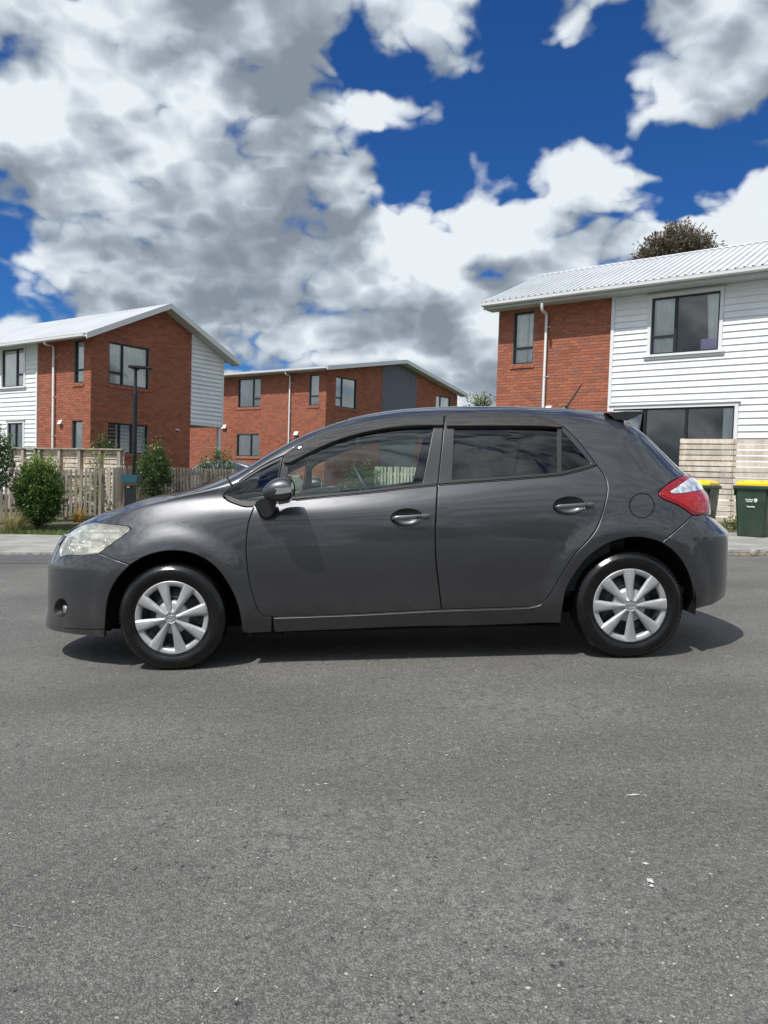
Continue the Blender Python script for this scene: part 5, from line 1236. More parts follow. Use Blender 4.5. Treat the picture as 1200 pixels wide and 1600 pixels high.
def window(fr, rect, parent, mull=(), trans=(), brick=True, trimmed=False, curt=(), blinds=False, recess=.055, seed=0, openpane=None, sill=True, room=.7, skip=()):
    """charcoal joinery in an opening: frame, panes, curtain, sill. mull: s positions; trans: (s0,s1,h)"""
    a0, a1, h0, h1 = rect; w = link('window', None, parent); w.empty_display_size = .1; f = .045; rc = recess if brick else -.005
    mb = MB(); B = lambda *q: fr.box(mb, *q)
    B(a0, a1, -rc-.06, -rc, h1-f, h1); B(a0, a1, -rc-.06, -rc, h0, h0+f); B(a0, a0+f, -rc-.06, -rc-.001, h0+f, h1-f); B(a1-f, a1, -rc-.06, -rc-.001, h0+f, h1-f)
    for s_ in mull: B(s_-.035, s_+.035, -rc-.058, -rc+.006, h0+f, h1-f)
    for (x0, x1, y) in trans: B(x0+.036, x1-.036, -rc-.056, -rc+.004, y-.032, y+.032)
    # reveals
    mb.obj('window_frame', w, M_alu)
    edges = [a0+f]+sorted(mull)+[a1-f]
    for i in range(len(edges)-1):
        if i in skip: continue
        x0, x1 = edges[i]+(.035 if i else 0), edges[i+1]-(.035 if i < len(edges)-2 else 0); ys = [h0+f]+[y for (p0, p1, y) in trans if p0 <= (x0+x1)/2 <= p1]+[h1-f]
        for k in range(len(ys)-1):
            y0, y1 = ys[k]+(.032 if k else 0), ys[k+1]-(.032 if k < len(ys)-2 else 0)
            mb = MB(); mb.add([fr.T(x0, -rc-.03, y0), fr.T(x1, -rc-.03, y0), fr.T(x1, -rc-.03, y1), fr.T(x0, -rc-.03, y1)], [(0, 1, 2, 3)]); mb.obj('pane', w, M_wglass, fix=False)
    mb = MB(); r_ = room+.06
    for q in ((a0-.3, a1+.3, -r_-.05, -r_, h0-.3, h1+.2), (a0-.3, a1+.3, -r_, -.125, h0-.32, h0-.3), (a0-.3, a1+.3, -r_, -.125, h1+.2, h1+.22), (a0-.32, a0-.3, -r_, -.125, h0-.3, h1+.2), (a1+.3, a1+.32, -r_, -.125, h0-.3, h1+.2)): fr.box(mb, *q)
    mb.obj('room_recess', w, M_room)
    for j, c in enumerate(curt): curtain(fr, c[0], c[1], h0-.02, h1-.04, -rc-.065, w, seed=seed+j, pinch=(c[2] if len(c) > 2 else 0))
    if blinds:
        mb = MB(); y = h0+.05
        while y < h1-.05: mb.add([fr.T(a0+.05, -rc-.12, y), fr.T(a1-.05, -rc-.12, y), fr.T(a1-.05, -rc-.165, y+.075), fr.T(a0+.05, -rc-.165, y+.075)], [(0, 1, 2, 3)]); y += .125
        mb.obj('blind', w, M_blind, fix=False, kind='stuff')
    if sill and brick:
        n = max(2, int((a1-a0+.12)/.086)); mb = MB()
        for k in range(n): x = a0-.06+k*(a1-a0+.12)/n; mb.add([fr.T(x+q[0], q[1], q[2]) for q in ((0, -.05, h0-.03), (0, .045, h0-.055), (0, .045, h0-.125), (0, -.05, h0-.11), (.0835, -.05, h0-.03), (.0835, .045, h0-.055), (.0835, .045, h0-.125), (.0835, -.05, h0-.11))], [(0, 1, 2, 3), (7, 6, 5, 4), (0, 4, 5, 1), (1, 5, 6, 2), (2, 6, 7, 3)])
        o = mb.obj('brick_sill', w, M_brick, fix=True); a_ = o.data.attributes.new('tone', 'FLOAT', 'FACE'); a_.data.foreach_set('value', [((k//5)*.37) % 1 for k in range(len(o.data.polygons))])
    if trimmed:
        mb = MB(); g = .085; fr.box(mb, a0-g, a0, .0, .055, h0, h1+.0); fr.box(mb, a1, a1+g, .0, .055, h0, h1); fr.box(mb, a0-g, a1+g, .0, .058, h1, h1+g); mb.obj('window_trim', w, M_trimw)
        mb = MB(); fr.box(mb, a0-g-.05, a1+g+.05, .0, .085, h1+g, h1+g+.022); mb.obj('head_flashing', w, M_fasc)
        if sill: mb = MB(); fr.box(mb, a0-g-.07, a1+g+.07, .0, .105, h0-.055, h0-.0); fr.box(mb, a0-g-.05, a1+g+.05, .0, .06, h0-.13, h0-.056); mb.obj('window_sill', w, M_trimw)
    return w
def avg(fr, *pts):
    "rect in wall coordinates from traced corners TL,TR,BL,BR"
    q = [fr.px(*p) for p in pts]; return ((q[0][0]+q[2][0])/2, (q[1][0]+q[3][0])/2, (q[2][1]+q[3][1])/2, (q[0][1]+q[1][1])/2)
def downpipe(fr, parent, pts_px, r=.04, eave_t=.55):
    s1, h1 = fr.px(*pts_px[0], t=eave_t); s2, h2 = fr.px(*pts_px[1], t=.09); s3, h3 = fr.px(*pts_px[2], t=.09)
    p = [fr.T(s1, eave_t, h1), fr.T(s1, eave_t, h1-.17), fr.T(s1+.01, eave_t-.03, h1-.20), fr.T(s2-.01, .12, h2+.03), fr.T(s2, .09, h2-.03), fr.T(s2, .09, h3-3.0)]
    d = MB().tube(p, r, 12).obj('downpipe', parent, M_gut); mb = MB()
    for h in (h2-.35, h2-1.75, h2-3.1): fr.box(mb, s2-.05, s2+.10, .0, .035, h-.012, h+.012); mb.tube([fr.T(s2, .09, h-.02), fr.T(s2, .09, h+.02)], r*1.12, 12)
    mb.obj('pipe_clip', d, M_gut)
def roof_side(fr, s0, s1, t_e, h_e, run, pitch, parent, rib=.20, sheetw=.8, name='roof_sheet', m=None):
    "ribbed steel sheets running from the gutter (t_e outward, h_e high) inward by run"
    tp = math.tan(pitch); n = max(1, int(round((s1-s0)/sheetw))); w = (s1-s0)/n; cp = math.cos(pitch); sp_ = math.sin(pitch)
    for k in range(n):
        mb = MB(); V, F = [], []; a = s0+k*w; nr_ = max(1, int(round(w/rib))); pr = []
        for j in range(nr_):
            x = a+j*w/nr_; q = w/nr_; pr += [(x, 0), (x+q*.42, 0), (x+q*.47, .042), (x+q*.66, .042), (x+q*.72, 0)]
        pr.append((a+w, 0))
        for (x, z) in pr:
            for (tt, hh) in ((t_e, h_e), (t_e-run, h_e+run*tp)): V.append(fr.T(x, tt+z*sp_, hh+z*cp))
            
        for j in range(len(pr)-1): F.append((2*j, 2*j+2, 2*j+3, 2*j+1))
        mb.add(V, F); mb.obj(name, parent, m or M_roof, fix=False)
def gutter(fr, s0, s1, t_e, h_e, parent, closed=True):
    prof = [(-.005, .0), (-.005, -.10), (.02, -.118), (.09, -.118), (.12, -.09), (.125, -.02), (.132, -.005), (.120, .0), (.112, -.02), (.105, -.085), (.03, -.10), (.01, -.09), (.01, -.01)]
    mb = MB(); n = len(prof); V = [fr.T(s, t_e+a, h_e+b_) for s in (s0, s1) for a, b_ in prof]; mb.add(V, [(i, (i+1) % n, (i+1) % n+n, i+n) for i in range(n)]+[tuple(range(n)), tuple(range(2*n-1, n-1, -1))]); return mb.obj('gutter', parent, M_gut)
def vent(fr, parent, u, v, wpx, hpx):
    a0, h1 = fr.px(u-wpx/2, v-hpx/2); a1, h0 = fr.px(u+wpx/2, v+hpx/2); mb = MB(); mb.add([fr.T(*q) for q in ((a0, 0, h0), (a1, 0, h0), (a1, 0, h1), (a0, 0, h1), (a0, .13, h0), (a1, .13, h0), (a1, .06, h1-.02), (a0, .06, h1-.02))], [(0, 1, 2, 3), (4, 5, 6, 7), (0, 1, 5, 4), (1, 2, 6, 5), (2, 3, 7, 6), (3, 0, 4, 7)])
    return mb.obj('wall_vent', parent, M_gut)

# ---------------- right-hand house: brick end and white boards
def house_right():
    ang = R(52); Bp = at(951, 640, 20.9); FR = Frame(Bp, ang)
    # corner: walk left along the wall to the pixel of the brick edge
    s_c, _ = FR.px(775, 633); s_b = 0.0
    H = empty('terrace_house', FR.T(s_c, 0, 0), 'two-storey house at right with red brick end, white weatherboards and pale ribbed roof', 'house')
    for k_ in (1,): pass
    O0 = np.array(FR.T(s_c, 0, 0)); FR.O = FR.O-O0                           # children in the empty's space
    fr = Frame([0, 0, 0], ang); fr.O = FR.O.copy(); _px = fr.px
    def px(u, v, t=0.0):
        r = pxray(u, v); k = ((fr.O+O0+fr.n*t-CAMP)@fr.n)/(r@fr.n); p = CAMP+r*k; q = p-(fr.O+O0); return q@fr.d, p[2]
    fr.px = px
    s_r = 9.5; h_s = px(778, 487.5)[1]; hb = .10
    wU = avg(fr, (804,488.5), (835.5,485.7), (800.7,570), (831.9,567.3)); wB = avg(fr, (1020.4,467), (1127,454), (1015.6,555), (1122.9,547.7))
    q = px(957, 640), px(1149, 634); wL = (s_b+.16, q[1][0], .75, (q[0][1]+q[1][1])/2)
    outB = [(s_c, hb), (s_b-.02, hb), (s_b-.02, h_s), (s_c, h_s)]
    backing(fr, outB, [wU], H, M_mortar, 'brick_wall'); wallcam = CAMP-O0
    def dist(a, h):
        vv_ = proj(np.array(fr.T(a, 0, h))+O0)
        return float(np.linalg.norm(np.array(fr.T(a, 0, h))-wallcam)) if (vv_[1] < 641+(vv_[0]-880)*.05 and vv_[1] > 470) else None
    lay_bricks(fr, outB, [wU], H, single=dist, h_base=hb, a_base=s_b-.02)
    window(fr, wU, H, trans=[(wU[0], wU[1], px(818, 543.5)[1])], curt=[(wU[0]+.02, wU[0]+.42, 0), (wU[1]-.2, wU[1], 0)], seed=3)
    outW = [(s_b, hb), (s_r, hb), (s_r, h_s), (s_b, h_s)]
    backing(fr, outW, [wB, wL], H, M_white, 'board_wall', thick=.10)
    hol = [(wB[0]-.09, wB[1]+.09, wB[2]-.14, wB[3]+.11), (wL[0]-.09, wL[1]+.09, wL[2], wL[3]+.11)]
    boards(fr, s_b+.075, s_r, hb+.05, h_s, hol, H, M_white)
    mb = MB(); fr.box(mb, s_b-.012, s_b+.075, -.05, .060, hb, h_s); mb.obj('corner_board', H, M_trimw)
    um = px(1056, 500)[0]; window(fr, wB, H, mull=[um], trans=[(wB[0], um, px(1036, 526)[1])], brick=False, trimmed=True, curt=[(wB[0]+.05, um+.02, -.35), (px(1102, 500)[0], wB[1]-.02, .7)], seed=5)
    m1, m2 = px(1006.5, 680)[0], px(1071, 680)[0]
    wl = window(fr, wL, H, mull=[m1, m2], brick=False, trimmed=True, sill=False, curt=[(px(1128, 680)[0], wL[1]-.05, -.2)], seed=8, skip=(0,), room=1.4)
    # top-hung sash standing open beside the car's roof
    mb = MB(); x0, x1 = wL[0]+.05, m1-.045; top = wL[3]-.05; Lh = 1.15; an = R(19); ca, sa = math.cos(an), math.sin(an); P_ = lambda a, l, t: fr.T(a, .01+l*sa+t*ca, top-l*ca+t*sa)
    for (a_, b_, l0, l1) in ((x0, x1, 0, .05), (x0, x1, Lh-.05, Lh), (x0, x0+.05, .05, Lh-.05), (x1-.05, x1, .05, Lh-.05)): mb.add([P_(a_, l0, 0), P_(b_, l0, 0), P_(b_, l1, 0), P_(a_, l1, 0), P_(a_, l0, .035), P_(b_, l0, .035), P_(b_, l1, .035), P_(a_, l1, .035)], [(0, 1, 2, 3), (4, 5, 6, 7), (0, 1, 5, 4), (1, 2, 6, 5), (2, 3, 7, 6), (3, 0, 4, 7)])
    mb.obj('open_sash', wl, M_alu); mb = MB(); mb.add([P_(x0+.05, .05, .02), P_(x1-.05, .05, .02), P_(x1-.05, Lh-.05, .02), P_(x0+.05, Lh-.05, .02)], [(0, 1, 2, 3)]); mb.obj('pane', wl, M_wglass, fix=False)
    # soffit, fascia, gutter, roof
    te = .52; gl = px(752, 484, te+.12)[0]; he = h_s+.10
    mb = MB(); fr.box(mb, gl, s_r, .0, te, h_s-.001, h_s+.02); mb.obj('soffit', H, M_soff)
    mb = MB(); fr.box(mb, gl, s_r, te-.02, te-.006, h_s-.02, h_s+.17); mb.obj('fascia', H, M_fasc)
    gutter(fr, gl-.01, s_r, te, h_s+.175, H)
    # pitch and run from the traced ridge ends
    best = None
    for run in np.linspace(2.5, 6.5, 41):
        for pt in np.radians(np.linspace(8, 40, 65)):
            p = proj(np.array(fr.T(gl, te-run, he+.08+run*math.tan(pt)))+O0); e_ = (p[0]-845)**2+(p[1]-432)**2
            if best is None or e_ < best[0]: best = (e_, run, pt)
    _, run, pt = best; print('right roof', run, math.degrees(pt), best[0], 'len', s_c, gl, 'eave', h_s)
    roof_side(fr, gl, s_r, te+.05, he+.08, run+.05, pt, H)
    hr = he+.08+(run)*math.tan(pt)
    mb = MB(); mb.add([fr.T(a, te-run+t, hr+h) for a in (gl-.02, s_r) for t, h in ((.16, -.16*math.tan(pt)+.045), (0, .055), (-.16, -.16*math.tan(pt)+.045))], [(0, 1, 4, 3), (1, 2, 5, 4)]); mb.obj('ridge_cap', H, M_roof, fix=False)
    # other slope, verge barge and the gable side wall
    mb = MB(); fr.box(mb, gl, gl, 0, 0, 0, 0) if False else None
    fr2 = lambda a, t, h: fr.T(a, t, h)
    mb.add([fr.T(a, te-run-q, hr-q*math.tan(pt)) for a in (gl, s_r) for q in (0, run)], [(0, 1, 3, 2)]); mb.obj('rear_roof', H, M_roof, fix=False)
    mb = MB(); prof = [(te+.05, he-.02), (te-run, hr-.10), (te-2*run, he-.12), (te-2*run, he+.08), (te-run, hr+.03), (te+.05, he+.10)]
    mb.add([fr.T(a, t, h) for a in (gl-.03, gl) for t, h in prof], [(0, 1, 2, 3, 4, 5), (11, 10, 9, 8, 7, 6)]+[(i, (i+1) % 6, (i+1) % 6+6, i+6) for i in range(6)]); mb.obj('barge_board', H, M_gut)
    mb = MB(); mb.add([fr.T(s_c+.001, t, h) for t, h in ((-.02, hb), (-.02, h_s), (te-run, hr-.12), (te-2*run+.6, h_s), (te-2*run+.6, hb))], [(0, 1, 2, 3, 4)]); mb.obj('end_wall', H, M_brick, fix=False)
    downpipe(fr, H, [(847,474), (854.2,491), (850,580)], .04, te+.05)
    vent(fr, H, 858.5, 637, 9, 6)
    return H, fr, O0, wB
HR, frR, OR_, wBR = house_right()
pb = [frR.px(1093.5, 529), frR.px(1122, 547)]
mb = MB(); mb.box(pb[0][0], pb[1][0]-.03, -.14, -.034, pb[1][1]+.03, pb[0][1], lambda a, t, h: tuple(np.array(frR.T(a, t, h))+OR_), .03); mb.obj('cushion', None, vary(mat('lilac_cloth', rough=.9), (.60, .50, .78), (.68, .58, .84), 9), label='lilac cushion on the upper window ledge of the weatherboard house', cat='cushion')

def gable_house(name, label, cat, corner, ang, spec):
    "brick house seen on its corner: long eaves wall to the left, gable wall to the right"
    s = spec; W1 = Frame(corner, ang); H = empty(name, tuple(W1.O), label, cat); O0 = W1.O.copy()
    def mk(f):
        f.O = f.O-O0
        def px(u, v, t=0.0):
            r = pxray(u, v); k = ((f.O+O0+f.n*t-CAMP)@f.n)/(r@f.n); p = CAMP+r*k; q = p-(f.O+O0); return q@f.d, p[2]
        f.px = px; return f
    g = Frame(corner, ang+math.pi/2); g.d = -W1.n.copy(); g.n = W1.d.copy()    # gable wall: s runs away to the right
    A, G = mk(W1), mk(g); hb = s['base']; h_s = A.px(*s['soffit'])[1]; sl = s['left']
    apex = G.px(*s['apex'], t=.45); gend = G.px(*s['gend'], t=.45); wend = G.px(*s['wend'])[0]
    te = .50; h0 = G.px(*s['g0'], t=.45)[1]
    pl = math.atan((apex[1]-h0)/(apex[0]+te)); pr_ = math.atan((apex[1]-gend[1])/(gend[0]-apex[0])); print(name, 'apex', apex, 'end', gend, 'wend', wend, 'h0', h0, 'soffit', h_s, 'pitch', math.degrees(pl), math.degrees(pr_))
    drop = .17
    topf = lambda x: (h0-drop+(x+te)*math.tan(pl)) if x < apex[0] else (apex[1]-drop-(x-apex[0])*math.tan(pr_))
    gout = [(0, hb), (wend, hb), (wend, topf(wend)), (apex[0], topf(apex[0])-.0), (0, topf(0))]
    holesA = [avg(A, *w['px']) for w in s['winA']]; holesG = [avg(G, *w['px']) for w in s['winG']]
    for k, w in enumerate(s['winA']):
        if 'bot' in w: q = list(holesA[k]); q[2] = w['bot']; holesA[k] = tuple(q)
    for k, w in enumerate(s['winG']):
        if 'bot' in w: q = list(holesG[k]); q[2] = w['bot']; holesG[k] = tuple(q)
    bl = s.get('boardA')
    sb = A.px(*bl)[0] if bl else sl
    brA = [(sb, hb), (0, hb), (0, h_s), (sb, h_s)]
    hA = [h for h in holesA]
    backing(A, brA, hA, H, M_mortar, 'brick_wall'); lay_bricks(A, brA, hA, H, h_base=hb)
    if bl:
        backing(A, [(sl, hb), (sb, hb), (sb, h_s), (sl, h_s)], hA, H, M_white, 'board_wall')
        hh = [(x0-.09, x1+.09, y0-.14, y1+.11) for (x0, x1, y0, y1), w in zip(holesA, s['winA']) if w.get('trim')]
        boards(A, sl, sb-.08, hb+.05, h_s, hh, H, M_white); mb = MB(); A.box(mb, sb-.08, sb+.0, -.04, .055, hb, h_s); mb.obj('corner_board', H, M_trimw)
    for w, r in zip(s['winA'], holesA):
        if w['px'][0][0] > -900: window(A, r, H, mull=[A.px(u, 600)[0] for u in w.get('mull', ())], trans=[(A.px(t[0], 600)[0] if t[0] else r[0], A.px(t[1], 600)[0] if t[1] else r[1], A.px((w['px'][0][0]+w['px'][1][0])/2, t[2])[1]) for t in w.get('tr', ())], brick=not w.get('trim'), trimmed=bool(w.get('trim')), curt=[(r[0]+.03, r[1]-.03, 0)] if w.get('curt', True) else (), seed=int(r[0]*7)+50)
    # gable: brick with an inset panel of other cladding
    pa = s['panel']; p0, p1 = G.px(*pa['x0'])[0], G.px(*pa['x1'])[0] if pa.get('x1') else wend
    cuts = [(-.002, p0, 0)] if p1 >= wend-.01 else [(-.002, p0, 0), (p1, wend, 1)]
    for (c0, c1, _) in cuts:
        xs = [max(c0, 0), c1]; o = [(xs[0], hb), (xs[1], hb), (xs[1], topf(xs[1]))]+([(apex[0], topf(apex[0]))] if xs[0] < apex[0] < xs[1] else [])+[(xs[0], topf(xs[0]))]
        backing(G, o, holesG, H, M_mortar, 'gable_wall'); lay_bricks(G, o, holesG, H, h_base=hb)
    hp0 = G.px(*pa['bottom'])[1] if pa.get('bottom') else hb
    o = [(p0, hp0), (p1, hp0), (p1, topf(p1))]+([(apex[0], topf(apex[0]))] if p0 < apex[0] < p1 else [])+[(p0, topf(p0))]
    backing(G, o, [], H, pa['mat'], 'panel_wall', t=pa.get('t', 0))
    if pa['kind'] == 'boards':
        boards(G, p0+.0, p1-.09, hp0+.10, max(q[1] for q in o), [], H, M_white, outline=o, t=.002, lip=.055); mb = MB(); G.box(mb, p1-.09, p1+.012, -.04, .055, hp0, topf(p1)); G.box(mb, p0, p1-.09, -.04, .050, hp0-.02, hp0+.10); mb.obj('corner_board', H, M_trimw)
        mb = MB(); G.box(mb, p0, p1, -2.2, -.12, hp0-.01, hp0+.03); mb.obj('porch_ceiling', H, M_soff)
        A2 = mk_side = None
        mb = MB(); xe = G.px(341, 690)[0]; G.box(mb, p1-.14, p1-.02, -.14, -.02, hb, hp0-.02); mb.obj('porch_post', H, M_trimw)
        # recessed entry beyond the brick return
        mb = MB(); G.box(mb, p0+.02, p1+.0, -2.2, -2.1, hb, hp0); mb.obj('porch_wall', H, M_fasc)
        mb = MB(); G.box(mb, p0+.03, p0+.06, -1.5, -.45, hb, hp0-.25); mb.obj('front_door', H, M_alu); mb = MB(); G.box(mb, p0+.02, p0+.10, -.45, -.33, hb, hp0-.12); G.box(mb, p0+.02, p0+.10, -1.6, -.45, hp0-.25, hp0-.12); mb.obj('door_frame', H, M_trimw)
    else:
        n = max(4, int((p1-p0)/.16)); w_ = (p1-p0)/n
        for k in range(n):
            x = p0+k*w_; mb = MB(); q = [(x+.012, hp0), (x+w_-.012, hp0), (x+w_-.012, topf(x+w_-.012)), (x+.012, topf(x+.012))]; prismface(mb, G, q, 0, .028); mb.obj('cladding_tray', H, pa['mat'])
    for w, r in zip(s['winG'], holesG):
        window(G, r, H, mull=[G.px(u, w['px'][0][1]+20)[0] for u in w.get('mull', ())], trans=[(G.px(t[0], t[2])[0] if t[0] else r[0], G.px(t[1], t[2])[0] if t[1] else r[1], G.px(t[3], t[2])[1]) for t in w.get('tr', ())], curt=[(r[0]+.03, r[1]-.03, 0)] if w.get('curt', True) else (), blinds=w.get('blinds', False), seed=int(r[0]*5)+9)
    # roof: two slopes, barges, soffits, gutter
    run = apex[0]+te; ge = .46
    def slope(x0, h0_, x1, h1_, nm, right=False):
        # ribbed sheets laid along the ridge direction
        A_len = ge-sl; n = max(2, int(A_len/.8)); w_ = A_len/n
        for k in range(n):
            mb = MB(); V, F = [], []; pr = []
            for j in range(4):
                a = sl+k*w_+j*w_/4; q = w_/4; pr += [(a, 0), (a+q*.40, 0), (a+q*.48, .026), (a+q*.66, .026), (a+q*.74, 0)]
            pr.append((sl+(k+1)*w_, 0))
            for (a, z) in pr:
                for (x, h) in ((x0, h0_), (x1, h1_)): V.append(G.T(x, a, h+z))
            for j in range(len(pr)-1): F.append((2*j, 2*j+2, 2*j+3, 2*j+1))
            mb.add(V, F); mb.obj('roof_sheet', H, M_roof, fix=False)
    slope(-te-.05, h0-.01, apex[0], apex[1], 'l'); slope(apex[0], apex[1], gend[0], gend[1], 'r')
    mb = MB(); bt = .20
    for (x0, y0, x1, y1) in ((-te-.02, h0+.02, apex[0], apex[1]+.03), (apex[0], apex[1]+.03, gend[0], gend[1]+.03)):
        mb.add([G.T(x, t, h) for t in (ge-.0, ge+.03) for x, h in ((x0, y0), (x1, y1), (x1, y1-bt), (x0, y0-bt))], [(0, 1, 2, 3), (7, 6, 5, 4), (0, 1, 5, 4), (1, 2, 6, 5), (2, 3, 7, 6), (3, 0, 4, 7)])
    mb.obj('barge_board', H, M_gut)
    mb = MB(); mb.add([G.T(x, t, topf(x)+.01) for t in (.0, ge) for x in (-te, apex[0], gend[0]-.02)], [(0, 1, 4, 3), (1, 2, 5, 4)]); A.box(mb, sl, .0, .0, te, h_s, h_s+.02); mb.obj('soffit', H, M_soff)
    mb = MB(); A.box(mb, sl, ge-.01, te-.02, te-.006, h_s-.01, h0-.02); mb.obj('fascia', H, M_fasc); gutter(A, sl, ge-.01, te, h0-.005, H)
    gutter_r = None
    mb = MB(); mb.add([G.T(wend, -t, h) for t, h in ((0, hb), (6, hb), (6, topf(wend)), (0, topf(wend)))], [(0, 1, 2, 3)]) if pa['kind'] != 'boards' else mb.add([G.T(wend, -t, h) for t, h in ((0, hp0), (6, hp0), (6, topf(wend)), (0, topf(wend)))], [(0, 1, 2, 3)]); mb.obj('far_wall', H, M_white if pa['kind'] == 'boards' else M_brick, fix=False)
    if s.get('pipe'): downpipe(A, H, s['pipe'], .04, te+.05)
    for v in s.get('vents', ()): vent(A, H, *v)
    for v in s.get('ventsG', ()): vent(G, H, *v)
    return H, A, G, O0
L_spec = dict(base=-.05, soffit=(141.5,527), left=-9.5, apex=(267,475), gend=(375.5,566), wend=(348,600), g0=(133.5,520), boardA=(59.8,620), pipe=[(70,529),(83.8,541.5),(82.8,620)],
  winA=[dict(px=[(117,532),(131.3,531),(115.3,598.7),(130.8,597.5)], tr=[(None,None,577.5)]), dict(px=[(113.3,657.5),(129.2,657),(112,705),(128,705)], bot=1.0),
        dict(px=[(4.8,547.3),(39.8,543.8),(4.4,605.6),(38.3,603.8)], trim=1, mull=[26.5], tr=[(26.5,None,586)]), dict(px=[(14,661),(37.5,661),(13,700),(37,700)], trim=1, mull=[25.5], bot=1.0)],
  winG=[dict(px=[(170.8,534.2),(233.7,544.7),(170,600),(231.9,608.3)], mull=[193], tr=[(None,193,582,181)]), dict(px=[(169.2,660),(231.5,665),(168,708),(230,709)], mull=[188,207], blinds=True, curt=False)],
  panel=dict(x0=(298,600), x1=None, bottom=(300,663), mat=M_white, kind='boards'), vents=[(96.5,659.5,5,6.5)], ventsG=[(276,671,5,3)])
HL = gable_house('detached_house', 'two-storey red brick house at left with white boarded porch end and gable facing right', 'house', at(142, 620, 26.0), R(56), L_spec)
M_spec = dict(base=-.1, soffit=(509,579.5), left=-12.5, apex=(635.3,562.8), gend=(730.5,616), wend=(714.5,621), g0=(510,571.5), pipe=[(446.3,578.5),(453.3,587),(452.3,640)],
  winA=[dict(px=[(373,592),(407.8,591.2),(371.5,636.6),(406.4,636)], mull=[395], tr=[(395,None,623)]), dict(px=[(483.9,585.7),(498.6,585),(482.8,633.3),(497.7,633.3)], tr=[(None,None,618.7)]), dict(px=[(370.2,678.3),(405,678.3),(369.5,713),(404.5,713)], mull=[393])],
  winG=[dict(px=[(525.5,587.5),(558.2,594.3),(523.9,634.8),(556,639.4)], mull=[535.8], tr=[(None,535.8,621.4,530)]), dict(px=[(681.2,617.5),(704,621.5),(681,645),(703.5,648)], mull=[688.9])],
  panel=dict(x0=(597,600), x1=(651,600), mat=M_clad, kind='trays'), vents=[(351.5,666.5,6,6), (464,677,6,6)])
HM = gable_house('brick_house', 'red brick two-storey house behind the car with slate grey panel under its gable', 'house', at(509.5, 620, 37.0), R(55), M_spec)
# ------------------------------------------------------------------ fences
def wood(nm, c1, c2): return vary(mat(nm, rough=.85), c1, c2, 6, 6, .65, bump=.4, bscale=40, stretch=(1, 1, .35), perobj=.16)
M_wood = wood('weathered_pine', (.46, .40, .33), (.66, .59, .51)); M_woodg = wood('silvered_pine', (.22, .19, .155), (.37, .325, .27))
def ray_at(u, v, Y): return at(u, v, Y)
def bar(mb, p, q, w, h):
    "rectangular bar between two points: w across, h vertical"
    p, q = np.array(p), np.array(q); d = q-p; d = d/np.linalg.norm(d); s = np.cross(d, [0, 0, 1.]); s = s/np.linalg.norm(s)*w/2; u = np.cross(s, d); u = u/np.linalg.norm(u)*h/2
    V = [p-s-u, p+s-u, p+s+u, p-s+u, q-s-u, q+s-u, q+s+u, q-s+u]; mb.add(V, [(0, 3, 2, 1), (4, 5, 6, 7), (0, 1, 5, 4), (1, 2, 6, 5), (2, 3, 7, 6), (3, 0, 4, 7)]); return mb
# --- slat fence in front of the right-hand house: runs parallel to its wall
def slat_fence(p0, p1, top0, top1, n, pitch, bw, posts, label, m, rear_posts=True, gap_at=None, group=None, t=.022):
    p0, p1 = np.array(p0), np.array(p1); F = empty('slat_fence', (p0[0], p0[1], land(p0[0], p0[1])), label, 'fence', group); O = np.array(F.location)
    cuts = [0]+([gap_at] if gap_at else [])+[1]; d = (p1-p0)[:2]; L = np.linalg.norm(d); d = np.append(d/L, 0); nrm = np.array([d[1], -d[0], 0])
    rr = random.Random(int(L*100))
    for k in range(n):
        for c0, c1 in zip(cuts[:-1], cuts[1:]):
            a, b_ = p0+(p1-p0)*c0, p0+(p1-p0)*c1; za = top0+(top1-top0)*c0-k*pitch-bw/2; zb = top0+(top1-top0)*c1-k*pitch-bw/2
            A = np.array([a[0], a[1], za+rr.uniform(-.003, .003)])+d*.005+nrm*rr.uniform(0, .006); B = np.array([b_[0], b_[1], zb+rr.uniform(-.003, .003)])-d*.005+nrm*rr.uniform(0, .006)
            mb = MB(); bar(mb, A-O, B-O, t, bw); mb.obj('slat', F, m)
    for s_ in posts:
        c = p0+(p1-p0)*s_; tz = top0+(top1-top0)*s_+.01; cc = np.array([c[0], c[1], 0])-nrm*.06*(1 if rear_posts else -1); mb = MB(); g = land(c[0], c[1])-.15
        z0, z1 = g-O[2], tz-O[2]; x, y = cc[0]-O[0], cc[1]-O[1]; q = [np.array([x, y, 0])+d*a*.045+nrm*b_*.045 for a, b_ in ((-1, -1), (1, -1), (1, 1), (-1, 1))]
        mb.add([w+np.array([0, 0, z]) for z in (z0, z1) for w in q], [(0, 3, 2, 1), (4, 5, 6, 7), (0, 1, 5, 4), (1, 2, 6, 5), (2, 3, 7, 6), (3, 0, 4, 7)]); mb.obj('post', F, m)
    return F
# direction 58 degrees left of the view axis, left end at pixel 1062
e0 = at(1062.5, 686, 16.6); dR = np.array([math.sin(R(62)), -math.cos(R(62)), 0]); e1 = e0+dR*5.2; jt = None
for s_ in np.linspace(0, 1, 400):
    p = proj(e0+dR*5.2*s_)
    if p[0] >= 1147: jt = s_; break
slat_fence(e0, e1, e0[2], e0[2], 15,   .117, .094, [.012, jt, .98], 'pale timber slat fence behind the green bins, in front of the white boards', M_wood, gap_at=jt)
# a second one seen through the car's rear window
q0 = at(742, 706, 19.0); q1 = at(842, 709, 18.2); slat_fence(q0, q1, q0[2], q1[2]-.0, 13, .125, .105, [.02, .5, .98], 'timber slat fence seen through the dark rear side window of the car', M_wood)
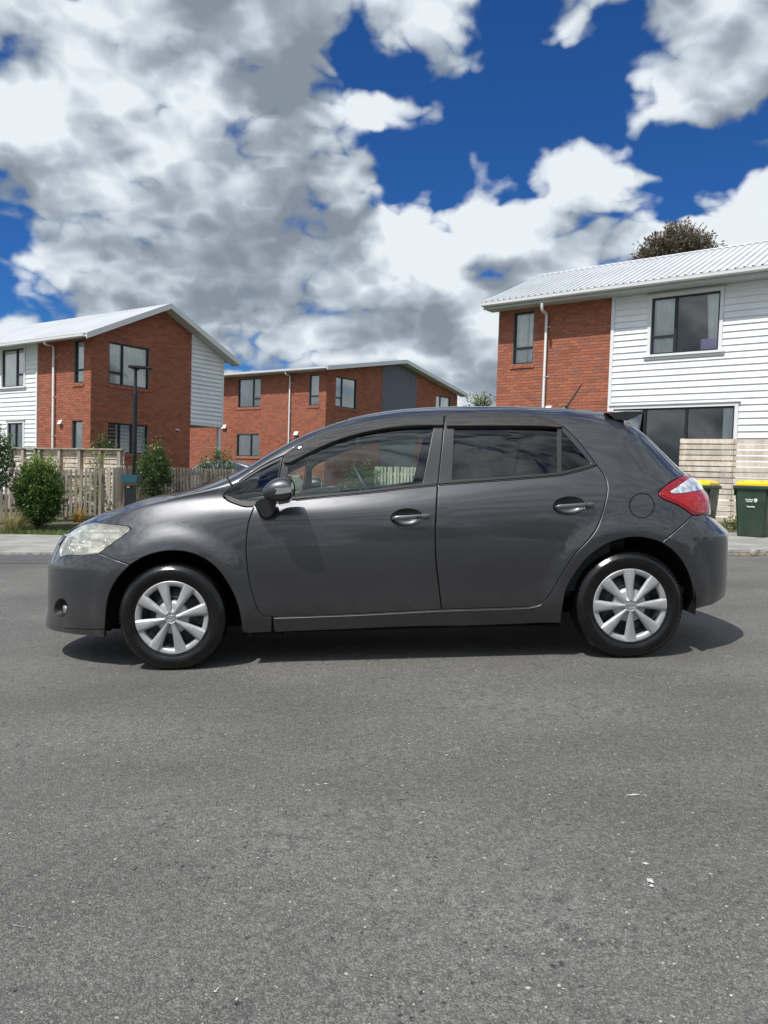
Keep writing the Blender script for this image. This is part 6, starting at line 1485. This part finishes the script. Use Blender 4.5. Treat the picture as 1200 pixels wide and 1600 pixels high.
# --- the tall fence at left, its posts and rails turned to the road
def tall_fence():
    a = at(14, 698, 22.2); b_ = at(193.5, 702, 20.2); zt = (a[2]+b_[2])/2; F = empty('slat_fence', (a[0], a[1], land(a[0], a[1])), 'tall timber fence with capping rail and open slats behind the picket fence at left', 'fence'); O = np.array(F.location)
    d = (b_-a); d[2] = 0; L = np.linalg.norm(d); d /= L; nrm = np.array([d[1], -d[0], 0])
    P_ = lambda s_, t, z: a*[1, 1, 0]+d*s_+nrm*t+np.array([0, 0, z])-O
    def s_of(u):
        for s_ in np.linspace(0, L, 600):
            if proj(a*[1, 1, 0]+d*s_+[0, 0, 1.5])[0] >= u: return s_
        return L
    mb = MB(); bar(mb, P_(-.05, .03, zt-.02), P_(L+.04, .03, zt-.02), .14, .035); mb.obj('capping_rail', F, M_woodg)
    for u, w in ((18.5,.09), (38.5,.09), (57.5,.06), (64,.09), (95,.09), (126.5,.10), (159,.06), (188.5,.11)):
        s_ = s_of(u); mb = MB(); mb.box(-w/2, w/2, -.045, .045, 0, 1, lambda x, y, z: tuple(P_(s_+x, .03+y, (land(a[0], a[1])-.1)+(zt-.04-(land(a[0], a[1])-.1))*z))); mb.obj('post', F, M_woodg)
    for k in range(13):
        z = zt-.10-k*.125; seg = [0, s_of(64), s_of(126.5), L]
        for c0, c1 in zip(seg[:-1], seg[1:]): mb = MB(); bar(mb, P_(c0+.01, -.03, z), P_(c1-.01, -.03, z), .022, .100); mb.obj('slat', F, M_wood)
tall_fence()
# --- picket fences
def pickets(pts, tops, pitch, w, label, m, skip=None, hgt=1.15, group='picket fence runs', postat=(), side=1, rail=(.22, .85), capleaf=False):
    "pts: ground plan polyline ends; tops: z of picket tops at the ends"
    a, b_ = np.array(pts[0], float), np.array(pts[1], float); F = empty('picket_fence', (a[0], a[1], land(a[0], a[1])), label, 'fence'); O = np.array(F.location)
    d = (b_-a)[:2]; L = np.linalg.norm(d); d = np.append(d/L, 0); nrm = np.array([d[1], -d[0], 0]); n = int(L/pitch); rr = random.Random(n)
    me = None
    for k in range(n+1):
        s_ = k*pitch; f = s_/L; z1 = tops[0]+(tops[1]-tops[0])*f; p = a[:2]+d[:2]*s_; g = land(p[0], p[1])+.06
        h = z1-g+rr.uniform(-.008, .008)
        if me is None:
            mb = MB(); poly = [(-w/2, 0), (w/2, 0), (w/2, .985), (w/2-.008, 1), (-w/2+.008, 1), (-w/2, .985)]; mb.add([tuple(d*x+nrm*t+np.array([0, 0, z])) for t in (.01, .032) for x, z in poly], [(0, 1, 2, 3, 4, 5), (11, 10, 9, 8, 7, 6)]+[(i, (i+1) % 6, (i+1) % 6+6, i+6) for i in range(6)]); me = mb.mesh('picket'); me.materials.append(m)
            bm = bmesh.new(); bm.from_mesh(me); bmesh.ops.recalc_face_normals(bm, faces=bm.faces); bm.to_mesh(me); bm.free()
        o = link('picket', me, F); o.location = (p[0]-O[0]+nrm[0]*rr.uniform(-.003, .004), p[1]-O[1], g-O[2]); o.scale = (1, 1, h); o.rotation_euler = (0, rr.uniform(-.012, .012), 0)
    ga, gb = land(a[0], a[1]), land(b_[0], b_[1])
    for r_ in rail: mb = MB(); bar(mb, np.array([a[0], a[1], ga+(tops[0]-ga)*r_])-nrm*.018-O, np.array([b_[0], b_[1], gb+(tops[1]-gb)*r_])-nrm*.018-O, .045, .07); mb.obj('rail', F, m)
    for s_ in postat:
        p = a[:2]+d[:2]*L*s_; g = land(p[0], p[1])-.1; z1 = tops[0]+(tops[1]-tops[0])*s_+.0; mb = MB(); mb.box(-.05, .05, -.05, .05, g-O[2], z1-O[2], lambda x, y, z: tuple(np.array([p[0]-O[0], p[1]-O[1], 0])+d*x+nrm*(y-.09)+np.array([0, 0, z]))); mb.obj('post', F, m)
    return F
pa_ = at(-14, 739, 17.4); pb_ = at(161, 731.5, 18.2); pc_ = at(194, 727, 21.0); pd_ = at(176, 729, 18.7)
pickets([pa_, pb_], [pa_[2], pb_[2]], .105, .062, 'weathered picket fence behind the large bush at left, nearest the road', M_woodg, postat=(.02, .30, .66, 1.0))
pickets([pd_, pc_], [pd_[2], pc_[2]], .078, .066, 'short return of picket fence leading back to the dark letterbox', M_wood, postat=(0,))
pe_ = at(196, 728, 21.6); pf_ = at(372, 733.5, 24.2)
pickets([pe_, pf_], [pe_[2], pf_[2]], .102, .060, 'picket fence behind the lamp post in front of the brick gable wall', M_woodg, postat=(.2, .55, .98))
pg_ = at(588, 729, 19.8); ph_ = at(700, 731, 18.6)
pickets([pg_, ph_], [pg_[2], ph_[2]], .10, .066, 'pale picket fence seen through the front side window of the car', wood('limed_pine', (.36, .34, .28), (.50, .48, .40)), postat=(0, .5))
# ------------------------------------------------------------------ street lamp and letterbox
M_lamp = mat('lamp_black_paint', (.012, .014, .018), .45, .2); M_solar = mat('lamp_panel', (.03, .035, .045), .2, .3)
pl0 = at(209.6, 742, 21.2); pl1 = at(213.8, 577, 21.2); gz = land(pl0[0], pl0[1]); lt = empty('street_lamp', (pl0[0], pl0[1], gz), 'slim black street lamp with flat head standing between letterbox and brick house', 'street lamp')
hL = pl1[2]-gz; mb = MB(); mb.tube([(0, 0, -.2), (0, 0, hL*.83)], .060, 16); mb.tube([(0, 0, hL*.83), (0, 0, hL*.845), (0, 0, hL-.02)], [.060, .042, .040], 16); mb.obj('pole', lt, M_lamp)
mb = MB(); T_ = lambda x, y, z: (x, y, hL+z+ .028*x*-1)
mb.box(-.17, .30, -.13, .13, .02, .095, T_, .012); mb.box(-.06, .08, -.05, .05, -.02, .03, T_, .008); mb.obj('lamp_head', lt, M_lamp); mb = MB(); mb.box(.26, .47, -.10, .10, .035, .068, T_, .01); mb.box(.36, .44, -.05, .05, .0, .035, T_); mb.obj('light_panel', lt, M_solar)
lb0 = at(204.5, 790, 18.3); gz = land(lb0[0], lb0[1]); lb = empty('letterbox', (lb0[0], lb0[1], gz), 'teal and black letterbox on a dark post beside the corner of the picket fence', 'letterbox')
s_ = 18.3/FPX; zt = at(204, 741.5, 18.3)[2]-gz; mb = MB(); mb.prism([(-13*s_, zt), (12.5*s_, zt-.5*s_), (12.5*s_, zt-2.2*s_), (11*s_, zt-12.5*s_), (-12*s_, zt-13*s_), (-13*s_, zt-3*s_)], -.17, .17); mb.obj('box', lb, mat('teal_steel', (.018, .075, .115), .4))
mb = MB(); mb.box(-11*s_, 6*s_, -.12, .12, zt-16.5*s_, zt-13*s_); mb.obj('timber_plate', lb, mat('orange_timber', (.42, .22, .09), .7)); mb = MB(); mb.box(-8.5*s_, 5.5*s_, -.10, .10, -.15, zt-16.6*s_); mb.obj('post', lb, M_alu)
mb = MB()
for k, (x0, x1) in enumerate(((-5, -3.6), (-3.2, -1.8), (-1.4, 0))): mb.box(x0*s_, x1*s_, -.104, -.1005, zt-20.6*s_, zt-18*s_)
mb.obj('house_number', lb, M_trimw)
mb = MB(); mb.box(-10*s_, -8.6*s_, -.06, .0, zt-44*s_, zt-33*s_); mb.obj('marker_strip', lb, mat('orange_marker', (.55, .12, .03), .6))
# ------------------------------------------------------------------ wheelie bins
M_bin = vary(mat('bin_green_plastic', rough=.45), (.020, .042, .024), (.028, .055, .033), 3, 4, .6, rv=(.38, .55)); M_lid = mat('bin_lid_yellow', (.80, .52, .012), .42)
def label_text(txt, size, par, loc, m, bold=False, w=1.0):
    cu_ = bpy.data.curves.new('t', 'FONT'); cu_.body = txt; cu_.size = size; cu_.align_x = 'CENTER'; cu_.extrude = .0006; cu_.offset = .0012 if bold else 0; cu_.resolution_u = 3
    to = bpy.data.objects.new('t', cu_); COL.objects.link(to); bpy.context.view_layer.update(); me = bpy.data.meshes.new_from_object(to.evaluated_get(bpy.context.evaluated_depsgraph_get())); bpy.data.objects.remove(to)
    me.transform(Matrix.Diagonal((w, 1, 1, 1))); o = link('lettering', me, par, m); o.location = loc; o.rotation_euler = (math.pi/2, 0, 0); return o
def wbin(u_l, u_r, v_top, v_bot, Y, label, rz, text):
    c = at((u_l+u_r)/2, v_bot, Y); sc = Y/FPX; H = (v_bot-v_top)*sc; W = (u_r-u_l)*sc; o = empty('wheelie_bin', (c[0]-math.sin(rz)*.36, c[1]+math.cos(rz)*.36, c[2]), label, 'bin', 'green wheelie bins with yellow lids', rz)
    b0, b1, dd = W*.76, W*.96, .36
    mb = MB(); hb = H*.885; q = lambda w, d, z, r=.04: [(x, y, z) for x, y in ((-w/2+r, -d), (w/2-r, -d), (w/2, -d+r), (w/2, d-r), (w/2-r, d), (-w/2+r, d), (-w/2, d-r), (-w/2, -d+r))]
    lv = [q(b0*.97, dd*.72, .0), q(b0, dd*.75, .03), q(b1*.93, dd*.97, hb*.80), q(b1*.94, dd, hb*.93)]; V = sum(lv, []); F = [tuple(range(7, -1, -1))]
    for r in range(3): F += [(r*8+k, r*8+(k+1) % 8, (r+1)*8+(k+1) % 8, (r+1)*8+k) for k in range(8)]
    mb.add(V, F); mb.box(-W*.5, W*.5, -dd*1.10, dd*1.08, hb*.93, hb*1.0, None, .012); mb.add(q(b1*.70, dd*1.0, 0, .05), [tuple(range(8))]) if False else None; mb.obj('bin_body', o, M_bin)
    mb = MB(); lv = [q(W*.90, dd*1.07, hb, .05), q(W*.90, dd*1.07, hb+.035, .06), q(W*.80, dd*.95, hb+.075, .08), q(W*.55, dd*.6, hb+.095, .1)]; V = sum(lv, []); F = [tuple(range(24, 32))]
    for r in range(3): F += [(r*8+k, r*8+(k+1) % 8, (r+1)*8+(k+1) % 8, (r+1)*8+k) for k in range(8)]
    mb.add(V, F); mb.box(-W*.30, -W*.22, -dd*1.0, dd*.9, hb+.06, hb+.088, None, .008); mb.box(W*.22, W*.30, -dd*1.0, dd*.9, hb+.06, hb+.088, None, .008); mb.obj('lid', o, M_lid)
    for sx in (-1, 1):
        mb = MB(); mb.lathe([(0, -.025), (.08, -.025), (.10, -.015), (.10, .015), (.08, .025), (0, .025)], 20, lambda x, y, z: (sx*(b0*.5+.0)+z, dd*.62+x, .10+y)); mb.obj('bin_wheel', o, M_tyre)
    mb = MB(); mb.tube([(-W*.36, dd*1.1, hb*.97), (-W*.36, dd*1.28, hb*.99), (W*.36, dd*1.28, hb*.99), (W*.36, dd*1.1, hb*.97)], .014, 8); mb.obj('handle', o, M_bin)
    for sx in (-1, 1): mb = MB(); mb.box(sx*W*.47-.01, sx*W*.47+.01, -dd*.95, dd*.6, hb*.80, hb*.93); mb.obj('bin_rib', o, M_bin)
    if text:
        yf = -dd*.90; tw = mat('print_white', (.75, .77, .76), .6); hh = hb*.72
        label_text('Auckland', .034, o, (-.03, yf-.030, hh), tw, True); label_text('Council', .034, o, (-.03, yf-.028, hh-.032), tw, True); label_text('Recycling', .034, o, (.0, yf-.022, hh-.125), tw, True)
        mb = MB()
        for k in range(6):
            a = k*math.pi/3; mb.lathe([(.0, .0), (.014, .0)], 10, lambda x, y, z: (.078+.018*math.cos(a)+x, yf-.031, hh+.004+.018*math.sin(a)+y))
        mb.box(.055, .10, yf-.031, yf-.029, hh-.034, hh-.027); mb.obj('emblem', o, tw, fix=False)
    return o
wbin(1143.5, 1197, 748, 840, 13.7, 'large dark green wheelie bin with yellow lid at the right edge of the photo', R(-38), True)
wbin(1053, 1106, 747, 836, 14.2, 'dark green wheelie bin with yellow lid half hidden behind the car tail light', R(-38), False)
# ------------------------------------------------------------------ vehicles beyond the fence
def far_car(px_, Y, label, col, flip=1, roof=None, wag=1.0, group=None, heading=R(35)):
    c = at(*px_, Y); gz = land(c[0], c[1]); o = empty('parked_car', (c[0], c[1], gz), label, 'car', group, heading); m = mat('far_car_paint', col, .35, .4, .5, 1.0)
    prof = [(-2.1,.35),(-2.12,.62),(-1.95,.78),(-1.25,.92),(-.55,1.36),(.1,1.45),(.9,1.42),(1.45,1.28),(1.95,1.0),(2.12,.85),(2.12,.40),(1.8,.28),(-1.8,.28)]
    V, F = [], []; ys = [-.84, -.80, -.66, .66, .80, .84]; n = len(prof)
    mb = MB(); ring = []
    for y in (-.85, -.60, .60, .85):
        for x, z in prof: zz = z if z < .9 else z; V.append((x*flip, y*(1 if z < .95 else .80), zz if abs(y) < .7 or z < .95 else .95+(zz-.95)*.93))
    for r in range(3): F += [(r*n+k, r*n+(k+1) % n, (r+1)*n+(k+1) % n, (r+1)*n+k) for k in range(n)]
    F += [tuple(range(n)), tuple(range(3*n, 4*n))[::-1]]; mb.add(V, F); body_ = mb.obj('car_body', o, m)
    bm = bmesh.new(); bm.from_mesh(body_.data); bmesh.ops.bevel(bm, geom=list(bm.edges), offset=.05, segments=2, affect='EDGES', clamp_overlap=True); bm.to_mesh(body_.data); bm.free()
    for sy in (-1, 1):
        for poly in ([(-1.05,.97),(-.52,1.30),(.05,1.36),(.05,.97)], [(.12,.97),(.12,1.36),(.85,1.33),(1.25,1.20),(1.42,1.0)]):
            mb = MB(); mb.add([(x*flip, sy*(.85-.17*(z-.92)/.5+.015), z) for x, z in poly], [tuple(range(len(poly)))]); mb.obj('side_window', o, mat('far_glass', (.02, .025, .03), .05, 0, .8, 1.0))
        for x in (-1.3, 1.35): mb = MB(); mb.lathe([(0, .02), (.2, .02), (.21, .0), (.31, .0), (.32, -.18), (0, -.18)], 24, lambda X, Y_, Z: (x*flip+X, sy*(.86+Z), .32+Y_)); mb.obj('wheel', o, M_tyre)
        mb = MB(); mb.box(1.95*flip, 2.14*flip, sy*.55, sy*.82, .78, .95, None, .02); mb.obj('tail_light', o, M_red2)
    mb = MB(); mb.add([(x*flip, y*.60, z) for x, z in ((1.50,1.28),(1.98,1.02)) for y in (-1, 1)], [(0, 1, 3, 2)]); 
    mb = MB(); mb.prism([(1.49*flip,1.275),(1.93*flip,1.03),(1.95*flip,1.05),(1.51*flip,1.295)], -.56, .56); mb.obj('rear_window', o, mat('far_glass', (.02, .025, .03), .05, 0, .8, 1.0)); return o
far_car((350, 722), 29.0, 'grey hatchback parked behind the picket fence beside the brick house wall', (.19, .20, .22), heading=R(-14))
far_car((392, 722), 33.5, 'white car behind the grey hatchback, only its roof and rear showing', (.70, .71, .72), heading=R(-14))
# ------------------------------------------------------------------ plants
def leaf_mat(nm, c1, c2, c3, trans=.35, rough=.42):
    m = mat(nm, c1, rough, 0, .4); b, p = nodes(m); at_ = b.new('ShaderNodeAttribute', attribute_name='tone')
    r = b.new('ShaderNodeValToRGB'); b.put(r.inputs[0], at_.outputs['Fac']); e = r.color_ramp.elements; e[0].color = (*c1, 1); e[1].color = (*c3, 1); q = e.new(.55); q.color = (*c2, 1)
    b.put(p.inputs['Base Color'], r.outputs[0]); tr = b.new('ShaderNodeBsdfTranslucent'); b.put(tr.inputs[0], r.outputs[0]); mx = b.new('ShaderNodeMixShader'); mx.inputs[0].default_value = trans
    b.put(mx.inputs[1], p.outputs[0]); b.put(mx.inputs[2], tr.outputs[0]); out = [n for n in b.t.nodes if n.type == 'OUTPUT_MATERIAL'][0]; b.put(out.inputs[0], mx.outputs[0]); return m
M_bark = vary(mat('bark', rough=.95), (.07, .055, .04), (.14, .115, .09), 12)
class Leaves:
    def __init__(s): s.V = []; s.F = []; s.T = []
    def leaf(s, p, d, up, l, w, tone):
        side = np.cross(d, up); ns = np.linalg.norm(side); side = side/ns if ns > 1e-6 else np.array([1., 0, 0]); nn = np.cross(side, d); k = len(s.V)
        s.V += [p, p+d*l*.45+side*w*.5+nn*w*.12, p+d*l, p+d*l*.45-side*w*.5+nn*w*.12]; s.F += [(k, k+1, k+2), (k, k+2, k+3)]; s.T += [tone, tone]
    def blade(s, p, d, l, w, tone, droop=.5, n=4):
        q = p.copy(); side = np.cross(d, [0, 0, 1.]); ns = np.linalg.norm(side); side = side/ns if ns > 1e-6 else np.array([1., 0, 0]); k0 = len(s.V); dd = d.copy()
        for i in range(n+1):
            ww = w*(1-i/n)**.7; s.V += [q-side*ww/2, q+side*ww/2]; q = q+dd*l/n; dd = dd+np.array([0, 0, -droop/n]); dd /= np.linalg.norm(dd)
        for i in range(n): s.F.append((k0+2*i, k0+2*i+1, k0+2*i+3, k0+2*i+2)); s.T.append(tone)
    def obj(s, name, parent, m, **k):
        me = pydata(name, s.V, s.F); me.materials.append(m); a = me.attributes.new('tone', 'FLOAT', 'FACE'); a.data.foreach_set('value', s.T); return link(name, me, parent, None, **k)
def bush(name, cat, label, c, rx, ry, h, m, nt=260, nl=15, ll=.05, lw=.026, seed=1, top=0.0, lean=.4, base=.10, group=None, stems=7, shape=1.0, sparse=0.0, topshoot=None, trunk=None):
    rg = np.random.default_rng(seed); o = empty(name, (c[0], c[1], c[2]), label, cat, group); Lv = Leaves(); St = MB(); lump = rg.normal(size=(9, 3)); lump /= np.linalg.norm(lump, axis=1, keepdims=True)
    th = trunk or 0.0
    for k in range(stems):
        a = rg.uniform(0, 6.28); e_ = np.array([math.cos(a)*rx*.5, math.sin(a)*ry*.5, th+(h-th)*rg.uniform(.5, .85)]); b0 = np.array([math.cos(a)*.05, math.sin(a)*.05, th*.9 if trunk else -.05]); mid = (b0+e_)/2+rg.normal(size=3)*.05
        St.tube([b0, mid, e_], [.016*h, .010*h, .004*h], 6, False)
    if trunk: St.tube([(0, 0, -.1), (.02, 0, th*.6), (0, .02, th*1.05)], [.035*h*.6, .028*h*.6, .022*h*.6], 8, False)
    for t in range(nt):
        d = rg.normal(size=3); d /= np.linalg.norm(d); lm = 1+.22*max(0, (lump@d).max()-.72)/.28-.16+rg.uniform(-.10, .10)
        rad = rg.uniform(.45, 1.0)**.6*lm; zc = th+(h-th)*.5; f = (1-.35*max(d[2], 0)**2*shape)
        p1 = np.array([d[0]*rx*rad*f, d[1]*ry*rad*f, zc+d[2]*(h-th)*.5*rad*(1+top*(d[2] > 0))])
        if p1[2] < base: p1[2] = base+rg.uniform(0, .1)
        dr = d*.7+np.array([0, 0, lean])+rg.normal(size=3)*.3; dr /= np.linalg.norm(dr); L = ll*rg.uniform(3, 6); tt = rg.uniform(0, 1)
        if topshoot and rg.random() < topshoot and d[2] > .3: L *= 2.2; dr = np.array([dr[0]*.3, dr[1]*.3, 1.]); dr /= np.linalg.norm(dr)
        St.tube([p1-dr*L*.9, p1+dr*L*.4], [.004, .0015], 4, False) if t % 4 == 0 else None
        for q in range(nl):
            s_ = rg.uniform(0, 1); pp = p1+dr*L*(s_-.5)+rg.normal(size=3)*ll*.35; ld = rg.normal(size=3)*.75+dr*.6+d*.4; ld /= np.linalg.norm(ld); up = rg.normal(size=3)+np.array([0, 0, 1.4]); hi = np.clip((pp[2]-th)/(h-th), 0, 1)
            Lv.leaf(pp, ld, up, ll*rg.uniform(.7, 1.25), lw*rg.uniform(.7, 1.2), float(np.clip(.12+.45*tt*rg.uniform(.4, 1)+.38*s_*hi**1.5+rg.normal()*.10, 0, 1)))
    St.obj('stem', o, M_bark, fix=False); Lv.obj('foliage', o, m, kind='stuff'); return o
M_pitt = leaf_mat('pittosporum_leaf', (.035, .075, .018), (.10, .19, .04), (.40, .46, .12)); M_laur = leaf_mat('laurel_leaf', (.030, .068, .024), (.085, .155, .045), (.24, .36, .10), rough=.3)
M_yel = leaf_mat('yellow_green_leaf', (.07, .10, .02), (.20, .24, .05), (.42, .42, .10)); M_gum = leaf_mat('gum_leaf', (.08, .07, .05), (.17, .145, .105), (.32, .26, .19), .15); M_flax = leaf_mat('flax_blade', (.06, .08, .025), (.20, .18, .07), (.48, .38, .16), .2); M_gr = leaf_mat('grass_blade', (.05, .10, .018), (.10, .18, .035), (.26, .30, .08), .3)
def G_(u, v, Y): p = at(u, v, Y); return (p[0], p[1], land(p[0], p[1]))
def hgt(u, v, Y): p = at(u, v, Y); return p[2]-land(p[0], p[1])
Yb = 16.6
bush('bush', 'bush', 'large dense green bush with pale upright tips in front of the picket fence', G_(61, 828, Yb),   .54, .50, hgt(61, 722, Yb), M_pitt, 1150, 18, .056, .030, 2, base=.02, topshoot=.65, stems=9, lean=.7)
bush('small_tree', 'tree', 'dark leafy small tree cut off by the left edge of the photo', G_(-14, 800, 16.2), .40, .40, hgt(0, 656, 16.2), M_laur, 260, 15, .075, .034, 5, trunk=.75, base=.7)
bush('bush', 'bush', 'glossy green laurel bush right of the street lamp, over the picket fence', G_(241, 800, 20.6), .45, .42, hgt(241, 694, 20.6), M_laur, 300, 14, .082, .038, 7, base=.15, topshoot=.15, trunk=.35)
bush('bush', 'bush', 'rounded dark shrub under the blinds window of the left brick house', G_(163, 760, 23.6), .44, .4, hgt(163, 677, 23.6), M_laur, 200, 12, .085, .040, 9, base=.5)
bush('bush', 'bush', 'thin yellow-green shrub poking above the pickets beside the tall fence', G_(151, 770, 19.4), .30, .25, hgt(151, 708, 19.4), M_yel, 80, 12, .09, .026, 11, base=.3, topshoot=.5)
bush('bush', 'bush', 'yellow-tipped shrub between the big bush and the tall fence', G_(88, 770, 18.9), .55, .2, hgt(80, 712, 18.9), M_yel, 90, 10, .06, .022, 12, base=.3, topshoot=.6)
bush('bush', 'bush', 'leafy shrub in front of the parked grey hatchback beyond the fence', G_(338, 765, 24.8), .60, .4, hgt(338, 704, 24.8), M_laur, 170, 12, .10, .040, 13, base=.4, topshoot=.4)
bush('bush', 'bush', 'pale leafed shrubs growing low behind the picket fence bars at left', G_(125, 800, 18.6), .70, .2, .75, M_yel, 150, 10, .055, .03, 15, base=.05)
bush('bush', 'bush', 'green shrub seen through the car between steering wheel and far fence', G_(562, 790, 19.5), .50, .4, hgt(562, 726, 19.5), M_laur, 170, 12, .085, .036, 17, base=.1)
bush('gum_tree', 'tree', 'brownish gum tree crown rising behind the right-hand roof', G_(1053, 420, 48), 2.45, 2.2, hgt(1052, 363, 48), M_gum, 900, 26, .24, .09, 19, trunk=hgt(1053, 424, 48)-1.2, base=0, stems=12, shape=.5)
bush('sapling', 'tree', 'pale tip of a small tree above the car roof between two houses', G_(751, 640, 30), .34, .3, hgt(751, 620, 30), M_yel, 60, 12, .16, .06, 21, trunk=hgt(751, 660, 30), base=0)
def tuft(name, label, cat, pts, n, h, m, w=.018, seed=0, tone=(.3, 1.0), droop=1.2, kind=None, spread=.5):
    rg = np.random.default_rng(seed); Lv = Leaves(); c0 = np.array(pts[0])
    for c in pts:
        for k in range(n):
            a = rg.uniform(0, 6.28); d = np.array([math.cos(a)*spread, math.sin(a)*spread, 1.]); d[:2] *= rg.uniform(.2, 1.3); d /= np.linalg.norm(d)
            Lv.blade(np.array(c)-c0+np.array([rg.normal()*.05, rg.normal()*.05, 0]), d, h*rg.uniform(.55, 1.1), w*rg.uniform(.6, 1.2), float(rg.uniform(*tone)), droop)
    o = Lv.obj(name, None, m, label=label, cat=cat, kind=kind); o.location = tuple(c0); return o
tuft('grass_tussock', 'straw-coloured ornamental tussock on the verge at the left edge', 'grass', [G_(16, 830, 15.6)], 130, .62, M_flax, .014, 3)
tuft('grass_tussock', 'golden ornamental tussock between the left edge tussock and the big bush', 'grass', [G_(33, 826, 16.2)], 120, .50, M_flax, .013, 4, (.2, .8))
tuft('flax_plant', 'orange and yellow flax tuft at the foot of the pickets right of the big bush', 'plant', [G_(122, 812, 17.4)], 60, .42, leaf_mat('bronze_flax', (.20, .08, .02), (.42, .20, .04), (.60, .42, .10)), .022, 5, droop=.5)
tuft('grass_tussock', 'dry tussock in front of the letterbox post', 'grass', [G_(186, 800, 18.3)], 110, .50, M_flax, .012, 6)
tuft('grass_tussock', 'dry tussock growing right of the letterbox post', 'grass', [G_(222, 800, 18.8)], 110, .55, M_flax, .012, 7)
tuft('cabbage_tree', 'spiky young cabbage tree seen through the rear window beside the slat fence', 'tree', [tuple(np.array(G_(735, 760, 17.6))+[0, 0, .55])], 60, .60, M_laur, .035, 8, droop=.7, spread=1.4)
rg_ = np.random.default_rng(5); Lv = Leaves()
for k in range(9000):
    x = rg_.uniform(-11.5, -4.6); y = gedge(x)+abs(rg_.normal())*.38-.03+.04*math.sin(x*5)
    if y > 18.8: continue
    d = np.array([rg_.normal()*.35, rg_.normal()*.35, 1.]); d /= np.linalg.norm(d); Lv.blade(np.array([x, y, land(x, y)-.01]), d, rg_.uniform(.04, .13), .006, float(rg_.uniform(0, 1)**1.3), .8, 2)
for k in range(1200):
    x = rg_.uniform(6.2, 8.9); y = e0[1]+(x-e0[0])*dR[1]/dR[0]-.15-abs(rg_.normal())*.16; d = np.array([rg_.normal()*.5, rg_.normal()*.5, 1.]); d /= np.linalg.norm(d); Lv.blade(np.array([x, y, land(x, y)-.01]), d, rg_.uniform(.04, .16), .008, float(rg_.uniform(.2, 1)), .8, 2)
Lv.obj('grass', None, M_gr, kind='stuff')
bush('weed_clump', 'plant', 'yellow-green weeds at the foot of the slat fence between the two bins', G_(1147, 833, 14.9), .22, .10, .26, M_yel, 60, 9, .035, .02, 31, base=.0)
# mulch soil beneath the planting
# ------------------------------------------------------------------ the other side of the street: what the paint and glass mirror
def tree_line():
    rg = np.random.default_rng(9); Lv = Leaves()
    for (cx_, cy_, r, h) in [(-13,-40,4,5.5),(9,-27,5,8.0),(16,-30,6,9.5),(24,-26,5,7.5),(33,-30,6,8),(45,-28,7,9),(2,-42,5,6),(60,-15,8,9)]:
        for k in range(900):
            d = rg.normal(size=3); d /= np.linalg.norm(d); p = np.array([cx_, cy_, h*.55+G0])+d*[r, r*.8, h*.45]*rg.uniform(.5, 1.05)
            for q in range(6): ld = rg.normal(size=3); ld /= np.linalg.norm(ld); Lv.leaf(p+rg.normal(size=3)*.35, ld, rg.normal(size=3), .36, .2, float(rg.uniform(0, .6)))
    Lv.obj('trees_opposite', None, leaf_mat('tree_leaf', (.02, .035, .012), (.04, .07, .02), (.09, .12, .04)), kind='stuff')
tree_line()
